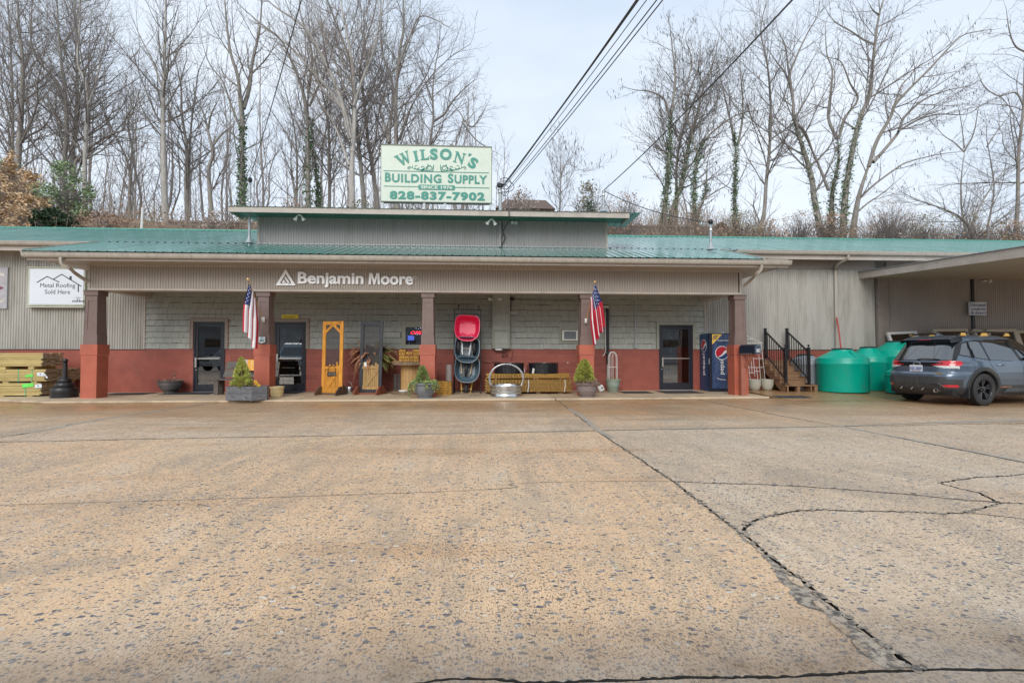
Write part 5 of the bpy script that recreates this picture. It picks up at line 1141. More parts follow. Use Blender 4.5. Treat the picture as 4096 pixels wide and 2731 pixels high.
# pots
def pot(pt, prof, name, label, mat, fl=0, flz=(.1, .3), soil=None, n=48, cat='pot'):
    t = thing(name, label, cat, pt)
    if fl:
        vs = []; fs = []; m_ = 120
        P2 = []
        for i in range(len(prof)-1):
            (r0, z0), (r1, z1) = prof[i], prof[i+1]; k = 4 if abs(z1-z0) > .03 else 1
            for j in range(k): P2.append((r0+(r1-r0)*j/k, z0+(z1-z0)*j/k))
        P2.append(prof[-1])
        for (r_, z) in P2:
            for k in range(m_):
                a = 2*math.pi*k/m_; inb = 1. if flz[0] < z < flz[1] else 0.
                s = abs(math.sin((a+(z-flz[0])*2.2)*fl/2)); rr = r_+inb*(.010*s-.004); vs.append((rr*math.cos(a), rr*math.sin(a), z))
        for i in range(len(P2)-1):
            for k in range(m_): k2 = (k+1) % m_; fs.append((i*m_+k, i*m_+k2, (i+1)*m_+k2, (i+1)*m_+k))
        MB().add(vs, fs).build('pot_body', mat, t, smooth=True)
    else: MB().lathe(prof, n=n, cap=False).build('pot_body', mat, t, smooth=True)
    if soil: MB().lathe([(0.001, soil[1]+.01), (soil[0], soil[1])], n=24).build('soil', m_soil, t)
    return t
def at(px, Y, z=.06): return Vector((aty(px, 1500, Y).x, Y, z))
m_bowl = M('grey_bowl', (.12, .11, .11), .45, var=.15, dirt=(.2, .18, .16), dfac=.4)
m_pgrey = M('grey_glazed_pot', (.19, .205, .23), .35, var=.1); m_pmauve = M('mauve_pot', (.24, .195, .19), .5, var=.12); m_pcream = M('cream_clay_pot', (.60, .47, .24), .5, var=.12, scale=14, bump=.3); m_pgrn = M('sage_green_pot', (.30, .36, .30), .5, var=.08); m_urn = M('stone_white_urn', (.46, .45, .38), .5, var=.07)
pb = at(682, 15.55); t = pot(pb, [(.14, 0), (.17, .005), (.175, .03), (.16, .04), (.25, .13), (.315, .27), (.32, .33), (.35, .345), (.355, .37), (.33, .375), (.30, .35)], 'bowl_planter', 'wide grey bowl planter with dead stems left of the first door', m_bowl, 60, (.06, .28), (.31, .33))
b_ = MB(); rr3 = random.Random(8)
for k in range(60): x, y = rr3.uniform(-.25, .25), rr3.uniform(-.2, .2); b_.tube([(x, y, .33), (x+rr3.uniform(-.06, .06), y, .37+rr3.uniform(0, .08))], .004, 4)
leafcloud(b_, [(rr3.uniform(-.25, .25), rr3.uniform(-.2, .2), .36+rr3.uniform(0, .04)) for k in range(160)], .04, rr3); b_.build('dead_stem', m_brnl, t, fix=False)
t = thing('bird_ornament', 'small rusty bird garden ornament standing in the bowl planter', 'ornament', pb+Vector((.13, -.05, .36)))
b_ = MB(); b_.tube([(0, 0, 0), (0, 0, .18)], .006, 5).tube([(.03, 0, -.02), (.02, 0, .14)], .008, 5); b_.build('stick', m_brnl, t)
b_ = MB(); b_.tube(smoothpath([(-.055, 0, .15), (-.02, 0, .17), (.02, 0, .20), (.035, 0, .225), (.07, 0, .22)], 4), [.004, .008, .014, .02, .024, .026, .026, .025, .024, .022, .02, .02, .02, .018, .012, .006, .003][:17], 8); b_.build('bird_body', m_brnl, t, smooth=True)
t = pot(at(1108, 14.0), [(.13, 0), (.15, .01), (.165, .08), (.175, .22), (.185, .235), (.195, .26), (.195, .285), (.18, .29), (.165, .27)], 'clay_pot', 'small cream clay pot with embossed swags between second post and door', m_pcream, 0, (0, 0), (.165, .26))
b_ = MB()
for k in range(6):
    a0 = k*math.pi/3; b_.tube([(.172*math.cos(a0+x*.09), .172*math.sin(a0+x*.09), .17-.05*math.sin(math.pi*x/10)) for x in range(11)], .008, 6)
b_.build('swag', m_pcream, t, smooth=True)
p3_ = at(1701, 13.45); t = pot(p3_, [(.19, 0), (.20, .015), (.17, .035), (.20, .07), (.27, .18), (.285, .27), (.29, .34), (.33, .36), (.34, .385), (.335, .405), (.31, .41), (.29, .37)], 'round_planter', 'large grey ribbed planter pot in front of the third post', m_pgrey, 40, (.06, .27), (.29, .38), cat='planter')
p4_ = at(2347, 13.45); t = pot(p4_, [(.19, 0), (.20, .015), (.17, .035), (.20, .07), (.265, .18), (.275, .27), (.275, .32), (.305, .335), (.315, .36), (.30, .385), (.28, .35)], 'round_planter', 'large mauve ribbed planter pot in front of the fourth post', m_pmauve, 40, (.06, .27), (.27, .35), cat='planter')
t = thing('dwarf_conifer', 'narrow cone-shaped conifer in the grey ribbed planter', 'shrub', p3_+Vector((-.08, 0, .38))); b_ = MB(); conetree(b_, .46, .17, 7500, .042, rnd, cl=85, shape=.7); b_.build('foliage', m_ever2, t, fix=False); MB().tube([(0, 0, -.05), (0, 0, .35)], .012, 6).build('stem', m_brnl, t)
t = thing('dwarf_conifer', 'round-topped yellow-green conifer in the mauve planter', 'shrub', p4_+Vector((-.06, 0, .40))); b_ = MB(); conetree(b_, .58, .235, 10500, .046, rnd, cl=120, shape=.55); b_.build('foliage', m_ever, t, fix=False); MB().tube([(0, 0, -.1), (0, 0, .4)], .014, 6).build('stem', m_brnl, t)
t = thing('trailing_ivy', 'ivy spilling down the left side of the grey ribbed planter', 'plant', p3_+Vector((0, 0, .38))); b_ = MB(); st_ = MB(); rr3 = random.Random(3)
for k in range(26):
    a = rr3.uniform(0, 6.28); L_ = rr3.uniform(.05, .2)
    if k < 12: a = R(180+rr3.uniform(-25, 25)); L_ = rr3.uniform(.15, .42)
    pts = [Vector((.1*math.cos(a), .1*math.sin(a), .03)), Vector((.32*math.cos(a), .32*math.sin(a), .05)), Vector((.38*math.cos(a)-.03, .38*math.sin(a), -.05)), Vector((.40*math.cos(a)-.03+rr3.uniform(-.04, .04), .38*math.sin(a), -.05-L_*.9))]
    sp2 = smoothpath(pts, 10); st_.tube(sp2, .003, 4)
    leafcloud(b_, [p+Vector((rr3.uniform(-.02, .02), rr3.uniform(-.02, .02), rr3.uniform(-.01, .02))) for p in sp2 for _ in range(2)], .035, rr3, .8)
for k in range(500): a = rr3.uniform(0, 6.28); q = rr3.random()**.5*.32; leafcloud(b_, [(q*math.cos(a), q*math.sin(a), .02+rr3.uniform(0, .06))], .04, rr3, .8)
b_.build('leaves', m_ever2, t, fix=False); st_.build('vine_stem', m_brnl, t)
t = thing('ground_cover', 'dry purplish-brown foliage filling the rim of the mauve planter', 'plant', p4_+Vector((0, 0, .38))); b_ = MB()
for k in range(2200): a = rr3.uniform(0, 6.28); q = rr3.random()**.45*.34; leafcloud(b_, [(q*math.cos(a)+.02, q*math.sin(a), .06-.9*max(0, q-.24)+rr3.uniform(-.05, .05))], .035, rr3, .8)
b_.build('leaves', m_brnl, t, fix=False); MB().lathe([(.001, .03), (.26, -.01)], n=20).build('root_mat', m_soil, t)
pg = at(2451, 15.35); t = pot(pg, [(.15, 0), (.16, .01), (.19, .16), (.195, .165), (.20, .2), (.215, .33), (.235, .34), (.24, .385), (.225, .39), (.20, .36)], 'green_pot', 'tall sage green pot holding a wire trellis by the right stucco wall', m_pgrn, 0, (0, 0), (.2, .35))
b_ = MB()
for k in range(120): a = rr3.uniform(0, 6.28); q = rr3.uniform(.05, .25); leafcloud(b_, [(q*math.cos(a), q*math.sin(a), .36+rr3.uniform(-.02, .06))], .04, rr3, .5)
b_.build('sprout', m_fern, t, fix=False)
t = thing('wire_trellis', 'arched white wire trellis standing in the sage green pot', 'trellis', pg+Vector((0, 0, .35)))
for k, y in enumerate((-.06, .06)):
    w = .125; pts = [(-w, y, 0), (-w, y, .70)]+[(-w*math.cos(a*math.pi/10), y, .70+.20*math.sin(a*math.pi/10)) for a in range(11)]+[(w, y, .70), (w, y, 0)]
    MB().tube(pts, .010, 6).build('arch', m_white, t, smooth=True)
MB().tube([(0, -.03, 0), (0, -.03, .9)], .009, 6).tube([(-.04, .05, .0), (-.04, .05, .82)], .008, 6).build('centre_rod', m_white, t); MB().tube([(-.125, -.06, .42), (.125, -.06, .42)], .008, 6).tube([(-.125, .06, .42), (.125, .06, .42)], .008, 6).build('cross_rod', m_white, t)
p = at(2403, 15.2); t = thing('white_jug', 'white plastic jug lying tilted behind the mauve planter', 'jug', p+Vector((0, 0, .12))); t.rotation_euler = (0, R(-25), 0)
b_ = MB().box(-.09, -.06, -.10, .09, .06, .10); b_.build('body', m_white, t, bevel=.035, seg=3); b_ = MB(); b_.T = Matrix.Translation((.03, -.06, .0)) @ Matrix.Rotation(R(90), 4, 'X'); b_.lathe([(.025, 0), (.022, .02)], n=12); b_.build('cap', m_ink, t)

# ---------------------------------------------------------------- display screen doors
def screendoor(px0, px1, Y, rot, frame_mat, foot_mat, label, lab2, top_brace, tiltb, pick, seed, tops):
    xl_, xr_ = aty(px0, 1500, Y).x, aty(px1, 1500, Y).x; W = xr_-xl_; H = 2.10; t = thing('screen_door', label, 'screen door', ((xl_+xr_)/2, Y, .10), rot); t.rotation_euler = (R(tiltb), 0, rot); r = random.Random(seed)
    h = W/2; s = .105; d = .035
    def bx(name, x0, z0, x1, z1, mat=frame_mat, y0=-d, y1=0.): return MB().box(x0, y0, z0, x1, y1, z1).build(name, mat, t, bevel=.004)
    bx('stile', -h, 0, -h+s, H); bx('stile', h-s, 0, h, H); bx('top_rail', -h+s+.001, H-.11, h-s-.001, H); 
    if top_brace:
        for sg in (-1, 1):
            a, b_ = (sg*(h-s+.01), H-.38), (sg*(h-s-.22), H-.10); MB().obox((a[0], -d*.5, a[1]), (b_[0], -d*.5, b_[1]), .03, .075, up=(0, 1, 0)).build('corner_brace', frame_mat, t, bevel=.004) if False else MB().prism([(sg*(h-s), H-.36), (sg*(h-s), H-.26), (sg*(h-s-.16), H-.11), (sg*(h-s-.26), H-.11)], -d+.004, -.004).build('corner_brace', frame_mat, t, bevel=.004)
    bx('bottom_rail', -h+s+.001, .0, h-s-.001, .16 if pick is None else .10)
    if pick is not None: bx('lower_rail', -h+s+.001, .105, h-s-.001, .17, pick)
    pm = pick or frame_mat
    n = 8; w = (W-2*s)/n
    for k in range(n): bx('picket', -h+s+k*w+.003, .165, -h+s+(k+1)*w-.003, .76+tops[k]*.16, pm, -.018, -.004)
    bx('middle_rail', -h+s-.02, .70, h-s+.001, .78, pm, -d-.004, -.020)
    MB().prism([(-h+s, .16), (-h+s+.12, .16), (h-s, .63), (h-s, .71), (h-s-.06, .71), (-h+s, .22)], -d-.002, -.0195).build('diagonal_brace', pm, t, bevel=.003)
    MB().box(-h+s, -.003, .16, h-s, -.002, H-.11).build('screen', m_screen, t)
    ft = thing('door_stand', lab2, 'stand', ((xl_+xr_)/2, Y, .06), rot)
    for x in (-h-.0, h-.02): MB().prism([(-.36, 0), (.36, 0), (.36, .07), (.14, .24), (-.14, .24), (-.36, .07)], x-.02, x+.02, 'x').build('foot', foot_mat, ft, bevel=.004)
    MB().box(-h-.02, -.10, .01, h, -.05, .05).box(-h-.02, .06, .01, h, .10, .05).build('cross_piece', foot_mat, ft); return t, h
tA, h = screendoor(1283, 1375, 14.7, R(-14), w_orange, w_brnf, 'orange stained screen door with corner braces and a hanging plaque', 'dark brown wooden stand holding the orange screen door', True, -1.5, None, 5, (-.5, .1, .5, .0, .45, -.1, .95, .35))
b_ = MB().box(-.14, -.055, .50, .14, -.045, .62); b_.build('welcome_plaque', w_char, tA, bevel=.008); text_fit('lettering', 'WELCOME', -.12, .12, .53, .59, -.056, w_endgr, tA, .004)
MB().tube(smoothpath([(-.12, -.05, .62), (-.10, -.06, .74), (.0, -.06, .80), (.10, -.06, .74), (.12, -.05, .62)], 4), .006, 5).build('plaque_wire', m_iron, tA)
tB, h = screendoor(1434, 1530, 14.75, R(-12), w_char, w_redw, 'black charred screen door with plain wood picket lower half', 'red-brown wooden stand holding the black screen door', False, -3., w_picket, 6, (.9, .2, 1.0, -.3, .4, .25, .8, .5))
MB().box(-.2, -.045, .78, -.12, -.04, .90).build('price_tag', m_white, tB)
# fern
p = at(1487, 15.25, 1.12); t = thing('fern', 'big shaggy fern turning brown behind the black screen door', 'fern', p); gr = MB(); br = MB(); rr3 = random.Random(12)
for k in range(330):
    a = rr3.uniform(0, 6.28); L_ = rr3.uniform(.5, 1.); up = rr3.uniform(.1, .95); droop = rr3.uniform(.35, .95)
    tgt = gr if (math.cos(a) > .1 and rr3.random() < .72) else br; pr = None
    for i in range(15):
        s = i/14; q = Vector((math.cos(a)*L_*s*(.95-.25*s*droop), math.sin(a)*L_*s*.62, up*.85*s-droop*.95*s*s*L_*1.1))
        if pr is not None and i > 1:
            d = (q-pr).normalized(); sd = d.cross(Vector((0, 0, 1))); sd = sd.normalized() if sd.length > .05 else Vector((1, 0, 0)); w = .075*math.sin(math.pi*min(1, s*.93+.08))+.006
            for sg in (-1, 1): 
                for m_ in (0, .5): c = pr.lerp(q, m_); tgt.add([c, c+d*.026, c+sd*sg*w+d*.026+Vector((0, 0, -.012)), c+sd*sg*w*.9-d*.002+Vector((0, 0, -.012))], [(0, 1, 2, 3)])
        pr = q
gr.build('green_frond', m_fern, t, fix=False); br.build('brown_frond', m_ferndry, t, fix=False)
MB().lathe([(.10, -.2), (.15, .0), (.16, .02), (.001, .03)], n=20).build('pot', m_plastic, t)
p = at(1487, 15.2, .06); t = thing('plant_stand', 'dark stand under the fern, behind the black screen door', 'stand', p)
MB().box(-.25, -.2, .62, .25, .2, .68).build('top', w_brnf, t)
for x in (-.22, .18):
    for y in (-.18, .14): MB().box(x, y, 0, x+.04, y+.04, .62).build('leg', w_brnf, t)
# watering can
p = at(1398, 15.0); t = thing('watering_can', 'galvanised watering can on the walk between the two screen doors', 'watering can', p)
MB().lathe([(.085, 0), (.09, .01), (.095, .10), (.10, .19), (.095, .20), (.09, .19)], n=24, cap=False).lathe([(.001, .005), (.085, .004)], n=24).build('can_body', m_galv, t, smooth=True)
MB().tube([(-.08, 0, .05), (-.17, -.0, .22)], [.025, .012], 8).lathe([(.012, .2), (.03, .25), (.001, .26)], (-.17, 0, 0), 12).build('spout', m_galv, t, smooth=True)
MB().tube([(-.085+.085*(1-math.cos(a*math.pi/10)), 0, .19+.15*math.sin(a*math.pi/10)) for a in range(11)], .008, 6).build('handle', m_galv, t, smooth=True)
# spool table and its load
SX = aty(1650, 1500, 14.95).x; t = thing('cable_spool', 'large wooden cable spool used as a table behind the third post', 'spool table', (SX, 14.95, .06)); o_ = Vector(t.location)
def disc(z0, z1, r, name):
    n = 8; w = 2*r/n
    for k in range(n):
        y0, y1 = -r+k*w+.003, -r+(k+1)*w-.003; ym = max(abs(y0), abs(y1)) if abs(y0+y1) > 1e-3 else 0
        pts = []
        for y in (y0, (y0+y1)/2, y1): pts.append((math.sqrt(max(.0004, r*r-y*y)), y))
        poly = pts+[(-x, y) for x, y in pts[::-1]]; MB().prism(poly, z0, z1, 'z').build(name, w_top, t, bevel=.004)
disc(0, .09, .62, 'base_plank'); disc(.86, .95, .60, 'top_plank')
n = 22
for k in range(n):
    a = 2*math.pi*k/n; b_ = MB(); b_.T = Matrix.Rotation(a, 4, 'Z'); b_.box(-.048, -.345, .092, .048, -.322, .858); b_.build('stave', w_spool, t, bevel=.004)
MB().lathe([(.32, .091), (.32, .859)], n=24, cap=False).build('drum_core', w_top, t)
def bundle(p, w, h, d, nx, nz, label, rot=0.):
    t = thing('stake_bundle', label, 'bundle', p, rot, 'bundles of amber wood stakes'); r = random.Random(int(p[0]*997) ^ int(p[2]*131)); dx = w/nx; dz = h/nz
    MB().box(-w/2+.01, -d/2+.02, .005, w/2-.01, d/2-.01, h-.005).build('gap_shade_core', m_groove, t); proto = MB().box(0, 0, 0, dx*.84, d, dz*.94).build('stake', w_amber, t, bevel=min(dx, dz)*.18, seg=1); bv = proto.modifiers[0]; f = True  # dark box added inside, its colour stands for shade between the stakes
    for i in range(nx):
        for j in range(nz):
            o = proto if f else link('stake', proto.data, None, t); f = False
            o.location = (-w/2+i*dx+r.uniform(-.003, .003), -d/2+r.uniform(-.014, .014), j*dz)
            if not o.modifiers: b_ = o.modifiers.new('bevel', 'BEVEL'); b_.width = bv.width; b_.segments = 1
    return t
BX = lambda px, Y: aty(px, 1500, Y).x
tz_ = 1.012
for k, (px, z, nx, nz, lb) in enumerate(((1612, .19, 5, 2, 'upper left stake bundle on the spool table'), (1640, .21, 5, 1, 'middle top stake bundle on the spool table'), (1668, .19, 5, 2, 'upper right stake bundle on the spool table, by the post'), (1612, 0, 5, 2, 'lower left stake bundle on the spool table'), (1638, 0, 5, 2, 'lower middle stake bundle resting on the spool table'), (1664, 0, 5, 2, 'lower right stake bundle on the spool table, by the post'))):
    bundle((BX(px, 14.85), 14.85+(.02 if k % 2 else 0), tz_+z), .195, .18 if nz == 2 else .09, .28, nx, nz, lb)
for k, (px, z, lb) in enumerate(((1762, 0, 'lower left stake bundle on the walk right of the third post'), (1792, 0, 'lower right stake bundle on the walk beside the wheelbarrow rack'), (1762, .205, 'upper left stake bundle on the walk right of the third post'), (1792, .20, 'upper right stake bundle beside the wheelbarrow rack, under the grey tube'))):
    bundle((BX(px, 14.45), 14.45, .06+z), .225, .20, .34, 6, 3, lb)
p = aty(1594, 1439, 14.7); t = thing('loose_stakes', 'few loose wood stakes lying on the left edge of the spool table', 'stakes', (p.x, 14.7, tz_))
for k in range(4): MB().obox((-.16, k*.03-.03, .012+.0*k), (.12+.02*k, k*.035-.02, .014), .028, .02).build('stake', w_picket, t)
t = thing('wrapped_tube', 'grey tube roll wrapped in clear plastic, upright behind the stake bundles', 'tube roll', (BX(1795, 14.75), 14.75, .06))
MB().lathe([(.09, 0), (.092, .45), (.088, .5), (.092, .8), (.085, .86), (.03, .875)], n=24).build('roll', M('wrapped_plastic', (.30, .26, .24), .22, var=.25, scale=18, bump=.8, bscale=25), t, smooth=True)
t.scale = (1, 1, 1.0); t.location.z = .06
t = thing('paint_lid', 'white round lid lying on the spool base', 'lid', (BX(1612, 14.5), 14.62, .152)); MB().lathe([(.001, .04), (.13, .04), (.14, .03), (.14, 0), (.001, 0)], n=24).build('lid', m_white, t)
t = thing('plank_pair', 'short dark planks leaning under the spool table', 'planks', (BX(1588, 15.4), 15.4, .06))
MB().box(-.10, 0, 0, .0, .04, .55).build('plank', w_bench, t); MB().box(.02, .02, 0, .09, .06, .56).build('plank', w_bench, t)

# ---------------------------------------------------------------- wheelbarrow rack
RXc = aty(1869, 1500, 15.1).x; RY = 15.15; t = thing('display_rack', 'tall black metal rack holding three wheelbarrows', 'rack', (RXc, RY, .06)); hw = .40
ztop = aty(1869, 1238, RY).z-.06
b_ = MB()
for x in (-hw, hw): MB().box(x-.015, -.015, 0, x+.015, .015, ztop).build('upright', m_iron, t)
for z in (ztop, ztop-.145, .06): MB().box(-hw-.015, -.016, z-.014, hw+.015, .014, z+.014).build('crossbar', m_iron, t)
for x in (-hw, hw): MB().tube([(x, .0, .55), (x, -.34, .02)], .012, 6).tube([(x, -.35, .012), (x, .45, .012)], .012, 6).tube([(x, 0, ztop-.05), (x, .42, .02)], .012, 6).build('brace', m_iron, t)
m_tred = M('red_plastic_tub', (.85, .028, .12), .3, var=.04); m_tblue = M('blue_grey_tub', (.10, .155, .20), .32, var=.08, dirt=(.07, .09, .11), dfac=.5)
m_ylw = M('yellow_handle_wood', (.75, .45, .03), .4, var=.1); m_ash = M('ash_handle_wood', (.50, .36, .22), .5, var=.12)
def tub_outline(s, n=48):
    pts = []
    for k in range(n):
        a = 2*math.pi*k/n; c, s_ = math.cos(a), math.sin(a)
        if s_ >= 0: e = 5.; x = .37*abs(c)**(2/e)*(1 if c > 0 else -1)*(1-.10*s_); z = .36*abs(s_)**(2/e)
        else: e = 2.5; x = .37*abs(c)**(2/e)*(1 if c > 0 else -1); z = -.43*abs(s_)**(2/e)
        pts.append((x*s, z*s))
    return pts
def barrow(zc, tub, wheels, handle, label, seed, tilt=-12, twist=3):
    t = thing('wheelbarrow', label, 'wheelbarrow', (RXc, RY-.16, zc)); t.rotation_euler = (R(tilt), R(twist), 0)
    lv = [(1.03, -.005, 0), (1.03, -.022, 0), (.985, -.02, 0), (.95, .04, .0), (.86, .16, .01), (.76, .25, .02), (.66, .285, .02), (.3, .29, .02)]
    vs = []; n = 48
    for (s, y, dz) in lv:
        for (x, z) in tub_outline(s, n): vs.append((x, y, z+dz))
    fs = [(i*n+k, i*n+(k+1) % n, (i+1)*n+(k+1) % n, (i+1)*n+k) for i in range(len(lv)-1) for k in range(n)]; fs.append(tuple(range((len(lv)-1)*n, len(lv)*n)))
    b_ = MB(); b_.add(vs, fs); o = b_.build('tub', tub, t, smooth=True, fix=False); so_ = o.modifiers.new('solid', 'SOLIDIFY'); so_.thickness = .008
    for x in (-.14, .14):
        for z in (.14, -.20): b_ = MB(); b_.T = Matrix.Translation((x, .275, z)) @ Matrix.Rotation(R(90), 4, 'X'); b_.lathe([(.012, 0), (.010, .008), (.001, .01)], n=10); b_.build('bolt', m_white, t)
    MB().tube(smoothpath([(-.20, .24, .19), (-.12, .235, .225), (.12, .235, .225), (.20, .24, .19)], 4), .008, 6).build('floor_rib', tub, t)
    for s in (-1, 1):
        MB().obox((s*.30, .34, .75), (s*.13, .33, -.72), .04, .04).build('handle', handle, t, bevel=.008)
        MB().tube([(s*.30, .34, .62), (s*.315, .345, .80)], .024, 10).build('grip', m_plastic, t)
        MB().tube(smoothpath([(s*.26, .36, .30), (s*.37, .50, .22), (s*.38, .55, .05), (s*.36, .45, -.1), (s*.2, .35, -.18)], 4), .014, 7).build('leg', m_galvgrey, t)
    MB().tube([(-.13, .33, -.72), (-.08, .33, -.76), (.08, .33, -.76), (.13, .33, -.72)], .014, 6).build('nose_guard', m_steel, t)
    ws = (0,) if wheels == 1 else (-.24, .24)
    for wxx in ws:
        b_ = MB(); b_.T = Matrix.Translation((wxx, .30, -.58)) @ Matrix.Rotation(R(90), 4, 'Y'); b_.lathe([(.13, -.035), (.17, -.045), (.195, -.03), (.20, 0), (.195, .03), (.17, .045), (.13, .035)], n=28); wt = b_.build('wheel', m_rubber, t, smooth=True)
        b_ = MB(); b_.T = Matrix.Translation((wxx, .30, -.58)) @ Matrix.Rotation(R(90), 4, 'Y'); b_.lathe([(.001, -.04), (.04, -.045), (.05, -.02), (.12, -.02), (.135, -.03), (.135, .03), (.12, .02), (.05, .02), (.04, .045), (.001, .04)], n=24); b_.build('hub', m_galvgrey, wt, smooth=True)
    MB().tube([(-.27 if wheels == 2 else -.13, .30, -.58), (.27 if wheels == 2 else .13, .30, -.58)], .01, 6).build('axle', m_steel, t)
    if wheels == 2:
        for s in (-1, 1): MB().obox((s*.14, .22, -.38), (s*.10, .20, -.82), .03, .03).build('tow_bar', m_galvgrey, t)
        MB().tube([(-.12, .21, -.62), (.12, .21, -.62)], .012, 6).build('cross_bar', m_steel, t)
    return t
zc = lambda py: aty(1869, py, RY-.16).z
barrow(zc(1308), m_tred, 2, m_galvgrey, 'bright red two-wheeled wheelbarrow, topmost on the rack', 1)
barrow(zc(1394), m_tblue, 1, m_ash, 'blue-grey wheelbarrow with wooden handles in the middle of the rack', 2)
barrow(zc(1473), m_tblue, 1, m_ylw, 'blue-grey wheelbarrow with yellow handles, lowest on the rack', 3)

# ---------------------------------------------------------------- stock tank with hoop
pt_ = Vector((aty(2024, 1560, 13.85).x, 13.87, .06)); t = thing('stock_tank', 'round galvanised stock tank at the front edge of the walk', 'stock tank', pt_)
rt_ = .435; prof = [(rt_-.02, 0), (rt_, .01), (rt_, .07), (rt_-.006, .08), (rt_-.006, .10), (rt_+.006, .125), (rt_+.006, .135), (rt_-.006, .15), (rt_-.006, .19), (rt_, .205), (rt_, .28), (rt_+.012, .29), (rt_+.018, .305), (rt_+.012, .32), (rt_, .318), (rt_-.012, .30), (rt_-.012, .03), (.001, .025)]
MB().lathe(prof, n=64).build('tank_wall', m_galv, t, smooth=True)
MB().tube([(rt_+.01, 0, .30), (rt_+.01, 0, .30)], .01, 4)
t = thing('steel_hoop', 'large doubled galvanised hoop standing in the round stock tank', 'hoop', pt_+Vector((0, .0, .08)))
for k, (dx, dy, tw) in enumerate(((0, 0, 0), (.03, .07, .06), (.02, .12, .10))):
    rh = .475; pts = [(rh*math.cos(a*math.pi/32)+dx, rh*math.sin(a*math.pi/32)*.14+dy-.05*math.sin(a*math.pi/32), rh*.86*(1+math.sin(a*math.pi/32))) for a in range(65)]
    if k == 2: continue
    MB().tube(pts, .016, 8, False).build('hoop_tube', m_galv if k == 0 else m_steel, t, smooth=True)

# ---------------------------------------------------------------- wood lattice bundles, fire rings, table grill
def pile(px0, px1, Y, z0, h, d, rows, label, straps=(), seed=0, skew=0.):
    x0, x1 = aty(px0, 1500, Y).x, aty(px1, 1500, Y).x; t = thing('lattice_pile', label, 'lattice bundle', ((x0+x1)/2, Y+d/2, z0)); o_ = Vector(t.location); r = random.Random(seed)
    W = x1-x0; b_ = MB(); n = int(W/.085)
    for k in range(rows):
        z = k*h/rows; off = .04*(k % 2); x = -W/2+off
        while x < W/2-.02:
            w = r.uniform(.055, .085); yy = -d/2+r.uniform(-.012, .008); b_.add([(x, yy, z+.004), (min(x+w, W/2), yy, z+.001), (min(x+w, W/2), d/2, z+.002), (x, d/2, z+.002), (x+.004, yy+.003, z+h/rows*.72), (min(x+w, W/2)-.004, yy+.003, z+h/rows*.66), (min(x+w, W/2), d/2, z+h/rows*.7), (x, d/2, z+h/rows*.7)], BF); x += w+r.uniform(.010, .022)
        pass
    o = b_.build('lath_ends', w_amber, t); o['kind'] = 'stuff'; MB().box(-W/2+.01, -d/2+.03, .01, W/2-.01, d/2-.01, h-.005).build('gap_shade_core', m_groove, t)  # dark box behind the laths paints the shade in their gaps
    MB().box(-W/2, -d/2-.005, h+.0, W/2, d/2, h+.012).build('top_panel', w_amber, t)
    for s in straps: x = aty(s, 1500, Y).x-o_.x; MB().tube([(x-.01, -d/2-.02, -.01), (x+.02, -d/2-.022, h*.5), (x+.01, -d/2-.02, h+.012)], .012, 5).build('strap', m_white, t)
    return t
PY0 = 14.55
pile(1940, 2287, PY0, .13, .35, .75, 9, 'lower thick bundle of amber wood lattice on blocks behind the stock tank', (2112, 2258), 1)
pile(1945, 2280, PY0, .535, .105, .80, 3, 'thin upper bundle of wood lattice carrying the two black fire rings', (), 2)
t = thing('support_blocks', 'small wood blocks under and between the lattice bundles', 'blocks', (.5, PY0+.1, .06))
for px, z in ((1975, .01), (2155, .01), (2245, .01)): x = aty(px, 1500, PY0).x-.5; MB().box(x-.07, 0, z, x+.07, .5, z+.06).build('block', w_step, t)
for px, z in ((1983, .435), (2150, .435), (2244, .435), (2138, .435)): x = aty(px, 1500, PY0).x-.5; MB().box(x-.03, -.08, z, x+.03, .5, z+.04).build('spacer', w_step, t)
m_ring = M('black_glossy_steel', (.015, .017, .022), .14, var=.3, scale=12, spec=.6)
for px, lb, yy, sx in ((2036, 'left black steel fire ring on the lattice bundle, behind the hoop', 15.02, 1), (2173, 'right black steel fire ring on the lattice bundle, with white tag', 14.98, 1)):
    p = Vector((aty(px, 1480, yy).x, yy, .655)); t = thing('fire_ring', lb, 'fire ring', p, 0, 'black fire rings')
    MB().lathe([(.452, 0), (.46, .005), (.452, .01), (.452, .04), (.456, .29), (.466, .30), (.466, .315), (.445, .315), (.44, .29), (.44, .0)], n=64, cap=False).build('ring_wall', m_ring, t, smooth=True)
    a = R(-135 if px > 2100 else -5); tg = MB(); tg.T = Matrix.Translation((.47*math.cos(a), .47*math.sin(a), .10)) @ Matrix.Rotation(a+R(90), 4, 'Z') @ Matrix.Rotation(R(12), 4, 'Y'); tg.box(-.035, -.01, -.09, .035, .0, .06); tg.build('tag', m_white, t)
p = aty(2125, 1459, 15.35); t = thing('grill_stand', 'rust-brown flat plate on two thin rods behind the right fire ring', 'stand', (p.x, 15.35, .64))
MB().prism([(-.24, p.z-.64+.05), (.24, p.z-.64+.05), (.16, p.z-.64), (-.16, p.z-.64)], -.1, .1).build('plate', w_redw, t)
for x in (-.12, .12): MB().tube([(x, 0, 0), (x, 0, p.z-.64)], .010, 6).build('rod', m_iron, t)
p = aty(2272, 1450, 15.6); q = aty(2226, 1470, 15.3); t = thing('poker', 'thin rusty poker leaning up from the right fire ring', 'poker', q); d = p-q
MB().tube([(-.25, 0, -.12), d*.93], .007, 5).build('rod', w_redw, t); MB().tube([d*.93, d], .018, 6).build('tip', m_white, t)
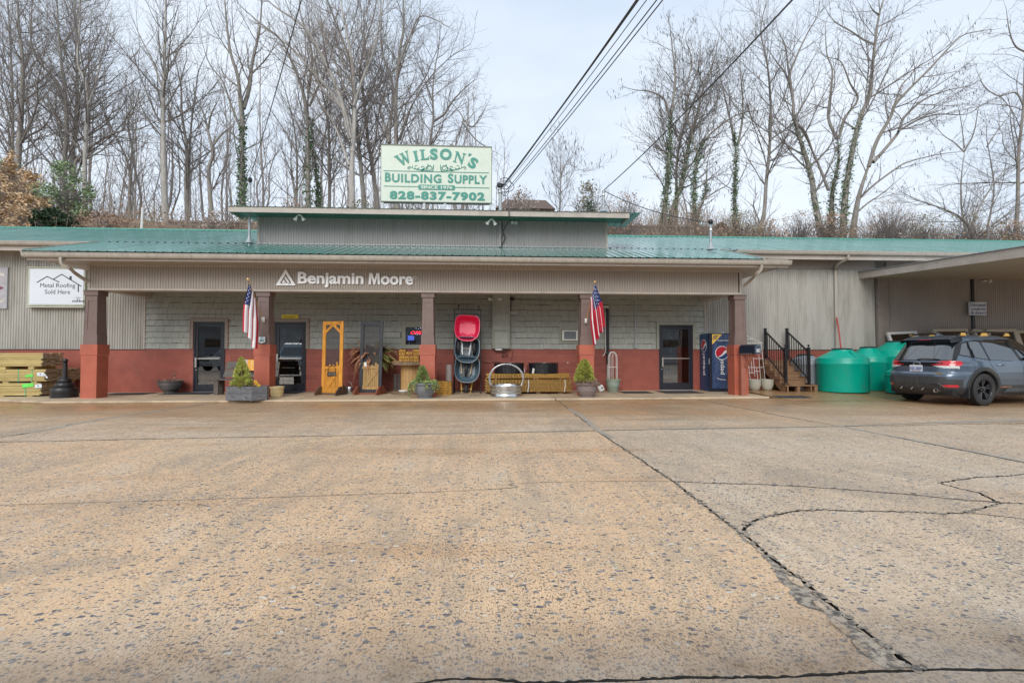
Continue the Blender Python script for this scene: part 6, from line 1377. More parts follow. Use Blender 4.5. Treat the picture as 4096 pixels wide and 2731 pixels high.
# mats
def flatmat(px0, px1, y0, y1, label, z=.0635):
    a, b_ = aty(px0, 1500, (y0+y1)/2).x, aty(px1, 1500, (y0+y1)/2).x; t = thing('floor_mat', label, 'mat', ((a+b_)/2, (y0+y1)/2, z), 0)
    MB().box(-(b_-a)/2, -(y1-y0)/2, 0, (b_-a)/2, (y1-y0)/2, .008).build('mat', m_mat, t, bevel=.003)
flatmat(668, 866, 14.9, 15.8, 'dark rubber mat in front of the first door'); flatmat(1100, 1205, 15.0, 15.85, 'dark rubber mat in front of the ENTRANCE door')
flatmat(2640, 2790, 14.55, 15.5, 'dark rubber mat in front of the third door'); flatmat(2486, 2600, 14.6, 15.3, 'grey rubber mat on the walk right of the sage green pot'); flatmat(432, 600, 14.9, 15.6, 'dark mat on the walk just right of the left post')
p = onz(3065, 1593, .03); t = thing('floor_mat', 'black mat on the wet ground right of the mailbox', 'mat', (p.x, 13.45, .045)); t.location = (8.62, 13.42, .038); t.rotation_euler = (R(2.2), 0, 0); MB().box(-.47, -.22, 0, .47, .22, .008).build('mat', m_mat, t)
# ---------------------------------------------------------------- vending machine
c0 = aty(2840, 1500, 15.15); VX = c0.x; t = thing('vending_machine', 'blue soda vending machine with a 50 cent triangle behind the right post', 'vending machine', (VX, 15.15, .06), R(-1.5)); H_ = 1.84; Wv = .95; Dv = .78
m_vb = M('vending_blue_side', (.008, .06, .16), .3, var=.12, scale=3); m_vf = M('vending_front', (.035, .065, .15), .28, var=.25, scale=5, dirt=(.09, .11, .17), dfac=.7, dscale=2.5); m_vd = M('vending_dark', (.012, .016, .03), .35)
MB().box(0, .10, .02, Wv, Dv, H_).build('cabinet', m_vb, t, bevel=.012)
dr = MB().box(-.004, 0, .08, Wv, .098, H_-.002).build('door_panel', m_vd, t, bevel=.012)
MB().box(.07, -.012, .10, Wv-.03, .0, H_-.03).build('front_face', m_vf, dr, bevel=.01)
MB().box(.02, .02, 0, Wv-.02, Dv-.02, .08).build('kick_base', m_vd, t)
MB().box(-.008, .03, .86, .0, .06, 1.04).build('lock_plate', m_white, dr)
m_pr = M('label_red', (.50, .012, .03), .3, var=.03); m_pw = M('label_white', (.80, .80, .80), .35, var=.02); m_pbl = M('label_blue', (.01, .045, .18), .3, var=.03)
def roundel(T, r, par):
    def pr(poly, d0, d1, mat, nm):
        b_ = MB(); b_.T = T; b_.prism(poly, -d1, -d0); b_.build(nm, mat, par)
    c = lambda a, k=1.: (r*k*math.cos(a), r*k*math.sin(a))
    pr([c(i*math.pi/24, 1.06) for i in range(48)], 0, .003, m_pw, 'logo_ring')
    pr([c(i*math.pi/24, .97) for i in range(48)], .003, .005, m_pbl, 'logo_blue')
    up = [c(R(a), .97) for a in range(22, 216, 6)]; wave = [(r*.97*x, r*(.02+.20*math.sin(x*2.2)+.23*x)) for x in (-.70, -.5, -.3, -.1, .1, .3, .5, .7, .85)]
    red = [c(R(a), .97) for a in range(30, 222, 6)]
    low = [(-.72, -.64), (-.45, -.42), (-.2, -.20), (.05, -.02), (.35, .16), (.6, .32)]
    low = [(-.70, -.62), (-.42, -.50), (-.12, -.30), (.12, -.02), (.30, .22), (.52, .40), (.82, .50)]
    pr(red+[(x*r, z*r) for x, z in low[1:-1]], .005, .007, m_pr, 'logo_red')
    w2 = [(-.70, -.63), (-.42, -.50), (-.12, -.30), (.12, -.02), (.30, .22), (.52, .40), (.84, .48), (.95, .15), (.60, -.02), (.30, -.25), (.0, -.47), (-.35, -.62)]
    pr([(x*r, z*r) for x, z in w2], .005, .0075, m_pw, 'logo_white')
def pepsi(T, cz_, r, z0, z1, hw, xc, par):
    roundel(T @ Matrix.Translation((xc, 0, cz_)), r, par)
    # lettering read bottom to top: local text x -> up, text y -> left
    b_ = 'pepsi'; me, co = text_data(b_, .012); mn, mx_ = co.min(0), co.max(0)
    u = (co[:, 0]-mn[0])/(mx_[0]-mn[0]); v = (co[:, 1]-mn[1])/(mx_[1]-mn[1]); X = xc+hw*(1-2*v); Z = z0+(z1-z0)*u
    out = np.array([tuple(T @ Vector((x, -.004*w, z))) for x, z, w in zip(X, Z, (co[:, 2]-mn[2])/(mx_[2]-mn[2]))])
    me.vertices.foreach_set('co', out.astype(np.float32).ravel()); me.materials.clear(); me.materials.append(m_pw); link('lettering', me, None, par)
zc_ = lambda py: aty(2840, py, 15.15).z-.06
Tf = Matrix.Translation((0, -.013, 0)); pepsi(Tf, zc_(1411), .205, zc_(1497), zc_(1439), .085, .385-.0, dr)
for o in [o for o in dr.children if o.name.startswith(('logo', 'lettering'))]: pass
Ts = Matrix.Rotation(R(-90), 4, 'Z'); Ts = Matrix.Translation((-.001, 0, 0)) @ Ts
cab = [c for c in t.children if c.name.startswith('cabinet')][0]
pepsi(Ts, zc_(1382), .19, zc_(1502), zc_(1413), .105, -.44, cab)
tri = [(.075, H_-.035), (.40, H_-.035), (.075, H_-.36)]; MB().prism(tri, -.016, -.0125).build('price_triangle', M('triangle_yellow', (.80, .52, .10), .4, var=.05), dr)
text_fit('lettering', '50', .09, .225, H_-.20, H_-.06, -.0165, m_ink, dr, .002, bold=.03, shear=.3); text_fit('lettering', '¢', .235, .275, H_-.13, H_-.06, -.0165, m_ink, dr, .002, bold=.02)
MB().box(.52, -.03, .34, .83, -.012, .52).build('delivery_frame', m_vd, dr, bevel=.006); MB().box(.54, -.032, .37, .81, -.0305, .50).build('delivery_opening', m_ink, dr)
MB().tube([(.24, -.016, H_-.235), (.85, -.016, H_-.235)], .010, 6).build('white_line', m_pw, dr); MB().tube(smoothpath([(.22, -.016, .43), (.30, -.016, .39), (.50, -.016, .37)], 4), .009, 6).build('white_line', m_pw, dr)
m_bub = M('faded_blue_print', (.12, .18, .36), .4, var=.4, scale=20)
b_ = MB(); r = random.Random(2)
for k in range(160): x = .15+abs(r.gauss(0, .05))+(.5*r.random() if k % 4 == 0 else 0); z = .6+r.uniform(0, .95); s = r.uniform(.004, .012); b_.prism([(x+s*math.cos(a), z+s*math.sin(a)) for a in (0, 1.2, 2.5, 3.8, 5)], -.0145, -.0125)
o = b_.build('frost_print', m_bub, dr); o['kind'] = 'stuff'
p = at(2892, 15.3, 1.905); t = thing('paper_wad', 'small white scraps on top of the vending machine', 'litter', p); MB().box(-.05, -.02, 0, .0, .03, .03).box(.02, -.02, 0, .05, .02, .05).build('scrap', m_white, t, bevel=.008)
# ---------------------------------------------------------------- mailbox
PX = aty(2970, 1500, 13.72).x; t = thing('mailbox', 'black arched mailbox numbered 176 on a red-brown wooden bracket post', 'mailbox', (PX, 13.70, .02)); mw = M('mailbox_post_paint', (.34, .115, .075), .5, var=.1, dirt=(.45, .25, .18), dfac=.4)
za = aty(2970, 1422, 13.7).z-.02; MB().box(-.07, -.05, 0, .07, .05, za).build('post', mw, t, bevel=.006)
ang = R(-70); Rm = Matrix.Translation((.02, -.02, 0)) @ Matrix.Rotation(ang, 4, 'Z')
b_ = MB(); b_.T = Rm; b_.box(-.10, -.045, za-.005, .50, .045, za+.045); b_.build('arm', mw, t, bevel=.004)
b_ = MB(); b_.T = Rm; b_.prism([(.06, za-.28), (.10, za-.33), (.34, za-.01), (.24, za-.01)], -.03, .03); b_.build('brace', mw, t, bevel=.004)
def mbprof(w, h, n=12): return [(-w, 0), (w, 0), (w, h-w*.95)]+[(w*math.cos(a*math.pi/n), h-w*.95+w*.95*math.sin(a*math.pi/n)) for a in range(1, n)]+[(-w, h-w*.95)]
m_mbx = M('mailbox_black', (.012, .018, .032), .3, var=.15); b_ = MB(); b_.T = Rm @ Matrix.Translation((0, 0, za+.05)); b_.prism(mbprof(.112, .265), -.06, .47, 'x'); b_.build('mailbox_body', m_mbx, t, smooth=True, bevel=.004)
b_ = MB(); b_.T = Rm @ Matrix.Translation((0, 0, za+.048)); b_.prism(mbprof(.118, .272), .472, .484, 'x'); dd = b_.build('mailbox_door', M('mailbox_door', (.06, .085, .12), .3, var=.1), t, bevel=.004)
b_ = MB(); b_.T = Rm @ Matrix.Translation((0, 0, za+.048)); b_.box(.484, -.02, .235, .51, .02, .25); b_.build('latch', m_galvgrey, dd)
Tn = Rm @ Matrix.Translation((.4845, 0, za+.10)) @ Matrix.Rotation(R(90), 4, 'Z')
b_ = MB(); b_.T = Tn; b_.box(-.062, -.002, .0, .078, 0, .085); b_.build('number_plate', m_white, dd)
text_fit('lettering', '176', -.052, .068, .012, .073, -.003, m_ink, dd, .002, bold=.03, spacing=1.25, T=Tn)
for k in range(5): b_ = MB(); b_.T = Rm; b_.box(.02+k*.08, -.116, za+.05, .035+k*.08, -.112, za+.062); b_.build('rivet', m_white, t)
# ---------------------------------------------------------------- urns and garden wire panel
for px, lb in ((3017, 'left stone-coloured urn planter beside the right post'), (3067, 'right stone-coloured urn planter, nearer the wooden stairs')):
    Y = 15.15; pot(Vector((aty(px, 1500, Y).x, Y, .092)), [(.001, 0), (.10, 0), (.12, .01), (.165, .10), (.19, .20), (.20, .33), (.205, .345), (.19, .35), (.18, .30), (.12, .05), (.001, .045)], 'urn_planter', lb, m_urn, cat='urn')
t0 = aty(2981, 1320, 15.75); t = thing('garden_wire_panel', 'tall white wire garden panel leaning behind the urns and mailbox', 'trellis', (t0.x, 15.5, .12)); o_ = Vector(t.location)
def zp(x, y): px, py = 2940+x*.204, 1280+y*.204; d = (y/1180); return aty(px, py, 15.62)-o_
for l_ in ([(200, 190), (215, 410), (290, 490)], [(205, 300), (545, 455)], [(205, 372), (345, 372)], [(240, 452), (510, 452)], [(508, 420), (590, 1165)], [(460, 573), (518, 573)], [(455, 648), (525, 648)], [(250, 752), (540, 752)], [(455, 500), (502, 1165)], [(250, 755), (298, 1165)], [(312, 740), (335, 1030)], [(358, 720), (390, 1100)], [(258, 928), (555, 928)], [(265, 1030), (385, 1035)], [(418, 930), (450, 1170)], [(385, 1000), (495, 1005)]):
    MB().tube([zp(*q) for q in l_], .0085, 5).build('wire', m_white, t)
p = aty(3118, 1500, 15.85); t = thing('yellow_post', 'short yellow-green board against the wall under the stairs', 'board', (p.x-.15, 15.85, .09)); MB().box(-.08, -.02, 0, .10, .02, .95).build('board', M('yellow_green_paint', (.30, .24, .04), .6), t)
# ---------------------------------------------------------------- stairs
fy = 14.55; TZ = [.30, .485, .67, .855, 1.04]; run = .27; sxl = aty(3142, 1544, fy).x; sxr = aty(3248, 1544, fy).x
t = thing('wooden_stairs', 'brown wooden stairs with black metal railings against the grey wall', 'stairs', ((sxl+sxr)/2, fy+.7, .09)); o_ = Vector(t.location)
q = lambda b_: b_
for k, z in enumerate(TZ):
    y0 = fy+k*run; MB().box(sxl-.02-o_.x, y0-.02-o_.y, z-.04-o_.z, (sxr if k else sxr+.16)+.02-o_.x, y0+run+.0-o_.y, z-o_.z).build('tread', w_step, t, bevel=.005)
    if k: MB().box(sxl+.04-o_.x, y0+.0-o_.y, TZ[k-1]+.001-o_.z, sxr-.04-o_.x, y0+.02-o_.y, z-.041-o_.z).build('riser', w_step, t)
for x in (sxl+.002, sxr-.042):
    poly = [(fy+.0, .0), (fy+.0, TZ[0]-.041)]
    for k in range(1, 5): poly += [(fy+k*run, TZ[k-1]-.041), (fy+k*run, TZ[k]-.041)]
    poly += [(fy+5*run, TZ[4]-.041), (fy+5*run, TZ[4]-.33), (fy+.22, .0)]
    MB().prism([(a-o_.y, b2-.0-(o_.z-.09)) for a, b2 in poly], x-o_.x, x+.04-o_.x, 'x').build('stringer', w_step, t)
for x in (sxl+.0, (sxl+sxr)/2-.05, sxr+.08): MB().box(x-o_.x, fy+.0-o_.y, 0, x+.10-o_.x, fy+.12-o_.y, TZ[0]-.041-o_.z).build('leg', w_step, t, bevel=.004)
MB().box(sxl-o_.x, fy+5*run-.1-o_.y, 0, sxl+.09-o_.x, fy+5*run-o_.y, .7).box(sxr-.09-o_.x, fy+5*run-.1-o_.y, 0, sxr-o_.x, fy+5*run-o_.y, .7).build('rear_leg', w_step, t)
for s, x in ((0, sxl+.05), (1, sxr-.05)):
    rl_ = thing('_', 'a', 'b'); D.objects.remove(rl_)
    yb = fy+4.2*run; zb0 = TZ[4]; zb1 = aty(3068, 1315, yb).z; yf = fy+.06; zf0 = TZ[0]; zf1 = aty(3153, 1392, yf).z
    b_ = MB().box(x-.035-o_.x, yb-.035-o_.y, zb0-o_.z, x+.035-o_.x, yb+.035-o_.y, zb1-o_.z).box(x-.04-o_.x, yb-.04-o_.y, zb1-o_.z, x+.04-o_.x, yb+.04-o_.y, zb1+.02-o_.z); b_.box(x-.06-o_.x, yb-.06-o_.y, zb0-o_.z, x+.06-o_.x, yb+.06-o_.y, zb0+.015-o_.z); b_.build('rear_post', m_iron, t)
    b_ = MB().box(x-.035-o_.x, yf-.035-o_.y, zf0-o_.z, x+.035-o_.x, yf+.035-o_.y, zf1-o_.z).box(x-.045-o_.x, yf-.045-o_.y, zf1-o_.z, x+.045-o_.x, yf+.045-o_.y, zf1+.02-o_.z).box(x-.075-o_.x, yf-.075-o_.y, zf0-o_.z, x+.075-o_.x, yf+.075-o_.y, zf0+.025-o_.z)
    b_.lathe([(.012, 0), (.012, .03), (.03, .045), (.036, .065), (.03, .085), (.001, .10)], (x-o_.x, yf-o_.y, zf1+.02-o_.z), 12); b_.build('front_post', m_iron, t, smooth=True)
    ra, rb = Vector((x, yb-.03, zb1-.10)), Vector((x, yf+.03, zf1-.10)); la, lb_ = Vector((x, yb-.03, zb0+.17)), Vector((x, yf+.03, zf0+.17))
    for a, b2, w in ((ra, rb, .045), (la, lb_, .032)): MB().obox(a-o_, b2-o_, w, w*.9).build('rail', m_iron, t, bevel=.004)
    for k in range(8): f = (k+.8)/8.6; p0 = la.lerp(lb_, f)-o_; p1 = ra.lerp(rb, f)-o_; MB().box(p0.x-.009, p0.y-.009, p0.z, p0.x+.009, p0.y+.009, p1.z).build('baluster', m_iron, t)
# ---------------------------------------------------------------- water tanks
m_tank = M('teal_poly_tank', (.0, .38, .275), .33, var=.07, scale=1.5, spec=.4, dirt=(.05, .30, .23), dfac=.5, dscale=4, bump=.15, bscale=6); m_tgr = M('grey_poly_tank', (.26, .28, .31), .45, var=.06)
def tank(px, Y, r, hs, htop, label, mat=m_tank, lid=.27, n=64, name='water_tank', px_is_x=False):
    p = Vector((px if px_is_x else aty(px, 1500, Y).x, Y, .095)); t = thing(name, label, 'tank', p, 0, 'plastic water tanks by the wall')
    MB().lathe([(r-.03, 0), (r-.005, .012), (r, .05), (r, hs*.80), (r+.012, hs*.82), (r+.012, hs*.86), (r, hs*.88), (r, hs-.03), (r-.01, hs), (lid+.03, htop-.03), (lid+.02, htop), (lid-.02, htop+.005), (.001, htop+.01)], n=n).build('tank_body', mat, t, smooth=True)
    ld = MB().lathe([(lid, htop+.0), (lid+.005, htop+.035), (lid-.02, htop+.05), (.001, htop+.065)], n=40).build('lid', M('tank_lid_dark', (.012, .05, .045), .4) if mat is m_tgr else D.materials.get('tank_lid_dark') or M('tank_lid_dark', (.012, .05, .045), .4), t, smooth=True)
    if mat is m_tank:
        b_ = MB(); b_.T = Matrix.Rotation(R(-92), 4, 'Z'); b_.prism([(r*.45, htop-.03-(htop-hs)*.15), (r-.03, hs-.04), (r*.98, hs+.02), (r*.55, htop-.02)], -.035, .035); b_.build('shoulder_rib', mat, t, smooth=False, bevel=.01)
    return t
T_1 = tank(3369, 14.62, .695, 1.02, 1.27, 'largest nearest teal plastic water tank beside the wooden stairs')
tank(3474, 15.25, .53, 1.06, 1.33, 'second teal water tank, right behind the nearest one', lid=.22)
tank(3585, 15.2, .60, 1.27, 1.52, 'tallest teal water tank, rising behind the rear of the parked car', lid=.25)
tank(3610, 13.95, .42, .62, .80, 'low teal water tank hidden behind the rear bumper of the car', lid=.15)
tank(3222, 15.42, .44, .98, 1.09, 'grey plastic tank with white label behind the wooden stairs', m_tgr, .22, 10)
t = D.objects['water_tank.004']; MB().box(.10, -.445, .48, .30, -.435, .68).build('label_sheet', M('torn_label', (.62, .66, .70), .5, var=.3, scale=25), t)
p0, p1 = aty(3347, 1270, 15.8), aty(3368, 1405, 15.3); t = thing('red_pole', 'thin red metal pole leaning on the wall beside the downspout', 'pole', p1); MB().tube([p0-p1, (p0-p1)*.5, (0, 0, -.25)], .022, 7).build('pole', M('red_metal', (.40, .03, .03), .4, var=.2), t)
# ---------------------------------------------------------------- discounted windows leaning on the wall
m_vinyl = M('white_vinyl', (.62, .62, .60), .4, var=.05, dirt=(.45, .43, .38), dfac=.3); m_almond = M('almond_vinyl', (.45, .41, .33), .45, var=.06)
for px0, px1, pyt, mat, rot, tl, lb, w in ((3566, 3673, 1318, m_vinyl, -8, -24, 'white framed window leaning above the teal tanks, leftmost', .08), (3735, 3868, 1314, m_almond, -2, -18, 'almond window frame leaning on the carport wall behind the car roof', .09), (3892, 4010, 1315, m_almond, 6, -20, 'closed almond frame leaning under the discount sign', .10), (3940, 4052, 1318, m_almond, -3, -15, 'wide almond frame partly covering its neighbour under the discount sign', .10), (4058, 4170, 1323, m_almond, 0, -16, 'almond frame cut by the right edge of the photo', .09)):
    Y = 15.45; a, b_ = aty(px0, pyt, Y), aty(px1, pyt, Y); W = b_.x-a.x; Hh = 1.45; t = thing('leaning_window', lb, 'window', (a.x+W/2, Y-.45, a.z-1.38)); t.rotation_euler = (R(tl), R(rot*.35), R(rot))
    f = MB().box(-W/2, 0, 0, -W/2+w, .10, Hh).box(W/2-w, 0, 0, W/2, .10, Hh).box(-W/2+w, .001, Hh-w, W/2-w, .10, Hh).box(-W/2+w, .001, 0, W/2-w, .10, w).build('frame', mat, t, bevel=.008)
    MB().box(-W/2+w, .04, w, W/2-w, .048, Hh-w).build('pane', m_glass, t); MB().box(-W/2+w, .025, Hh*.5-.025, W/2-w, .07, Hh*.5+.025).build('meeting_rail', mat, t)

# ---------------------------------------------------------------- parked car (z stretched a little: a tall body)
CXX, CYY, CH = 11.83, 12.12, R(9.5)
CXX, CYY, CH = 11.80, 12.06, R(11)
car = thing('parked_car', 'dark blue-grey compact SUV with black wheels parked under the carport', 'car', (CXX, CYY, .012), CH)
m_paint, nt, b = newmat('car_paint'); b.inputs['Base Color'].default_value = (.085, .12, .17, 1); b.inputs['Metallic'].default_value = .45; b.inputs['Roughness'].default_value = .28; b.inputs['Coat Weight'].default_value = 1; b.inputs['Coat Roughness'].default_value = .04
fk = nn(nt, 'ShaderNodeTexNoise', Scale=3., Detail=6.); c = ramp(nt, fk.outputs[0], [(.35, (.085, .125, .175)), (.7, (.115, .155, .21))]); nt.links.new(c, b.inputs['Base Color'])
m_clad = M('grey_cladding', (.045, .047, .05), .55, var=.18, scale=12, bump=.3, bscale=150, dirt=(.12, .11, .10), dfac=.5, dscale=3, stretch=(1, 1, .4)); m_cglass = glassmat('tinted_glass', (.012, .016, .02)); m_tl = M('tail_red', (.55, .008, .02), .12, var=.1, coat=1.); m_tc = M('tail_clear', (.62, .64, .62), .12, var=.15, scale=25, coat=1.); m_cblk = M('gloss_black_trim', (.01, .011, .013), .18, var=.1)
ZW = [(.20, .80), (.30, .855), (.42, .90), (.60, .915), (.75, .917), (.92, .91), (1.02, .89), (1.10, .855), (1.30, .785), (1.48, .712), (1.56, .668), (1.62, .60)]
ZR = [(.20, -.72), (.30, -.86), (.38, -.955), (.50, -.985), (.66, -.985), (.72, -.965), (.76, -.915), (.90, -.90), (1.0, -.87), (1.08, -.815), (1.3, -.655), (1.5, -.50), (1.58, -.44), (1.62, -.30)]
ZF = [(.20, 3.30), (.35, 3.60), (.70, 3.64), (.85, 3.55), (.97, 3.30), (1.02, 2.75), (1.06, 2.55), (1.3, 2.10), (1.5, 1.70), (1.58, 1.45), (1.62, 1.2)]
NE = 5.5
ip = lambda tb, z: float(np.interp(z, [a for a, _ in tb], [b for _, b in tb]))
def cext(z): w, r_, f = ip(ZW, z), ip(ZR, z), ip(ZF, z); return w, (r_+f)/2, (f-r_)/2
def side_y(x, z): w, xc, a = cext(z); q = min(.999, abs((x-xc)/a)); return w*(1-q**NE)**(1/NE)
def rear_x(y, z): w, xc, a = cext(z); q = min(.995, abs(y)/w); return xc-a*(1-q**NE)**(1/NE)
zs = np.concatenate([np.arange(.21, 1.56, .014), np.arange(1.56, 1.621, .01)]); NA = 640; rings = []
th_ = np.linspace(0, 2*np.pi, 6000, endpoint=False)
for z in zs:
    w, xc, a = cext(float(z)); x = xc+a*np.sign(np.cos(th_))*np.abs(np.cos(th_))**(2/NE); y = w*np.sign(np.sin(th_))*np.abs(np.sin(th_))**(2/NE)
    s = np.concatenate([[0], np.cumsum(np.hypot(np.diff(x), np.diff(y)))]); u = np.linspace(0, s[-1], NA, endpoint=False); rings.append(np.stack([np.interp(u, s, x), np.interp(u, s, y), np.full(NA, z)], 1))
for k, f in enumerate((.93, .8, .55, .25)):
    last = rings[len(zs)-1]; c = last.mean(0); rr = c+(last-c)*np.array([f, f, 1]); rr[:, 2] = 1.62+.022*(1-f)**.7+.012; rings.append(rr)
G = np.array(rings); NR = len(G)
# surface normals for offsets
dU = np.roll(G, -1, 1)-np.roll(G, 1, 1); dV = np.gradient(G, axis=0); NRM = np.cross(dU, dV); NRM /= (np.linalg.norm(NRM, axis=2, keepdims=True)+1e-9)
def inpoly(px, pz, poly):
    ins = np.zeros(px.shape, bool); n = len(poly)
    for i in range(n):
        x0, z0 = poly[i]; x1, z1 = poly[(i+1) % n]
        if z0 == z1: continue
        cnd = ((z0 > pz) != (z1 > pz)) & (px < (x1-x0)*(pz-z0)/(z1-z0)+x0); ins ^= cnd
    return ins
FC = (G[:-1]+np.roll(G, -1, 1)[:-1]+G[1:]+np.roll(G, -1, 1)[1:])/4; X_, Y_, Z_ = FC[..., 0], FC[..., 1], FC[..., 2]; AY = np.abs(Y_)
NF = NRM[:-1]; isrear = NF[..., 0] < -.62*np.where(Z_ > 1.03, .8, 1); reg = np.zeros(X_.shape, int)  # 0 paint
WBX = 2.67; WZc = .365
side = (np.abs(NF[..., 1]) > .5) & ~((X_ < -.62) & (AY < .7))
Qg = [(-.55, 1.175), (-.37, 1.43), (-.18, 1.475), (.13, 1.495), (.20, 1.065), (-.05, 1.09), (-.45, 1.155)]
Rd = [(.25, 1.055), (.19, 1.505), (1.02, 1.52), (1.24, 1.02)]
Fd = [(1.33, 1.02), (1.13, 1.52), (1.55, 1.50), (2.38, 1.02)]
trim = inpoly(X_, Z_, [(-.60, 1.16), (-.42, 1.45), (-.20, 1.50), (1.0, 1.545), (1.6, 1.52), (2.48, 1.0), (.2, 1.035), (-.05, 1.065), (-.5, 1.13)]) & side
reg[trim] = 2
for pg_ in (Qg, Rd, Fd): reg[inpoly(X_, Z_, pg_) & side] = 1
lowc = (Z_ < .405) | ((Z_ < .46) & (X_ > .55) & (X_ < 2.2)); reg[lowc & side] = 3
for xw in (0, WBX):
    d = np.hypot(X_-xw, Z_-WZc); reg[(d < .52) & side & (Z_ > .2)] = 3; reg[(d < .43) & (AY > .45)] = 9
rear = (X_ < -.35) & (NF[..., 0] < -.35) & (AY < .80)
reg[(X_ < -.6) & (Z_ < .60) & (AY < .97)] = 3
reg[(Z_ > .60) & (Z_ < .665) & rear & (AY < .66)] = 3
rw_ = inpoly(Y_, Z_, [(-.70, 1.045), (-.60, 1.43), (.60, 1.43), (.70, 1.045)]) & rear; reg[inpoly(Y_, Z_, [(-.76, 1.025), (-.66, 1.47), (.66, 1.47), (.76, 1.025)]) & rear] = 2; reg[rw_] = 1
gb = rear & (Z_ > .90) & (Z_ < 1.0) & (AY < .60); reg[gb] = 2
UU = np.where(rear & (AY < .80), AY, .80+np.clip(X_+.93, 0, 9)); lz = (X_ < -.45) & ((AY > .8) | rear)
L2 = inpoly(UU, Z_, [(.30, .925), (.42, .945), (.58, .955), (.60, .985), (.50, .985), (.44, 1.005), (.66, 1.03), (.86, 1.025), (1.14, 1.0), (1.17, .985), (1.10, .915), (.62, .912)]) & lz
L1 = inpoly(UU, Z_, [(.36, .912), (.62, .908), (1.08, .91), (1.0, .865), (.86, .845), (.62, .852)]) & lz
reg[L1] = 5; reg[L2] = 4
refl = (Z_ > .415) & (Z_ < .475) & (AY > .56) & (AY < .83) & (X_ < -.7); reg[refl] = 4
OFF = {0: 0., 1: -.006, 2: -.003, 3: .010, 4: .008, 5: .007}
names = {0: ('body_shell', m_paint), 1: ('side_glass', m_cglass), 2: ('black_trim', m_cblk), 3: ('lower_cladding', m_clad), 4: ('tail_light', m_tl), 5: ('tail_light_clear', m_tc)}
idx = np.arange(NR*NA).reshape(NR, NA)
def regmesh(mask, off, name, mat):
    ii, jj = np.nonzero(mask); 
    if not len(ii): return None
    j2 = (jj+1) % NA; q = np.stack([idx[ii, jj], idx[ii, j2], idx[ii+1, j2], idx[ii+1, jj]], 1); us, inv = np.unique(q, return_inverse=True); inv = inv.reshape(q.shape)
    co = (G+NRM*off).reshape(-1, 3)[us]; me = D.meshes.new(name)
    fs = inv.tolist(); nv = len(co)
    # skirt so parts meet without gaps
    ed = {}
    for f in fs:
        for k in range(4):
            a, b2 = f[k], f[(k+1) % 4]; ed[(a, b2)] = 1
    bd = [(a, b2) for (a, b2) in ed if (b2, a) not in ed]; bv = sorted({v for e in bd for v in e}); mp_ = {v: nv+i for i, v in enumerate(bv)}
    nb = NRM.reshape(-1, 3)[us][bv]; co2 = co[bv]-nb*.03
    fs += [(b2, a, mp_[a], mp_[b2]) for a, b2 in bd]
    me.from_pydata(np.concatenate([co, co2]).tolist(), [], fs); me.materials.append(mat); me.polygons.foreach_set('use_smooth', [True]*len(me.polygons))
    try: me.set_sharp_from_angle(angle=R(40))
    except Exception: pass
    return link(name, me, None, car)
for k in (0, 3): regmesh(reg == k, OFF[k], *names[k])
regmesh(reg == 2, OFF[2], *names[2])
sg = reg == 1
for nm, msk in (('quarter_glass', sg & side & (X_ < .21)), ('door_glass', sg & side & (X_ >= .21) & (X_ < 1.245)), ('front_door_glass', sg & side & (X_ >= 1.245)), ('rear_window', sg & ~side)):
    if nm == 'rear_window': regmesh(msk, -.006, nm, m_cglass); continue
    for s in (-1, 1): regmesh(msk & (Y_*s > 0), -.006, nm, m_cglass)
for s in (-1, 1):
    regmesh((reg == 4) & (Z_ > .6) & (Y_*s > 0), .008, 'tail_light', m_tl); regmesh((reg == 5) & (Y_*s > 0), .007, 'tail_light_clear', m_tc); regmesh((reg == 4) & (Z_ < .6) & (Y_*s > 0), .014, 'reflector', m_tl)
# dark inner tub closing the wheel wells and floor
MB().box(-.80, -.74, .22, 3.4, .74, .60).box(-.55, -.74, .60, 2.6, .74, 1.0).build('inner_floor', m_plastic, car)
def seamline(pts, nm='panel_seam', w=.006, lift=.0015, surf='side', s=-1, mat=None):
    b_ = MB(); P2 = []
    for i in range(len(pts)-1):
        for k in range(8): t_ = k/8; P2.append((pts[i][0]+(pts[i+1][0]-pts[i][0])*t_, pts[i][1]+(pts[i+1][1]-pts[i][1])*t_))
    P2.append(pts[-1])
    if surf == 'side': P3 = [Vector((x, s*(side_y(x, z)+lift), z)) for x, z in P2]
    else: P3 = [Vector((rear_x(y, z)-lift, y, z)) for y, z in P2]
    b_.tube(P3, w/2, 4); b_.build(nm, mat or m_ink, car)
for s in (-1, 1):
    seamline([(.17, 1.045), (.20, .95), (.27, .85), (.38, .80)], s=s); seamline([(1.27, 1.02), (1.30, .46)], s=s); seamline([(-.66, 1.49), (-.80, 1.12), (-.83, 1.02)], s=s, w=.007)
    seamline([(-.80, .84), (-.60, .70), (-.56, .60)], s=s, w=.004)
    seamline([(-.38+.11*math.cos(a), .88+.105*math.sin(a)) for a in [i*math.pi/8 for i in range(17)]], s=s, w=.004)
seamline([(-.74, .90), (-.70, .75), (-.62, .675), (.62, .675), (.70, .75), (.74, .90)], surf='rear', w=.007); seamline([(-.55, .735), (-.45, .76), (.45, .76), (.55, .735)], surf='rear', w=.006)
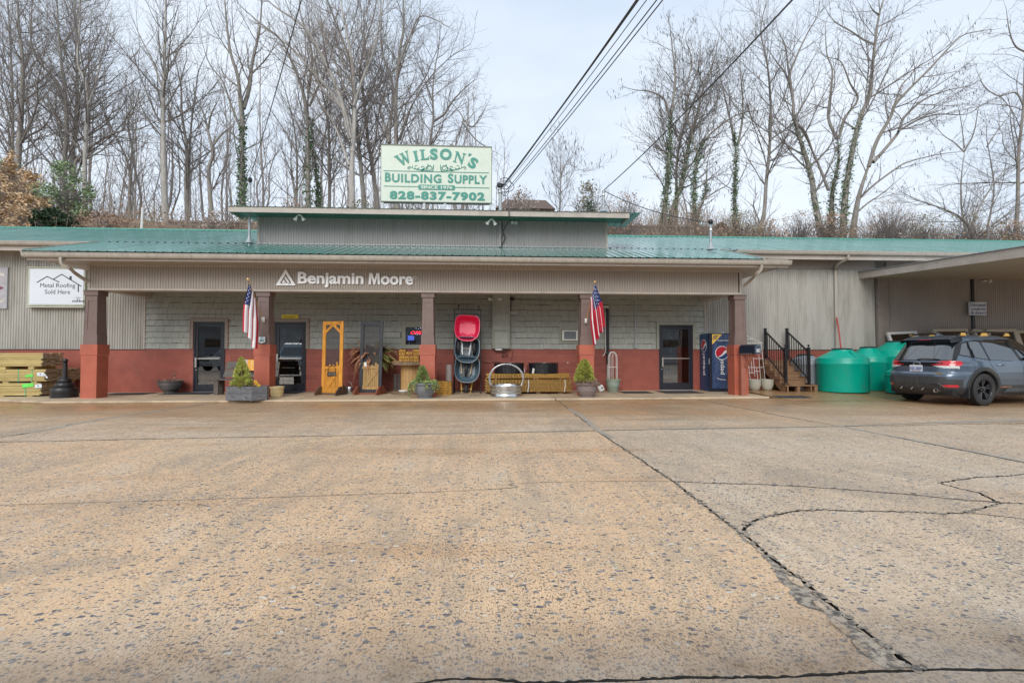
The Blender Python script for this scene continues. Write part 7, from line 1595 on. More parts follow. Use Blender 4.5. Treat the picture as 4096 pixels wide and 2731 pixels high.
# wheels
def wheel(x, y, s):
    w = thing('_w', 'a', 'b'); D.objects.remove(w); T = Matrix.Translation((x, y, WZc)) @ Matrix.Rotation(R(90), 4, 'X') @ (Matrix.Rotation(0, 4, 'Z'))
    sgn = 1 if s < 0 else -1 # outer face towards -y for the right side: local +z -> -y
    b_ = MB(); b_.T = T; pr = [(.235, .105), (.27, .118), (.33, .115), (.355, .10), (.365, .07), (.365, -.07), (.355, -.10), (.33, -.115), (.27, -.118), (.235, -.105)]; b_.lathe(pr, n=64, cap=False); ty = b_.build('wheel', m_rubber, car, smooth=True)
    tr = MB(); tr.T = T
    for k in range(72):
        a = 2*math.pi*k/72
        for z0, z1, da in ((-.10, -.045, .02), (-.035, .035, -.02), (.045, .10, .02)):
            a2 = a+da; vs = []
            for zz in (z0, z1):
                for aa in (a2-.028, a2+.028):
                    for rr in (.36, .372): vs.append((rr*math.cos(aa), rr*math.sin(aa), zz))
            tr.add(vs, [(0, 1, 3, 2), (4, 6, 7, 5), (0, 4, 5, 1), (2, 3, 7, 6), (1, 5, 7, 3)])
    tr.build('tread_block', m_rubber, ty)
    b_ = MB(); b_.T = T; b_.lathe([(.243, .10*sgn), (.235, .105*sgn), (.222, .09*sgn), (.215, .02*sgn), (.215, -.05*sgn), (.001, -.05*sgn)], n=48, cap=False); b_.build('rim', m_cblk, ty, smooth=True)
    sp_ = MB(); sp_.T = T
    for k in range(5):
        a = 2*math.pi*k/5+R(18)
        for off in (-.17, .17):
            def pt(r_, aa, z): return (r_*math.cos(aa), r_*math.sin(aa), z*sgn)
            a1 = a+off; i0, i1 = a+off*.35-.13, a+off*.35+.13
            sp_.add([pt(.06, i0, .062), pt(.06, i1, .062), pt(.225, a1+.12, .088), pt(.225, a1-.12, .088), pt(.06, i0, .03), pt(.06, i1, .03), pt(.225, a1+.12, .04), pt(.225, a1-.12, .04)], BF)
    sp_.build('spokes', M('wheel_black', (.03, .031, .035), .3, var=.1) if 'wheel_black' not in D.materials else D.materials['wheel_black'], ty)
    b_ = MB(); b_.T = T; b_.lathe([(.001, .085*sgn), (.028, .083*sgn), (.034, .07*sgn), (.075, .066*sgn), (.08, .04*sgn)], n=24, cap=False); b_.build('hub', m_cblk, ty, smooth=True)
    for k in range(5): a = 2*math.pi*k/5+R(54); b_ = MB(); b_.T = T @ Matrix.Translation((.055*math.cos(a), .055*math.sin(a), .068*sgn)); b_.lathe([(.009, -.01*sgn), (.009, .01*sgn), (.001, .013*sgn)], n=8, cap=False); b_.build('lug_nut', m_galv, ty)
for x in (0, WBX):
    for s in (-1, 1): wheel(x, s*.79, s)
# fender cladding lips
for s in (-1, 1):
    for xw in (0, WBX):
        b_ = MB(); P1 = []; P0 = []
        for k in range(33):
            a = R(-12)+k*R(204)/32; 
            for rr, ls, lift in ((.432, P0, .012), (.47, P1, .022)):
                x, z = xw+rr*math.cos(a), max(.22, WZc+rr*math.sin(a)); ls.append(Vector((x, s*(side_y(x, z)+lift), z)))
        vs = P0+P1+[Vector((p.x, p.y-s*.10, p.z)) for p in P0]; n = 33
        b_.add(vs, [(k, k+1, n+k+1, n+k) for k in range(n-1)]+[(k, 2*n+k, 2*n+k+1, k+1) for k in range(n-1)]); b_.build('arch_lip', m_clad, car, smooth=True)
    # mud flap and sill step
    MB().box(-.50, s*.70, .17, -.46, s*.88, .42).build('mud_flap', m_plastic, car)
    MB().add([(.55, s*.90, .27), (2.15, s*.90, .27), (2.15, s*.925, .30), (.55, s*.925, .30), (.75, s*.90, .40), (1.95, s*.90, .40), (1.95, s*.91, .38), (.75, s*.91, .38)], BF).build('sill_guard', m_clad, car, bevel=.01)
    # door handle
    hx = [(.40, .915), (.65, .925)]
    MB().tube([(.42, s*(side_y(.45, .93)+.004), .93), (.46, s*(side_y(.45, .93)+.035), .935), (.60, s*(side_y(.6, .93)+.035), .935), (.65, s*(side_y(.65, .93)+.004), .93)], [.012, .017, .017, .012], 8).build('door_handle', m_paint, car, smooth=True)
    MB().lathe([(.001, 0), (.05, 0), (.055, -.004)], (0, 0, 0), 16) 
    # roof rail with gold feet
    rp = [(x, s*(.60-.02*abs(x-.6)), z) for x, z in ((-.38, 1.625), (-.25, 1.665), (0, 1.695), (.6, 1.71), (1.2, 1.69), (1.45, 1.63))]
    MB().tube(smoothpath(rp, 5), .018, 8).build('roof_rail', m_cblk, car, smooth=True)
    for x, w in ((-.22, .09), (.48, .12), (1.25, .09)): MB().add([(x-w, s*.585, 1.615), (x+w, s*.585, 1.615), (x+w, s*.625, 1.615), (x-w, s*.625, 1.615), (x-w*.6, s*.59, 1.69), (x+w*.6, s*.59, 1.69), (x+w*.6, s*.62, 1.69), (x-w*.6, s*.62, 1.69)], BF).build('rail_foot', M('gold_rail_foot', (.62, .36, .08), .35, metal=.3) if 'gold_rail_foot' not in D.materials else D.materials['gold_rail_foot'], car, bevel=.006)
# spoiler
b_ = MB(); b_.add([(-.60, -.58, 1.525), (-.60, .58, 1.525), (-.30, .60, 1.60), (-.30, -.60, 1.60), (-.62, -.57, 1.545), (-.62, .57, 1.545), (-.28, .60, 1.635), (-.28, -.60, 1.635)], BF); b_.build('spoiler', m_paint, car, bevel=.012, seg=3)
MB().box(-.625, -.14, 1.527, -.612, .14, 1.540).build('brake_light', m_tl, car)
MB().add([(-.64, -.62, 1.44), (-.30, -.66, 1.50), (-.30, -.60, 1.62), (-.61, -.57, 1.545)], [(0, 1, 2, 3)]).add([(-.64, .62, 1.44), (-.30, .66, 1.50), (-.30, .60, 1.62), (-.61, .57, 1.545)], [(0, 1, 2, 3)]).build('spoiler_fin', m_cblk, car)
MB().add([(.02, -.02, 1.64), (.02, .02, 1.64), (-.20, .03, 1.645), (-.20, -.03, 1.645), (-.16, 0, 1.72)], [(0, 1, 2, 3), (0, 1, 4), (1, 2, 4), (2, 3, 4), (3, 0, 4)]).build('antenna_fin', m_paint, car)
# plate, emblem, wiper, badges, exhaust
px_ = rear_x(0, .84)-.012; Tr = Matrix.Translation((px_, 0, 0)) @ Matrix.Rotation(R(-90), 4, 'Z') 
b_ = MB(); b_.T = Tr; b_.box(-.155, -.008, .765, .155, 0, .92); b_.build('number_plate', M('plate_white', (.66, .70, .76), .4, var=.04), car, bevel=.004)
text_fit('plate_number', 'KEC-5059', -.138, .138, .795, .875, -.0085, M('plate_blue', (.03, .10, .32), .4), car, .002, bold=.03, T=Tr); text_fit('plate_state', 'NORTH CAROLINA', -.10, .10, .772, .786, -.0085, m_tl, car, .001, T=Tr)
xe = rear_x(0, .955)-.010; em = MB(); em.tube([(xe, .085*math.cos(a*math.pi/12), .955+.045*math.sin(a*math.pi/12)) for a in range(25)], .005, 5)
for (y, z, r_) in ((.045, .965, .009), (-.02, .975, .006), (-.05, .96, .006), (-.03, .94, .006), (.0, .935, .006), (.01, .97, .006)): em.lathe([(r_, -.004), (r_, .004)], (xe, y, z), 6)
em.build('emblem', m_galv, car)
MB().tube(smoothpath([(rear_x(-.02, 1.05)-.02, .02, 1.045), (rear_x(-.1, 1.07)-.035, -.10, 1.075), (rear_x(-.3, 1.07)-.03, -.33, 1.065), (rear_x(-.5, 1.07)-.02, -.47, 1.06)], 4), .013, 6).build('wiper', m_iron, car)
MB().box(rear_x(-.55, .72)-.012, -.62, .715, rear_x(-.5, .72)-.004, -.47, .75).build('gold_badge', M('badge_gold', (.35, .22, .10), .4), car); text_fit('badge_lettering', 'FORESTER', -.30, -.62+.95, 0, 1, 0, m_ink, car) if False else None
b_ = MB(); b_.T = Matrix.Translation((-.96, -.50, .335)) @ Matrix.Rotation(R(-90), 4, 'Y'); b_.lathe([(.035, -.12), (.04, .02), (.048, .03), (.046, .04), (.036, .035), (.034, -.1)], n=20, cap=False); b_.build('exhaust_tip', m_steel, car, smooth=True)
b_ = MB(); b_.tube([(-.93, -.36, .48), (-.98, -.44, .50), (-.98, -.56, .49), (-.93, -.66, .40)], .022, 6); b_.build('exhaust_surround', m_clad, car, smooth=True)
for y in (-.18, .08, .34): MB().obox((-1.0, y, .33), (-1.0, y-.05, .38), .012, .02).build('diffuser_fin', m_galvgrey, car)
ysd = side_y(.95, .40)+.016; Tsd = Matrix.Translation((0, -ysd, 0)); text_fit('side_lettering', 'FORESTER', .50, .86, .405, .432, -.001, M('copper_print', (.50, .22, .10), .4), car, .002, bold=.02, T=Tsd)
for s in (-1, 1): # rear view into the lamp housings; wing mirror
    MB().box(2.05, s*.90, 1.0, 2.18, s*1.07, 1.12).build('wing_mirror', m_cblk, car, bevel=.03, seg=3)

car.scale = (1, 1, 1.035)
# ---------------------------------------------------------------- hillside behind the store
def hill_z(x, y):
    t = min(1, max(0, (y-22)/9.)); t = t*t*(3-2*t); base = 3.0+(5.75-.012*x+.35*math.sin(x*.21)+.2*math.sin(x*.53+1))*t
    return base+max(0, y-31)*.03
m_hill = M('leaf_litter', (.27, .19, .135), .9, var=.4, scale=1.2, bump=1, bscale=9, dirt=(.10, .08, .05), dfac=.8, dscale=.8)
vs = []; nx, ny = 90, 50
for j in range(ny+1):
    for i in range(nx+1): x = -70+160*i/nx; y = 21.6+(120-21.6)*(j/ny)**1.8; vs.append((x, y, hill_z(x, y)+random.uniform(-.08, .08)))
o = MB().add(vs, [(j*(nx+1)+i, j*(nx+1)+i+1, (j+1)*(nx+1)+i+1, (j+1)*(nx+1)+i) for j in range(ny) for i in range(nx)]).build('hillside', m_hill, smooth=True); o['kind'] = 'structure'

def barkmat(name, col, dark, spot=None):
    m, nt, b = newmat(name); t = nn(nt, 'ShaderNodeTexCoord'); q = nn(nt, 'ShaderNodeMapping'); q.inputs['Scale'].default_value = (3, 3, .6); nt.links.new(t.outputs['Object'], q.inputs[0])
    n = nn(nt, 'ShaderNodeTexNoise', Scale=3., Detail=6., Roughness=.7); nt.links.new(q.outputs[0], n.inputs['Vector']); c = ramp(nt, n.outputs[0], [(.34, dark), (.62, col)])
    if spot: n2 = nn(nt, 'ShaderNodeTexNoise', Scale=2., Detail=4.); nt.links.new(t.outputs['Object'], n2.inputs['Vector']); c = mixc(nt, ramp(nt, n2.outputs[0], [(.5, 0.), (.62, .75)]), c, spot)
    nt.links.new(c, b.inputs['Base Color']); b.inputs['Roughness'].default_value = .85; bp = nn(nt, 'ShaderNodeBump', Strength=.6, Distance=.03); nt.links.new(n.outputs[0], bp.inputs['Height']); nt.links.new(bp.outputs[0], b.inputs['Normal']); return m
k_grey = barkmat('grey_bark', (.36, .33, .30), (.19, .165, .15), (.27, .26, .20)); k_pale = barkmat('pale_bark', (.54, .51, .47), (.30, .275, .25), (.38, .36, .32)); k_dark = barkmat('dark_bark', (.12, .10, .09), (.05, .042, .038)); k_twig = M('twig_bark', (.24, .215, .20), .85, var=.2, scale=2); k_twigp = M('pale_twig_bark', (.33, .285, .255), .85, var=.2, scale=2)
def tubes(segs, nsides):
    """segs: array (n,8) p0 p1 r0 r1 -> verts, faces of open prisms"""
    s = np.asarray(segs); p0, p1, r0, r1 = s[:, :3], s[:, 3:6], s[:, 6], s[:, 7]; d = p1-p0; d /= (np.linalg.norm(d, axis=1, keepdims=True)+1e-9)
    ref = np.where(np.abs(d[:, 2:3]) > .9, np.array([[1., 0, 0]]), np.array([[0, 0, 1.]])); u = np.cross(d, ref); u /= np.linalg.norm(u, axis=1, keepdims=True); w = np.cross(d, u)
    a = np.arange(nsides)*2*np.pi/nsides; c, sn = np.cos(a)[None, :, None], np.sin(a)[None, :, None]; ring = u[:, None]*c+w[:, None]*sn
    v = np.concatenate([p0[:, None]+ring*r0[:, None, None], p1[:, None]+ring*r1[:, None, None]], 1).reshape(-1, 3)
    n = len(s); k = np.arange(nsides); k2 = (k+1) % nsides; f = np.stack([k, k2, k2+nsides, k+nsides], 1)[None]+(np.arange(n)*2*nsides)[:, None, None]
    return v, f.reshape(-1, 4)
def npmesh(name, v, f, mat, parent, loc=(0, 0, 0), smooth=True):
    me = D.meshes.new(name); me.vertices.add(len(v)); me.vertices.foreach_set('co', v.astype(np.float32).ravel()); k = f.shape[1]
    me.loops.add(f.size); me.loops.foreach_set('vertex_index', f.astype(np.int32).ravel()); me.polygons.add(len(f)); me.polygons.foreach_set('loop_start', np.arange(0, f.size, k, dtype=np.int32)); me.polygons.foreach_set('loop_total', np.full(len(f), k, dtype=np.int32))
    if smooth: me.polygons.foreach_set('use_smooth', np.ones(len(f), bool))
    me.materials.append(mat); me.update(calc_edges=True); return link(name, me, None, parent, loc)
def grow(rnd, p, d, L, r, lvl, out, asc, dens, wob, maxl, hang=0.):
    """grow one branch; out[lvl] gets segments"""
    n = (7, 6, 4, 2)[min(lvl, 3)]; st = L/n; px, py, pz = p; dx, dy, dz = d; rr = r; tip = max(.0042, r*.26)
    nb = (dens[0], dens[1], dens[2], 0)[min(lvl, 3)]*L
    per = nb/n; acc = rnd.random()*.5; az = rnd.uniform(0, 6.28)
    for i in range(n):
        dx += rnd.gauss(0, wob); dy += rnd.gauss(0, wob); dz += rnd.gauss(0, wob)*.7+asc*.10-hang*.16*(i/n)
        m = math.sqrt(dx*dx+dy*dy+dz*dz); dx, dy, dz = dx/m, dy/m, dz/m
        qx, qy, qz = px+dx*st, py+dy*st, pz+dz*st; r2 = r+(tip-r)*(i+1)/n
        out[lvl].append((px, py, pz, qx, qy, qz, rr, r2))
        if lvl < maxl:
            acc += per*(.55 if i == 0 and lvl == 0 else 1)
            while acc >= 1:
                acc -= 1; t = rnd.random(); az += 2.4+rnd.uniform(-.5, .5)
                sp = math.radians(rnd.uniform(28, 58)); ux, uy, uz = math.cos(az), math.sin(az), 0.
                k = ux*dx+uy*dy; ux -= k*dx; uy -= k*dy; uz -= k*dz; mm = math.sqrt(ux*ux+uy*uy+uz*uz)+1e-6
                c, s = math.cos(sp), math.sin(sp); e = (dx*c+ux/mm*s, dy*c+uy/mm*s, dz*c+uz/mm*s)
                rem = 1-(i+t)/n; l2 = L*(.22+.36*rem)*rnd.uniform(.7, 1.25); l2 = max(.3, min(l2, (99, 3.2, 2.5, .95)[min(lvl+1, 3)]))
                grow(rnd, (px+dx*st*t, py+dy*st*t, pz+dz*st*t), e, l2, max(.0050, min(r2*.62, .009*l2+.004)), lvl+1, out, asc, dens, wob*1.15, maxl, hang)
        px, py, pz, rr = qx, qy, qz, r2
def tree(label, Y, limbs, bark=None, twig=None, seed=0, asc=1., dens=(1.4, 2.6, 2.9), start=.22, blen=.36, hang=0., ivy=None, wob=.10, pods=0, maxl=3, group='bare trees on the bank behind the store', cat='tree', name='bare_tree', spread=1.):
    """limbs: [(width px, [(px,py),...], depth offset)] traced as real limbs at distance Y"""
    rnd = random.Random(seed); bark = bark or k_grey; twig = twig or k_twig; P0 = None; trunk = []; out = [[], [], [], []]; L3 = []
    for li, (wpx, pts, dy) in enumerate(limbs):
        n = len(pts); q = [aty(px, py, Y+dy*(i/max(1, n-1))) for i, (px, py) in enumerate(pts)]
        if li == 0: g = Vector((q[0].x, Y, hill_z(q[0].x, Y)-.3)); q = [g]+q if q[0].z > g.z+.4 else [g]+q[1:]
        if P0 is None: P0 = q[0].copy()
        q = smoothpath(q, 5); r0 = wpx*Y/FPX/2; m = len(q)
        tot = sum((q[i+1]-q[i]).length for i in range(m-1)); run_ = 0; acc = 0; az = rnd.uniform(0, 6)
        for i in range(m-1):
            f0, f1 = run_/tot, (run_+(q[i+1]-q[i]).length)/tot; ra = r0*(1-.80*f0**1.1); rb = r0*(1-.80*f1**1.1)
            if li == 0 and i == 0: ra *= 1.35
            a, b_ = q[i]-P0, q[i+1]-P0; trunk.append((*a, *b_, ra, rb)); L3.append((a, b_, ra, f0, li))
            seg = (q[i+1]-q[i]).length; st_ = start if li == 0 else .10
            if f0 > st_:
                acc += seg*dens[0]*1.75/(1+.22*(len(limbs)-1))
                while acc >= 1:
                    acc -= 1; az += 2.4+rnd.uniform(-.6, .6); t = rnd.random(); d = (b_-a).normalized(); u = Vector((math.cos(az), math.sin(az)*.8, 0)); u = (u-d*u.dot(d)).normalized(); s = R(rnd.uniform(32, 62))
                    e = d*math.cos(s)+u*math.sin(s); l2 = max(2., min(6.5, tot*blen*1.25*(.45+.75*(1-f0))))*rnd.uniform(.55, 1.25)*spread
                    grow(rnd, tuple(a+(b_-a)*t), tuple(e), max(.7, l2), min(ra*.45, .014*l2+.009), 1, out, asc, dens, wob, maxl, hang)
            run_ += seg
        grow(rnd, tuple(q[-1]-P0), tuple((q[-1]-q[-2]).normalized()), max(1., tot*.12), r0*.19, 1, out, asc, dens, wob, maxl, hang)
    t = thing(name, label, cat, P0, 0, group)
    v, f = tubes(trunk, 9); npmesh('trunk', v, f, bark, t)
    v, f = tubes(out[1], 4); V, F = [v], [f]; n0 = len(v)
    for l in (2, 3):
        if out[l]: v, f = tubes(out[l], 4 if l == 2 else 3); 
        if out[l] and l == 2: V.append(v); F.append(f+n0); n0 += len(v)
        if out[l] and l == 3: tw = (v, f)
    npmesh('crown', np.concatenate(V), np.concatenate(F), twig, t)
    if out[3]: npmesh('twigs', tw[0], tw[1], twig, t)['kind'] = 'stuff'
    if ivy:
        b_ = MB()
        for (a, b2, ra, f0, li) in L3:
            if li in ivy[1] and f0 < ivy[0]:
                n = int((b2-a).length*ivy[2]*1.9*(1-.5*f0/ivy[0]))
                for k in range(n):
                    p = a.lerp(b2, rnd.random()); an = rnd.uniform(0, 6.28); rr = ra+rnd.uniform(0, .12); leafcloud(b_, [p+Vector((math.cos(an)*rr, math.sin(an)*rr, 0))], .13, rnd, .8)
        b_.build('ivy', m_ivy, t, fix=False)
    if pods:
        b_ = MB(); tips = [s for s in out[2]+out[3]]; 
        for k in range(min(pods, len(tips))):
            s = tips[rnd.randrange(len(tips))]; p = Vector(s[3:6]); l = rnd.uniform(.12, .24); w = Vector((rnd.uniform(-1, 1), rnd.uniform(-1, 1), 0)).normalized()*.02; b_.add([p-w, p+w, p+w*.6+Vector((.02, 0, -l)), p-w*.6+Vector((.02, 0, -l))], [(0, 1, 2, 3)])
        b_.build('seed_pods', k_dark, t, fix=False)['kind'] = 'stuff'
    return t
Z1 = lambda x, y: (x*.5867, y*.5867)                       # crops used while tracing
Z2 = lambda x, y: (1000+x*.5294, y*.5294)
Z3 = lambda x, y: (2400+x*.6122, y*.6122)
Z4 = lambda x, y: (3196+x*.6186, y*.6186)
def TR(zf, w, pts, dy=0.): return (w, [zf(*p) for p in pts], dy)
tall = dict(asc=1.1, blen=.34, dens=(1.4, 2.6, 2.9))
tree('tall dark trunk at the far left edge, tan leaves at its foot', 33, [TR(Z1, 25, [(105, 1560), (120, 1150), (148, 700), (152, 400), (130, 200), (115, -80)]), TR(Z1, 9, [(150, 520), (205, 330), (215, 80), (230, -60)], 2)], seed=1, **tall)
tree('slim pale trunk just left of the tall dark trunk at the left edge', 38, [TR(Z1, 15, [(78, 1540), (85, 1000), (85, 650), (70, 300), (50, -60)])], seed=2, **tall)
tree('crooked grey trunk above the green pine, left part of the bank', 34, [TR(Z1, 20, [(455, 1560), (440, 1150), (455, 900), (440, 600), (405, 300), (385, -60)]), TR(Z1, 11, [(440, 650), (360, 520), (270, 430), (215, 300), (200, 100)], -2), TR(Z1, 8, [(410, 320), (500, 200), (535, 60), (560, -60)], 2)], seed=3, **tall)
tree('pale straight trunk close to the right of the crooked grey one', 36, [TR(Z1, 22, [(490, 1550), (490, 1100), (515, 900), (525, 600), (520, 300), (505, -60)])], seed=4, bark=k_pale, **tall)
tree('white-barked tree with dark bands, left of the long leaning limb', 32.5, [TR(Z1, 18, [(580, 1560), (578, 1150), (592, 800), (585, 580), (530, 420), (545, 150), (540, -60)]), TR(Z1, 9, [(600, 720), (655, 560), (690, 400), (740, 200), (760, 60)], 2)], seed=5, bark=k_pale, **tall)
tree('low leaning tree with a long arching limb reaching right', 33.5, [TR(Z1, 15, [(500, 1400), (510, 1130), (560, 1060), (620, 1000), (740, 930), (840, 890), (950, 880), (1080, 820)]), TR(Z1, 8, [(760, 920), (720, 800), (690, 700), (600, 600)], 1), TR(Z1, 7, [(840, 890), (870, 780), (950, 700), (1000, 640)], -1)], seed=6, start=.35, blen=.30, asc=1., wob=.15)
tree('thin dark crooked tree in the gap before the sycamore', 35, [TR(Z1, 11, [(890, 1540), (880, 1350), (885, 1180), (850, 1050), (780, 920), (720, 780), (640, 640)]), TR(Z1, 8, [(880, 1200), (900, 1000), (870, 850), (900, 700)], 1)], seed=7, asc=1., blen=.30, wob=.15)
tree('big pale sycamore with straight spotted trunk, left of the raised roof', 32, [TR(Z1, 25, [(1130, 1540), (1118, 1200), (1112, 800), (1120, 450), (1128, 200), (1135, -80)]), TR(Z1, 8, [(1115, 620), (1040, 420), (960, 260), (900, 120)], -1.5), TR(Z1, 7, [(1122, 500), (1200, 380), (1260, 260)], 1.5)], seed=8, bark=k_pale, twig=k_twig, asc=1.5, blen=.30, dens=(1.9, 2.8, 3.), start=.35)
tree('twin-stemmed brown tree right of the pale sycamore', 34, [TR(Z1, 19, [(1280, 1540), (1270, 1250), (1272, 1000), (1240, 780), (1235, 600), (1200, 430)]), TR(Z1, 12, [(1295, 1480), (1290, 1200), (1300, 900), (1335, 620), (1350, 500), (1400, 380)], 1)], seed=9, asc=1.1, blen=.32, wob=.12)
tree('crooked brown tree with a kinked trunk before the ivy trunk', 33, [TR(Z1, 20, [(1450, 1540), (1430, 1300), (1425, 1150), (1450, 1050), (1420, 900), (1390, 780), (1330, 650)]), TR(Z1, 10, [(1445, 1000), (1500, 930), (1560, 880), (1590, 860)], 1), TR(Z1, 8, [(1420, 880), (1440, 780), (1500, 660)], -1)], seed=10, asc=1., blen=.30, wob=.16)
tree('tall forked grey tree with ivy, just left of the roof mast', 31, [TR(Z1, 29, [(1655, 1480), (1650, 1100), (1655, 880), (1660, 720)]), TR(Z1, 17, [(1655, 880), (1640, 700), (1620, 520), (1570, 350), (1540, 100), (1530, -60)], -1), TR(Z1, 17, [(1660, 740), (1700, 600), (1720, 430), (1770, 200), (1790, -60)], 1.5), TR(Z1, 9, [(1640, 880), (1570, 700), (1520, 560), (1430, 440), (1380, 300)], -2)], seed=11, ivy=(.9, (0,), 130), **tall)
tree('large grey tree with fan of limbs left of the massive trunk', 32, [TR(Z2, 24, [(440, 1560), (435, 1150), (435, 850), (440, 650)]), TR(Z2, 14, [(435, 900), (400, 700), (330, 500), (230, 300), (80, 180), (-60, 60)], -1.5), TR(Z2, 13, [(440, 700), (470, 450), (430, 250), (380, 100), (370, -80)], 1.5), TR(Z2, 10, [(450, 800), (520, 650), (590, 500), (640, 300)], 2)], seed=12, asc=1.3, blen=.35, ivy=(.7, (0,), 45))
tree('thin ivy-clad stem between the two large grey trees', 33, [TR(Z2, 11, [(520, 1560), (510, 1400), (490, 1220), (460, 1100), (470, 900)])], seed=13, ivy=(1., (0,), 120), asc=1.2, blen=.3)
tree('thin brown tree left of the fan-limbed grey tree', 36, [TR(Z2, 11, [(350, 1560), (355, 1200), (330, 950), (270, 700), (200, 500)]), TR(Z2, 9, [(350, 1540), (310, 1250), (320, 1000)], 1)], seed=14, asc=1.3, blen=.34)
tree('slim brown trunk right of the ivy-clad stem', 35, [TR(Z2, 15, [(600, 1560), (600, 1200), (590, 950), (560, 760), (500, 500), (470, 200)])], seed=15, asc=1.3, blen=.32)
tree('massive pale trunk splitting into a great fan left of the sign', 30, [TR(Z2, 34, [(770, 1560), (770, 1300), (775, 1100), (760, 950), (740, 850)]), TR(Z2, 20, [(760, 1050), (700, 800), (630, 600), (530, 400), (400, 200), (200, 60), (60, -60)], -2), TR(Z2, 19, [(775, 1150), (790, 850), (780, 550), (740, 300), (700, 100), (680, -80)], 1), TR(Z2, 14, [(720, 860), (600, 680), (450, 520), (350, 400), (180, 260), (0, 150)], 2), TR(Z2, 12, [(785, 800), (850, 600), (930, 400), (980, 150), (990, -60)], -1), TR(Z2, 11, [(750, 1250), (640, 950), (520, 760), (480, 640)], 3)], seed=16, bark=k_pale, twig=k_twigp, asc=1.5, blen=.33, dens=(1.8, 2.6, 2.8), start=.6)
tree('brown trunk leaning left close behind the massive pale one', 32, [TR(Z2, 21, [(860, 1560), (840, 1300), (820, 1100), (790, 800), (760, 500), (700, 300), (600, 50), (560, -80)])], seed=17, asc=1.4, blen=.33)
tree('dark trunk leaning right toward the left edge of the sign', 33, [TR(Z2, 19, [(960, 1560), (930, 1300), (890, 1050), (860, 750), (830, 550), (880, 300), (940, 100), (960, -60)]), TR(Z2, 9, [(870, 800), (960, 600), (1050, 580)], 1)], seed=18, asc=1.2, blen=.33, wob=.13)
tree('vine-hung tree rising behind the upper left corner of the sign', 31, [TR(Z2, 25, [(1110, 1560), (1105, 1090), (1100, 850), (1110, 600), (1130, 400), (1160, 200), (1155, -80)]), TR(Z2, 16, [(1045, 1500), (1050, 1050), (1075, 800), (1070, 600), (1000, 400), (990, 200), (1010, 0)], 1), TR(Z2, 13, [(1130, 1060), (1180, 900), (1245, 765)], -1), TR(Z2, 10, [(1130, 480), (1200, 300), (1280, 130), (1400, 150), (1470, 190)], -1), TR(Z2, 9, [(1050, 1080), (1000, 880), (950, 700), (930, 640)], 1)], seed=19, asc=.9, blen=.32, hang=.5, wob=.15)
tree('crooked slender tree above the middle of the sign', 32, [TR(Z2, 16, [(1340, 1500), (1360, 1090), (1385, 900), (1380, 700), (1395, 530), (1420, 400), (1430, 300)]), TR(Z2, 10, [(1385, 920), (1470, 860), (1520, 780), (1600, 690), (1700, 600)], -1), TR(Z2, 7, [(1375, 760), (1320, 600), (1250, 440)], 1)], seed=20, asc=.9, blen=.33, hang=.4, wob=.16)
tree('drooping broken-topped tree above the right end of the sign', 31.5, [TR(Z2, 14, [(1550, 1500), (1555, 1100), (1580, 1000), (1610, 900), (1560, 820), (1500, 760)]), TR(Z2, 8, [(1610, 900), (1680, 960), (1740, 880), (1780, 820)], -1), TR(Z2, 6, [(1600, 920), (1700, 1050), (1800, 1120), (1890, 1170)], 1)], seed=21, asc=.2, blen=.30, hang=1.3, wob=.17)
tree('small upright bare sapling standing alone right of the sign', 30, [TR(lambda x, y: (1900+x*.4252, 560+y*.4252), 8, [(795, 700), (800, 560), (805, 400), (805, 250), (803, 130)]), TR(lambda x, y: (1900+x*.4252, 560+y*.4252), 4, [(800, 420), (840, 250), (900, 235), (1010, 290)], 0)], seed=22, asc=2.2, blen=.42, start=.15, dens=(3.2, 4, 4), pods=120, name='sapling')
loc = dict(asc=.9, blen=.36, pods=420, wob=.12)
tree('ivy-clad locust with seed pods, leftmost of the right-hand group', 31, [TR(Z3, 24, [(395, 1560), (430, 1300), (450, 1050), (460, 850), (465, 720)]), TR(Z3, 12, [(465, 740), (485, 600), (490, 480), (470, 300), (455, 160)], 1), TR(Z3, 10, [(455, 760), (420, 650), (330, 600), (240, 590), (190, 580)], -1), TR(Z3, 9, [(480, 700), (560, 560), (600, 400), (560, 250), (600, 170)], 1)], seed=23, ivy=(1., (0,), 150), **loc)
tree('locust leaning right beside the leftmost ivy-clad one', 32, [TR(Z3, 20, [(430, 1560), (470, 1400), (530, 1200), (570, 1000), (600, 870), (640, 740), (660, 620), (720, 480), (760, 330)]), TR(Z3, 10, [(600, 870), (560, 720), (600, 560), (650, 420), (660, 250)], 1)], seed=24, ivy=(.55, (0,), 110), **loc)
tree('slim locust stem between two ivy-clad trunks on the right bank', 33, [TR(Z3, 14, [(500, 1560), (500, 1300), (500, 1100), (520, 950), (560, 800), (620, 640), (700, 500), (800, 430)])], seed=25, **loc)
tree('multi-stemmed ivy tangle leaning right, centre of the locust group', 31, [TR(Z3, 16, [(620, 1560), (615, 1250), (640, 1020), (700, 900), (830, 790), (930, 740), (1050, 720)]), TR(Z3, 13, [(620, 1545), (640, 1400), (690, 1250), (700, 1080), (720, 1000)], 1), TR(Z3, 10, [(600, 1500), (660, 1330), (760, 1250), (840, 1200), (870, 1100)], -1), TR(Z3, 9, [(640, 1020), (600, 860), (650, 700), (700, 560)], 2)], seed=26, ivy=(.6, (0, 1), 130), **loc)
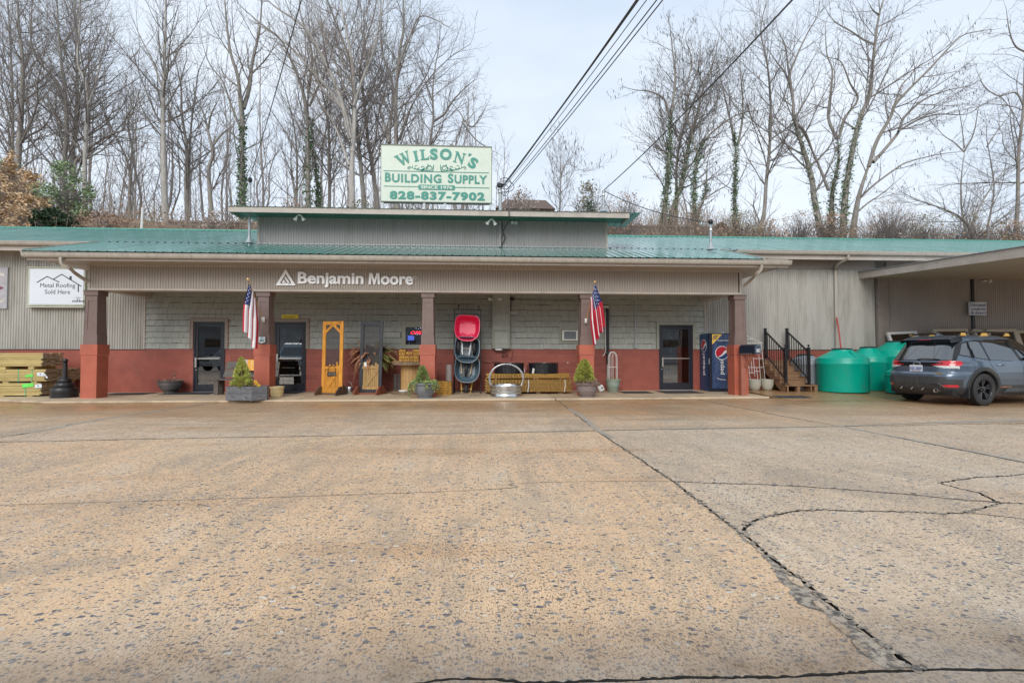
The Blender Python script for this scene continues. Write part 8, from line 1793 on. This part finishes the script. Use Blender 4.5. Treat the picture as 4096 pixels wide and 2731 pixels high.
tree('straight ivy-covered trunk forking high, right of the locust tangle', 31.5, [TR(Z3, 17, [(888, 1560), (880, 1300), (888, 1050), (880, 870)]), TR(Z3, 10, [(880, 950), (860, 830), (820, 650), (780, 480), (760, 380)], 1), TR(Z3, 10, [(900, 950), (930, 780), (930, 600), (915, 450), (920, 300)], -1), TR(Z3, 6, [(895, 950), (960, 850), (1000, 780)], 1)], seed=27, ivy=(1., (0,), 140), asc=1.2, blen=.3, pods=160)
tree('curved dark trunk bending up rightward near the roof mast on the right', 32, [TR(Z3, 17, [(1020, 1560), (1070, 1400), (1085, 1200), (1105, 1000), (1115, 800), (1110, 600), (1090, 400), (1050, 200), (1085, 20)]), TR(Z3, 8, [(1105, 1010), (1200, 920), (1260, 830)], 1)], seed=28, asc=1.1, blen=.34)
tree('heavy trunk sweeping up to the left on the right-hand bank', 30.5, [TR(Z3, 27, [(1450, 1560), (1400, 1300), (1380, 1150), (1320, 950), (1270, 780), (1260, 650), (1220, 500), (1150, 400)]), TR(Z3, 12, [(1260, 640), (1230, 450), (1210, 300), (1170, 220)], -1), TR(Z3, 14, [(1270, 800), (1340, 870), (1400, 1020), (1470, 1180)], 2), TR(Z3, 9, [(1225, 520), (1280, 380), (1350, 230), (1420, 100), (1440, -40)], 1)], seed=29, ivy=(.7, (0,), 60), asc=1.1, blen=.32)
tree('ivy-clad stem forking in a V, left of the tallest right-hand tree', 31, [TR(Z4, 26, [(210, 1560), (215, 1250), (255, 1050), (250, 900)]), TR(Z4, 13, [(245, 900), (190, 760), (205, 600), (215, 450), (180, 350), (170, 180)], 1), TR(Z4, 12, [(255, 900), (300, 760), (380, 640), (330, 540), (270, 400), (180, 370)], -1), TR(Z4, 13, [(190, 1230), (140, 1100), (80, 960), (20, 850)], 1)], seed=30, ivy=(1., (0,), 130), asc=1.1, blen=.32)
tree('tallest right-hand tree, dark ivied trunk leaning up to the right', 30, [TR(Z4, 27, [(280, 1560), (300, 1250), (350, 950), (400, 750), (455, 620), (475, 430), (495, 250), (520, 90), (560, -40)]), TR(Z4, 9, [(490, 290), (420, 260), (330, 200), (230, 140), (160, 40)], 1), TR(Z4, 8, [(515, 95), (480, 70), (450, 20)], -1)], seed=31, ivy=(.5, (0,), 120), asc=1.0, blen=.30, start=.4, pods=120)
tree('wide-fanning tree with long limbs sweeping to the upper right', 31, [TR(Z4, 30, [(340, 1560), (380, 1300), (430, 1130), (470, 1020)]), TR(Z4, 16, [(450, 1080), (500, 920), (590, 760), (620, 680), (700, 590), (850, 440), (960, 320), (1060, 230), (1180, 200)], -1), TR(Z4, 14, [(480, 1050), (560, 960), (640, 860), (680, 760), (800, 650), (940, 590), (1090, 560)], 1), TR(Z4, 9, [(640, 850), (760, 780), (900, 740), (1080, 740), (1180, 680)], 2), TR(Z4, 9, [(383, 1292), (480, 1200), (600, 1110), (700, 1050), (900, 1000), (1060, 980)], -2), TR(Z4, 8, [(366, 1380), (450, 1310), (540, 1250), (670, 1140)], 0), TR(Z4, 9, [(610, 700), (660, 560), (730, 480), (780, 380)], 1)], seed=32, asc=.8, blen=.32, pods=420, wob=.12)
tree('small round-crowned bare tree alone toward the right edge', 32, [TR(Z4, 10, [(1075, 1500), (1050, 1330), (1050, 1150), (1070, 980)]), TR(Z4, 6, [(1070, 985), (1000, 920), (940, 880), (860, 800)], 1), TR(Z4, 6, [(1072, 975), (1130, 860), (1160, 700), (1180, 640)], -1), TR(Z4, 5, [(1070, 960), (1050, 800), (1020, 640)], 0)], seed=33, asc=1., blen=.34, start=.15)
tree('tall thin bare tree with forked top by the right edge', 33, [TR(Z4, 9, [(1200, 1560), (1260, 1250), (1240, 1050), (1215, 900), (1210, 780)]), TR(Z4, 6, [(1215, 950), (1280, 850), (1350, 760), (1390, 700)], 1)], seed=34, asc=1., blen=.34, start=.15)
tree('weeping tree with hanging twigs cut by the right edge', 29, [TR(Z4, 17, [(1400, 1560), (1415, 1300), (1420, 1000), (1450, 700), (1460, 400), (1480, 150)]), TR(Z4, 8, [(1455, 690), (1400, 600), (1290, 620), (1200, 560), (1150, 460)], 0), TR(Z4, 8, [(1470, 340), (1400, 300), (1360, 200), (1340, 60)], -1)], seed=35, asc=.3, blen=.3, hang=1.0, wob=.15)
tree('low spreading brown tree behind the right end of the roof', 28.5, [TR(Z4, 11, [(1130, 1560), (1060, 1420), (930, 1350), (780, 1300), (660, 1240)]), TR(Z4, 9, [(1130, 1562), (1280, 1430), (1400, 1370), (1460, 1360)], 0), TR(Z4, 8, [(1100, 1480), (1200, 1280), (1330, 1100), (1460, 1050)], 1)], seed=36, asc=.7, blen=.3, dens=(2.2, 3, 5), start=.1)
# far wood: thin stems that read as one mass
rnd = random.Random(99); fo = [[], [], [], []]; ftr = []
for k in range(150):
    x = rnd.uniform(-50, 3) if k < 120 else rnd.uniform(12, 60); y = rnd.uniform(40, 62); z = hill_z(x, y)-.5; h = rnd.uniform(9, 22) if k < 120 else rnd.uniform(4, 9); r_ = rnd.uniform(.06, .15); pts = [Vector((x, y, z))]
    for i in range(6): pts.append(pts[-1]+Vector((rnd.gauss(0, .25), rnd.gauss(0, .2), h/6)))
    for i in range(6):
        ftr.append((*pts[i], *pts[i+1], r_*(1-i/7), r_*(1-(i+1)/7)))
        for q in range(3 if i else 1): a = rnd.uniform(0, 6.28); e = Vector((math.cos(a)*.6, math.sin(a)*.6, .85)).normalized(); grow(rnd, tuple(pts[i].lerp(pts[i+1], rnd.random())), tuple(e), rnd.uniform(1.8, 4.2)*(1.1-i*.1), .030, 1, fo, 1.1, (1.5, 1.3, 0), .13, 2)
fo = [tuple(q[:6])+(max(.012, q[6]), max(.011, q[7])) for q in fo[1]+fo[2]]
v1, f1 = tubes(ftr, 5); v2, f2 = tubes(fo, 3)
o = npmesh('far_wood', np.concatenate([v1, v2]), np.concatenate([f1, f2+len(v1)]), M('far_wood_bark', (.34, .31, .29), .9), None); o['kind'] = 'stuff'; o['label'] = 'distant bare wood seen between the trunks'
# brush along the top of the bank
b_ = MB(); sg = []; sg2 = []
for k in range(12500):
    x = rnd.uniform(-32, 42) if k < 8500 else rnd.uniform(5, 40); y = rnd.uniform(25, 31); z = hill_z(x, y)-.1; dens_ = .5+.5*math.sin(x*.37+1)*math.sin(x*.9)
    h = rnd.uniform(.4, 1.5)*(.6+.7*dens_)*(1.5 if x > 6 else 1.); p = Vector((x, y, z)); d = Vector((rnd.gauss(0, .35), rnd.gauss(0, .3), 1)).normalized()
    for i in range(3): q = p+d*h/3; sg.append((*p, *q, .010, .007)); p = q; d = (d+Vector((rnd.gauss(0, .3), rnd.gauss(0, .3), .1))).normalized()
    if rnd.random() < .33: leafcloud(b_, [Vector((x, y, z))+Vector((rnd.gauss(0, .3), rnd.gauss(0, .3), rnd.uniform(0, h))) for _ in range(4)], .12, rnd, .7)
v, f = tubes(sg, 3); o = npmesh('brush', v, f, M('brush_stem', (.33, .26, .21), .9, var=.45, scale=.6, dirt=(.30, .29, .18), dfac=.8, dscale=.25), None); o['kind'] = 'stuff'
m_rust = leafmat('rusty_dry_leaf', (.36, .23, .15), (.18, .11, .075)); o = b_.build('dry_undergrowth', m_rust, fix=False); o['kind'] = 'stuff'
# leafy shrubs and evergreens
def bushy(name, label, cat, px, pyb, pyt, Y, wpx, lm, seed, nleaf=2600, size=.16, nst=26, flat=False, sm=None, grp=None, sk=0.):
    p = aty(px, pyb, Y); q = aty(px, pyt, Y); g = Vector((p.x, Y, hill_z(p.x, Y)-.1)); h = q.z-g.z; w = wpx/FPX*Y/2; r = random.Random(seed); t = thing(name, label, cat, g, 0, grp); out = [[], [], [], []]; lo = max(0., p.z-g.z)
    for k in range(nst):
        a = r.uniform(0, 6.28); e = Vector((math.cos(a)*w/h*1.0*r.random(), math.sin(a)*w/h*r.random(), 1)).normalized(); grow(r, (r.gauss(0, w*.12), r.gauss(0, w*.12), 0), tuple(e), h*r.uniform(.55, .95), .03, 1, out, .5, (1.8, 2.4, 3), .14, 3)
    v, f = tubes(out[1]+out[2], 4); npmesh('branches', v, f, sm or k_twig, t); v, f = tubes(out[3], 3); npmesh('twigs', v, f, sm or k_twig, t)['kind'] = 'stuff'
    if nleaf:
        b_ = MB(); cl = []
        for k in range(46): vv = r.random(); a = r.uniform(0, 6.28); rr = w*r.random()**.5*(math.sin(math.pi*min(1, vv*.8+.2))**.6); cl.append(Vector((rr*math.cos(a)+sk*vv*h, rr*math.sin(a), lo*.3+vv*(h-lo*.3)*.97)))
        for k in range(nleaf): c = r.choice(cl); leafcloud(b_, [c+Vector((r.gauss(0, w*.14), r.gauss(0, w*.14), r.gauss(0, h*.045)))], size, r, .6)
        b_.build('leaves', lm, t, fix=False)
    return t
m_pine = leafmat('pine_green', (.26, .35, .18), (.12, .19, .10)); m_dkg = leafmat('dark_evergreen', (.035, .065, .025), (.012, .03, .012)); m_wht = leafmat('pale_dry_leaf', (.46, .38, .33), (.24, .17, .13)); m_olive = leafmat('olive_brush', (.24, .21, .12), (.12, .10, .06))
bushy('beech', 'tan-leaved young beech beside the far left trunk', 'tree', 110, 890, 690, 29.5, 150, m_tan, 1, 2000, .15); bushy('beech', 'lower tan-leaved beech under the first one, at the roof edge', 'tree', 120, 905, 790, 28, 150, m_tan, 2, 1500, .15); bushy('beech', 'narrow tan beech sapling at the extreme left edge', 'tree', 35, 900, 620, 30.5, 70, m_tan, 3, 1300, .18)
bushy('pine', 'green feathery pine between the tan beech and the white-barked tree', 'tree', 255, 900, 650, 29, 170, m_pine, 4, 2200, .15); bushy('pine', 'green pine bough at the left edge behind the beech', 'tree', 10, 900, 655, 31, 110, m_pine, 5, 1800, .2); bushy('shrub', 'low dark evergreen shrub below the green pine', 'shrub', 215, 905, 845, 27.5, 130, m_dkg, 6, 3000, .16)
bushy('shrub', 'round pale shrub right of the rooftop sign', 'shrub', 2085, 850, 762, 27.5, 150, m_wht, 7, 1100, .13); bushy('shrub', 'tan rounded shrub left of the right roof mast', 'shrub', 2350, 850, 735, 28, 150, m_olive, 8, 1500, .14); bushy('shrub', 'brown tangled shrub right of the right roof mast', 'shrub', 2500, 900, 760, 29, 200, m_rust, 9, 700, .12, 34)
bushy('shrub', 'dense dark bush below the tan rounded shrub', 'shrub', 2355, 850, 810, 26.5, 90, m_dkg, 10, 700, .12); bushy('shrub', 'thicket of brown twigs by the right end of the raised roof', 'shrub', 2470, 910, 840, 26, 140, m_rust, 11, 900, .12, 30)
for k, (px, top, w, lb) in enumerate(((3080, 880, 120, 'leafless bush behind the green roof, left of the heavy trunk'), (3560, 800, 160, 'speckled bush between the fanning tree and the small round tree'), (3700, 860, 190, 'wide olive bush behind the right roof'), (3880, 850, 200, 'olive-brown bush under the small round tree'), (4030, 880, 180, 'reddish bush at the right edge of the bank'), (3320, 860, 150, 'red-brown bush at the foot of the ivy trunks'), (2960, 850, 200, 'olive thicket between the roof mast and the curved dark trunk'), (3200, 850, 200, 'pale tangled bush left of the heavy sweeping trunk'))):
    bushy('shrub', lb, 'shrub', px, 950, top, 27.5+k*.3, w*1.25, (m_rust, m_wht, m_olive, m_olive, m_rust, m_rust, m_olive, m_wht)[k], 20+k, 1000, .12, 40, grp='bushes on the right bank')
for k, (px, top, w, lb) in enumerate(((420, 850, 160, 'leafless bush below the arching limb'), (1170, 800, 150, 'brown bush behind the raised roof, left part'), (880, 850, 150, 'tangled bush in front of the hilltop fence'), (1450, 790, 130, 'olive bush at the foot of the massive trunk'))):
    bushy('shrub', lb, 'shrub', px, 900, top, 28.5+k*.3, w, (m_rust, m_rust, m_wht, m_olive)[k], 40+k, 500, .12, 24, grp='bushes on the left bank')
# hilltop plank fences and a low house
w_fen = woodmat('old_fence_wood', (.25, .20, .165), (.15, .12, .10), st=(6, 6, 1))
def plankfence(px0, px1, Y, pyt, label):
    a, b_ = aty(px0, pyt, Y), aty(px1, pyt, Y); t = thing('plank_fence', label, 'fence', ((a.x+b_.x)/2, Y, hill_z((a.x+b_.x)/2, Y))); o_ = Vector(t.location); zt = (a.z+b_.z)/2-o_.z; n = int((b_.x-a.x)/.155)
    pr_ = MB().box(0, -.012, -.9, .145, .012, 0).build('plank', w_fen, t)
    for k in range(n): o = pr_ if k == 0 else link('plank', pr_.data, None, t); o.location = (a.x-o_.x+k*.155, 0, zt+random.uniform(-.02, .02))
    MB().box(a.x-o_.x, -.05, zt-.12, b_.x-o_.x, -.013, zt-.02).build('rail', w_fen, t)
    for k in range(int((b_.x-a.x)/2.4)+1): MB().box(a.x-o_.x+k*2.4, .013, -1., a.x-o_.x+k*2.4+.1, .11, zt+.05).build('post', w_fen, t)
plankfence(675, 1060, 30, 884, 'brown plank fence on the bank behind the left roof'); plankfence(2435, 2840, 29, 902, 'brown plank fence on the bank right of the raised roof')
a, b_ = aty(1995, 803, 34), aty(2215, 812, 34); t = thing('hill_house', 'low brown house on the hill just right of the rooftop sign', 'house', ((a.x+b_.x)/2, 36, 8)); hwx = (b_.x-a.x)/2
MB().box(-hwx+.3, -1, 0, hwx-.3, 3, a.z-8-.3).build('wall', w_fen, t); MB().prism([(-hwx-.2, a.z-8-.35), (hwx+.2, a.z-8-.35), (hwx-.5, a.z-8+.25), (-hwx+.5, a.z-8+.25)], -1.5, 3.2).build('roof', M('brown_shingle_roof', (.20, .155, .14), .8, var=.2, scale=12), t)
t = thing('shed', 'brown gabled shed roof behind the right roof mast', 'shed', (aty(2880, 930, 30).x, 31, 8.4)); MB().prism([(-1.0, 0), (1.0, 0), (1.0, .3), (0, 1.0), (-1.0, .3)], -1, 2).build('wall', w_fen, t); MB().prism([(-1.15, .22), (0, 1.02), (1.15, .22), (1.15, .30), (0, 1.11), (-1.15, .30)], -1.2, 2.2).build('roof', D.materials['brown_shingle_roof'], t)
p = aty(558, 915, 24); t = thing('white_stake', 'thin white pole standing behind the left roof', 'pole', (p.x, 24, hill_z(p.x, 24)-.2)); MB().tube([(0, 0, 0), (.12, 0, aty(562, 832, 24).z-hill_z(p.x, 24)+.2)], .05, 6).build('pole', m_white, t)

# ---------------------------------------------------------------- vehicles parked behind the viewer, seen in the door glass
m_van = M('van_blue_white', (.36, .46, .52), .3, coat=.5, var=.04); m_suvw = M('suv_white', (.60, .64, .66), .3, coat=.5, var=.03)
def vehicle(name, label, cat, loc, rz, L_, W, H, hood, mat, prof, wind):
    t = thing(name, label, cat, loc, rz); b_ = MB(); n = len(prof)
    for s in (-1, 1): pass
    ws = [(W/2 if z < H*.55 else W/2-.16*(z-H*.55)/(H*.45)) for x, z in prof]
    vs = [(x, -w, z) for (x, z), w in zip(prof, ws)]+[(x, w, z) for (x, z), w in zip(prof, ws)]
    b_.add(vs, [tuple(range(n)), tuple(range(2*n-1, n-1, -1))]+[(i, i+n, (i+1) % n+n, (i+1) % n) for i in range(n)]); b_.build('body', mat, t, bevel=.05, seg=3)
    (x0, z0), (x1, z1) = wind; w0, w1 = W/2-.14, W/2-.24; nx_ = -.02
    MB().add([(x0+nx_, -w0, z0+.03), (x0+nx_, w0, z0+.03), (x1+nx_, w1, z1-.04), (x1+nx_, -w1, z1-.04)], [(0, 1, 2, 3)]).build('windscreen', m_cglass, t)
    MB().box(prof[0][0]-.10, -W/2+.02, .42, prof[0][0]+.05, W/2-.02, .62).build('bumper', m_galvgrey, t, bevel=.03)
    MB().box(prof[0][0]-.025, -W*.30, .68, prof[0][0]-.01, W*.30, .92).build('grille', m_cblk, t)
    for k in range(4): MB().box(prof[0][0]-.035, -W*.29, .70+k*.055, prof[0][0]-.026, W*.29, .715+k*.055).build('grille_bar', m_galv, t)
    for s in (-1, 1):
        MB().box(prof[0][0]-.03, s*W*.32, .70, prof[0][0]+.01, s*W*.46, .90).build('headlight', m_tc, t, bevel=.01)
        MB().box(hood+.5, s*(W/2-.13), H*.60, L_*.85, s*(W/2-.085), H*.88).build('side_window', m_cglass, t); MB().box(hood, s*W/2, H*.58, hood+.1, s*(W/2+.2), H*.68).build('mirror', m_cblk, t, bevel=.02)
        for x in (.85, L_-.95):
            b_ = MB(); b_.T = Matrix.Translation((x, s*(W/2-.12), .35)) @ Matrix.Rotation(R(90), 4, 'X'); b_.lathe([(.001, -.11), (.25, -.11), (.35, -.09), (.35, .09), (.25, .11), (.001, .11)], n=28); b_.build('wheel', m_rubber, t, smooth=True)
    return t
vehicle('parked_van', 'pale blue van reflected in the ENTRANCE door glass', 'van', (-14.5, -5.4, 0), R(-90), 5.2, 2.0, 2.1, .95, m_van, [(0, .35), (0, .98), (.9, 1.14), (1.45, 2.0), (1.75, 2.1), (5.1, 2.1), (5.2, 1.2), (5.2, .35)], ((.92, 1.16), (1.44, 1.98)))
vehicle('parked_suv', 'white sport utility vehicle reflected in the first door glass', 'car', (-20.2, -5.0, 0), R(-62), 4.8, 1.9, 1.8, 1.2, m_suvw, [(0, .35), (0, .95), (1.2, 1.08), (1.9, 1.68), (2.2, 1.78), (4.6, 1.75), (4.8, 1.1), (4.8, .35)], ((1.22, 1.10), (1.88, 1.66)))

# across the street, seen only in the glass
m_far = M('street_wall', (.34, .35, .36), .8, var=.2, scale=.5); t = thing('street_building', 'long grey building across the street, seen in the door glass', 'building', (-12, -34, 0))
MB().box(-40, -8, 0, 50, 0, 5.5).build('wall', m_far, t); MB().box(-41, -9, 5.5, 51, 1, 6.1).build('roof', m_cblk, t)
for k in range(14): MB().box(-36+k*6, -.02, 1.2, -33+k*6, .03, 3.2).build('window', m_cglass, t)
vs = [(-200+8*i, -60-20*j, (0 if j == 0 else 3+2.5*math.sin(i*.23)+1.5*math.sin(i*.61)+j*2)) for j in range(4) for i in range(51)]
MB().add(vs, [(j*51+i, j*51+i+1, (j+1)*51+i+1, (j+1)*51+i) for j in range(3) for i in range(50)]).build('far_hills', M('wooded_hill', (.10, .09, .07), .95, var=.4, scale=.3), smooth=True)['kind'] = 'structure'
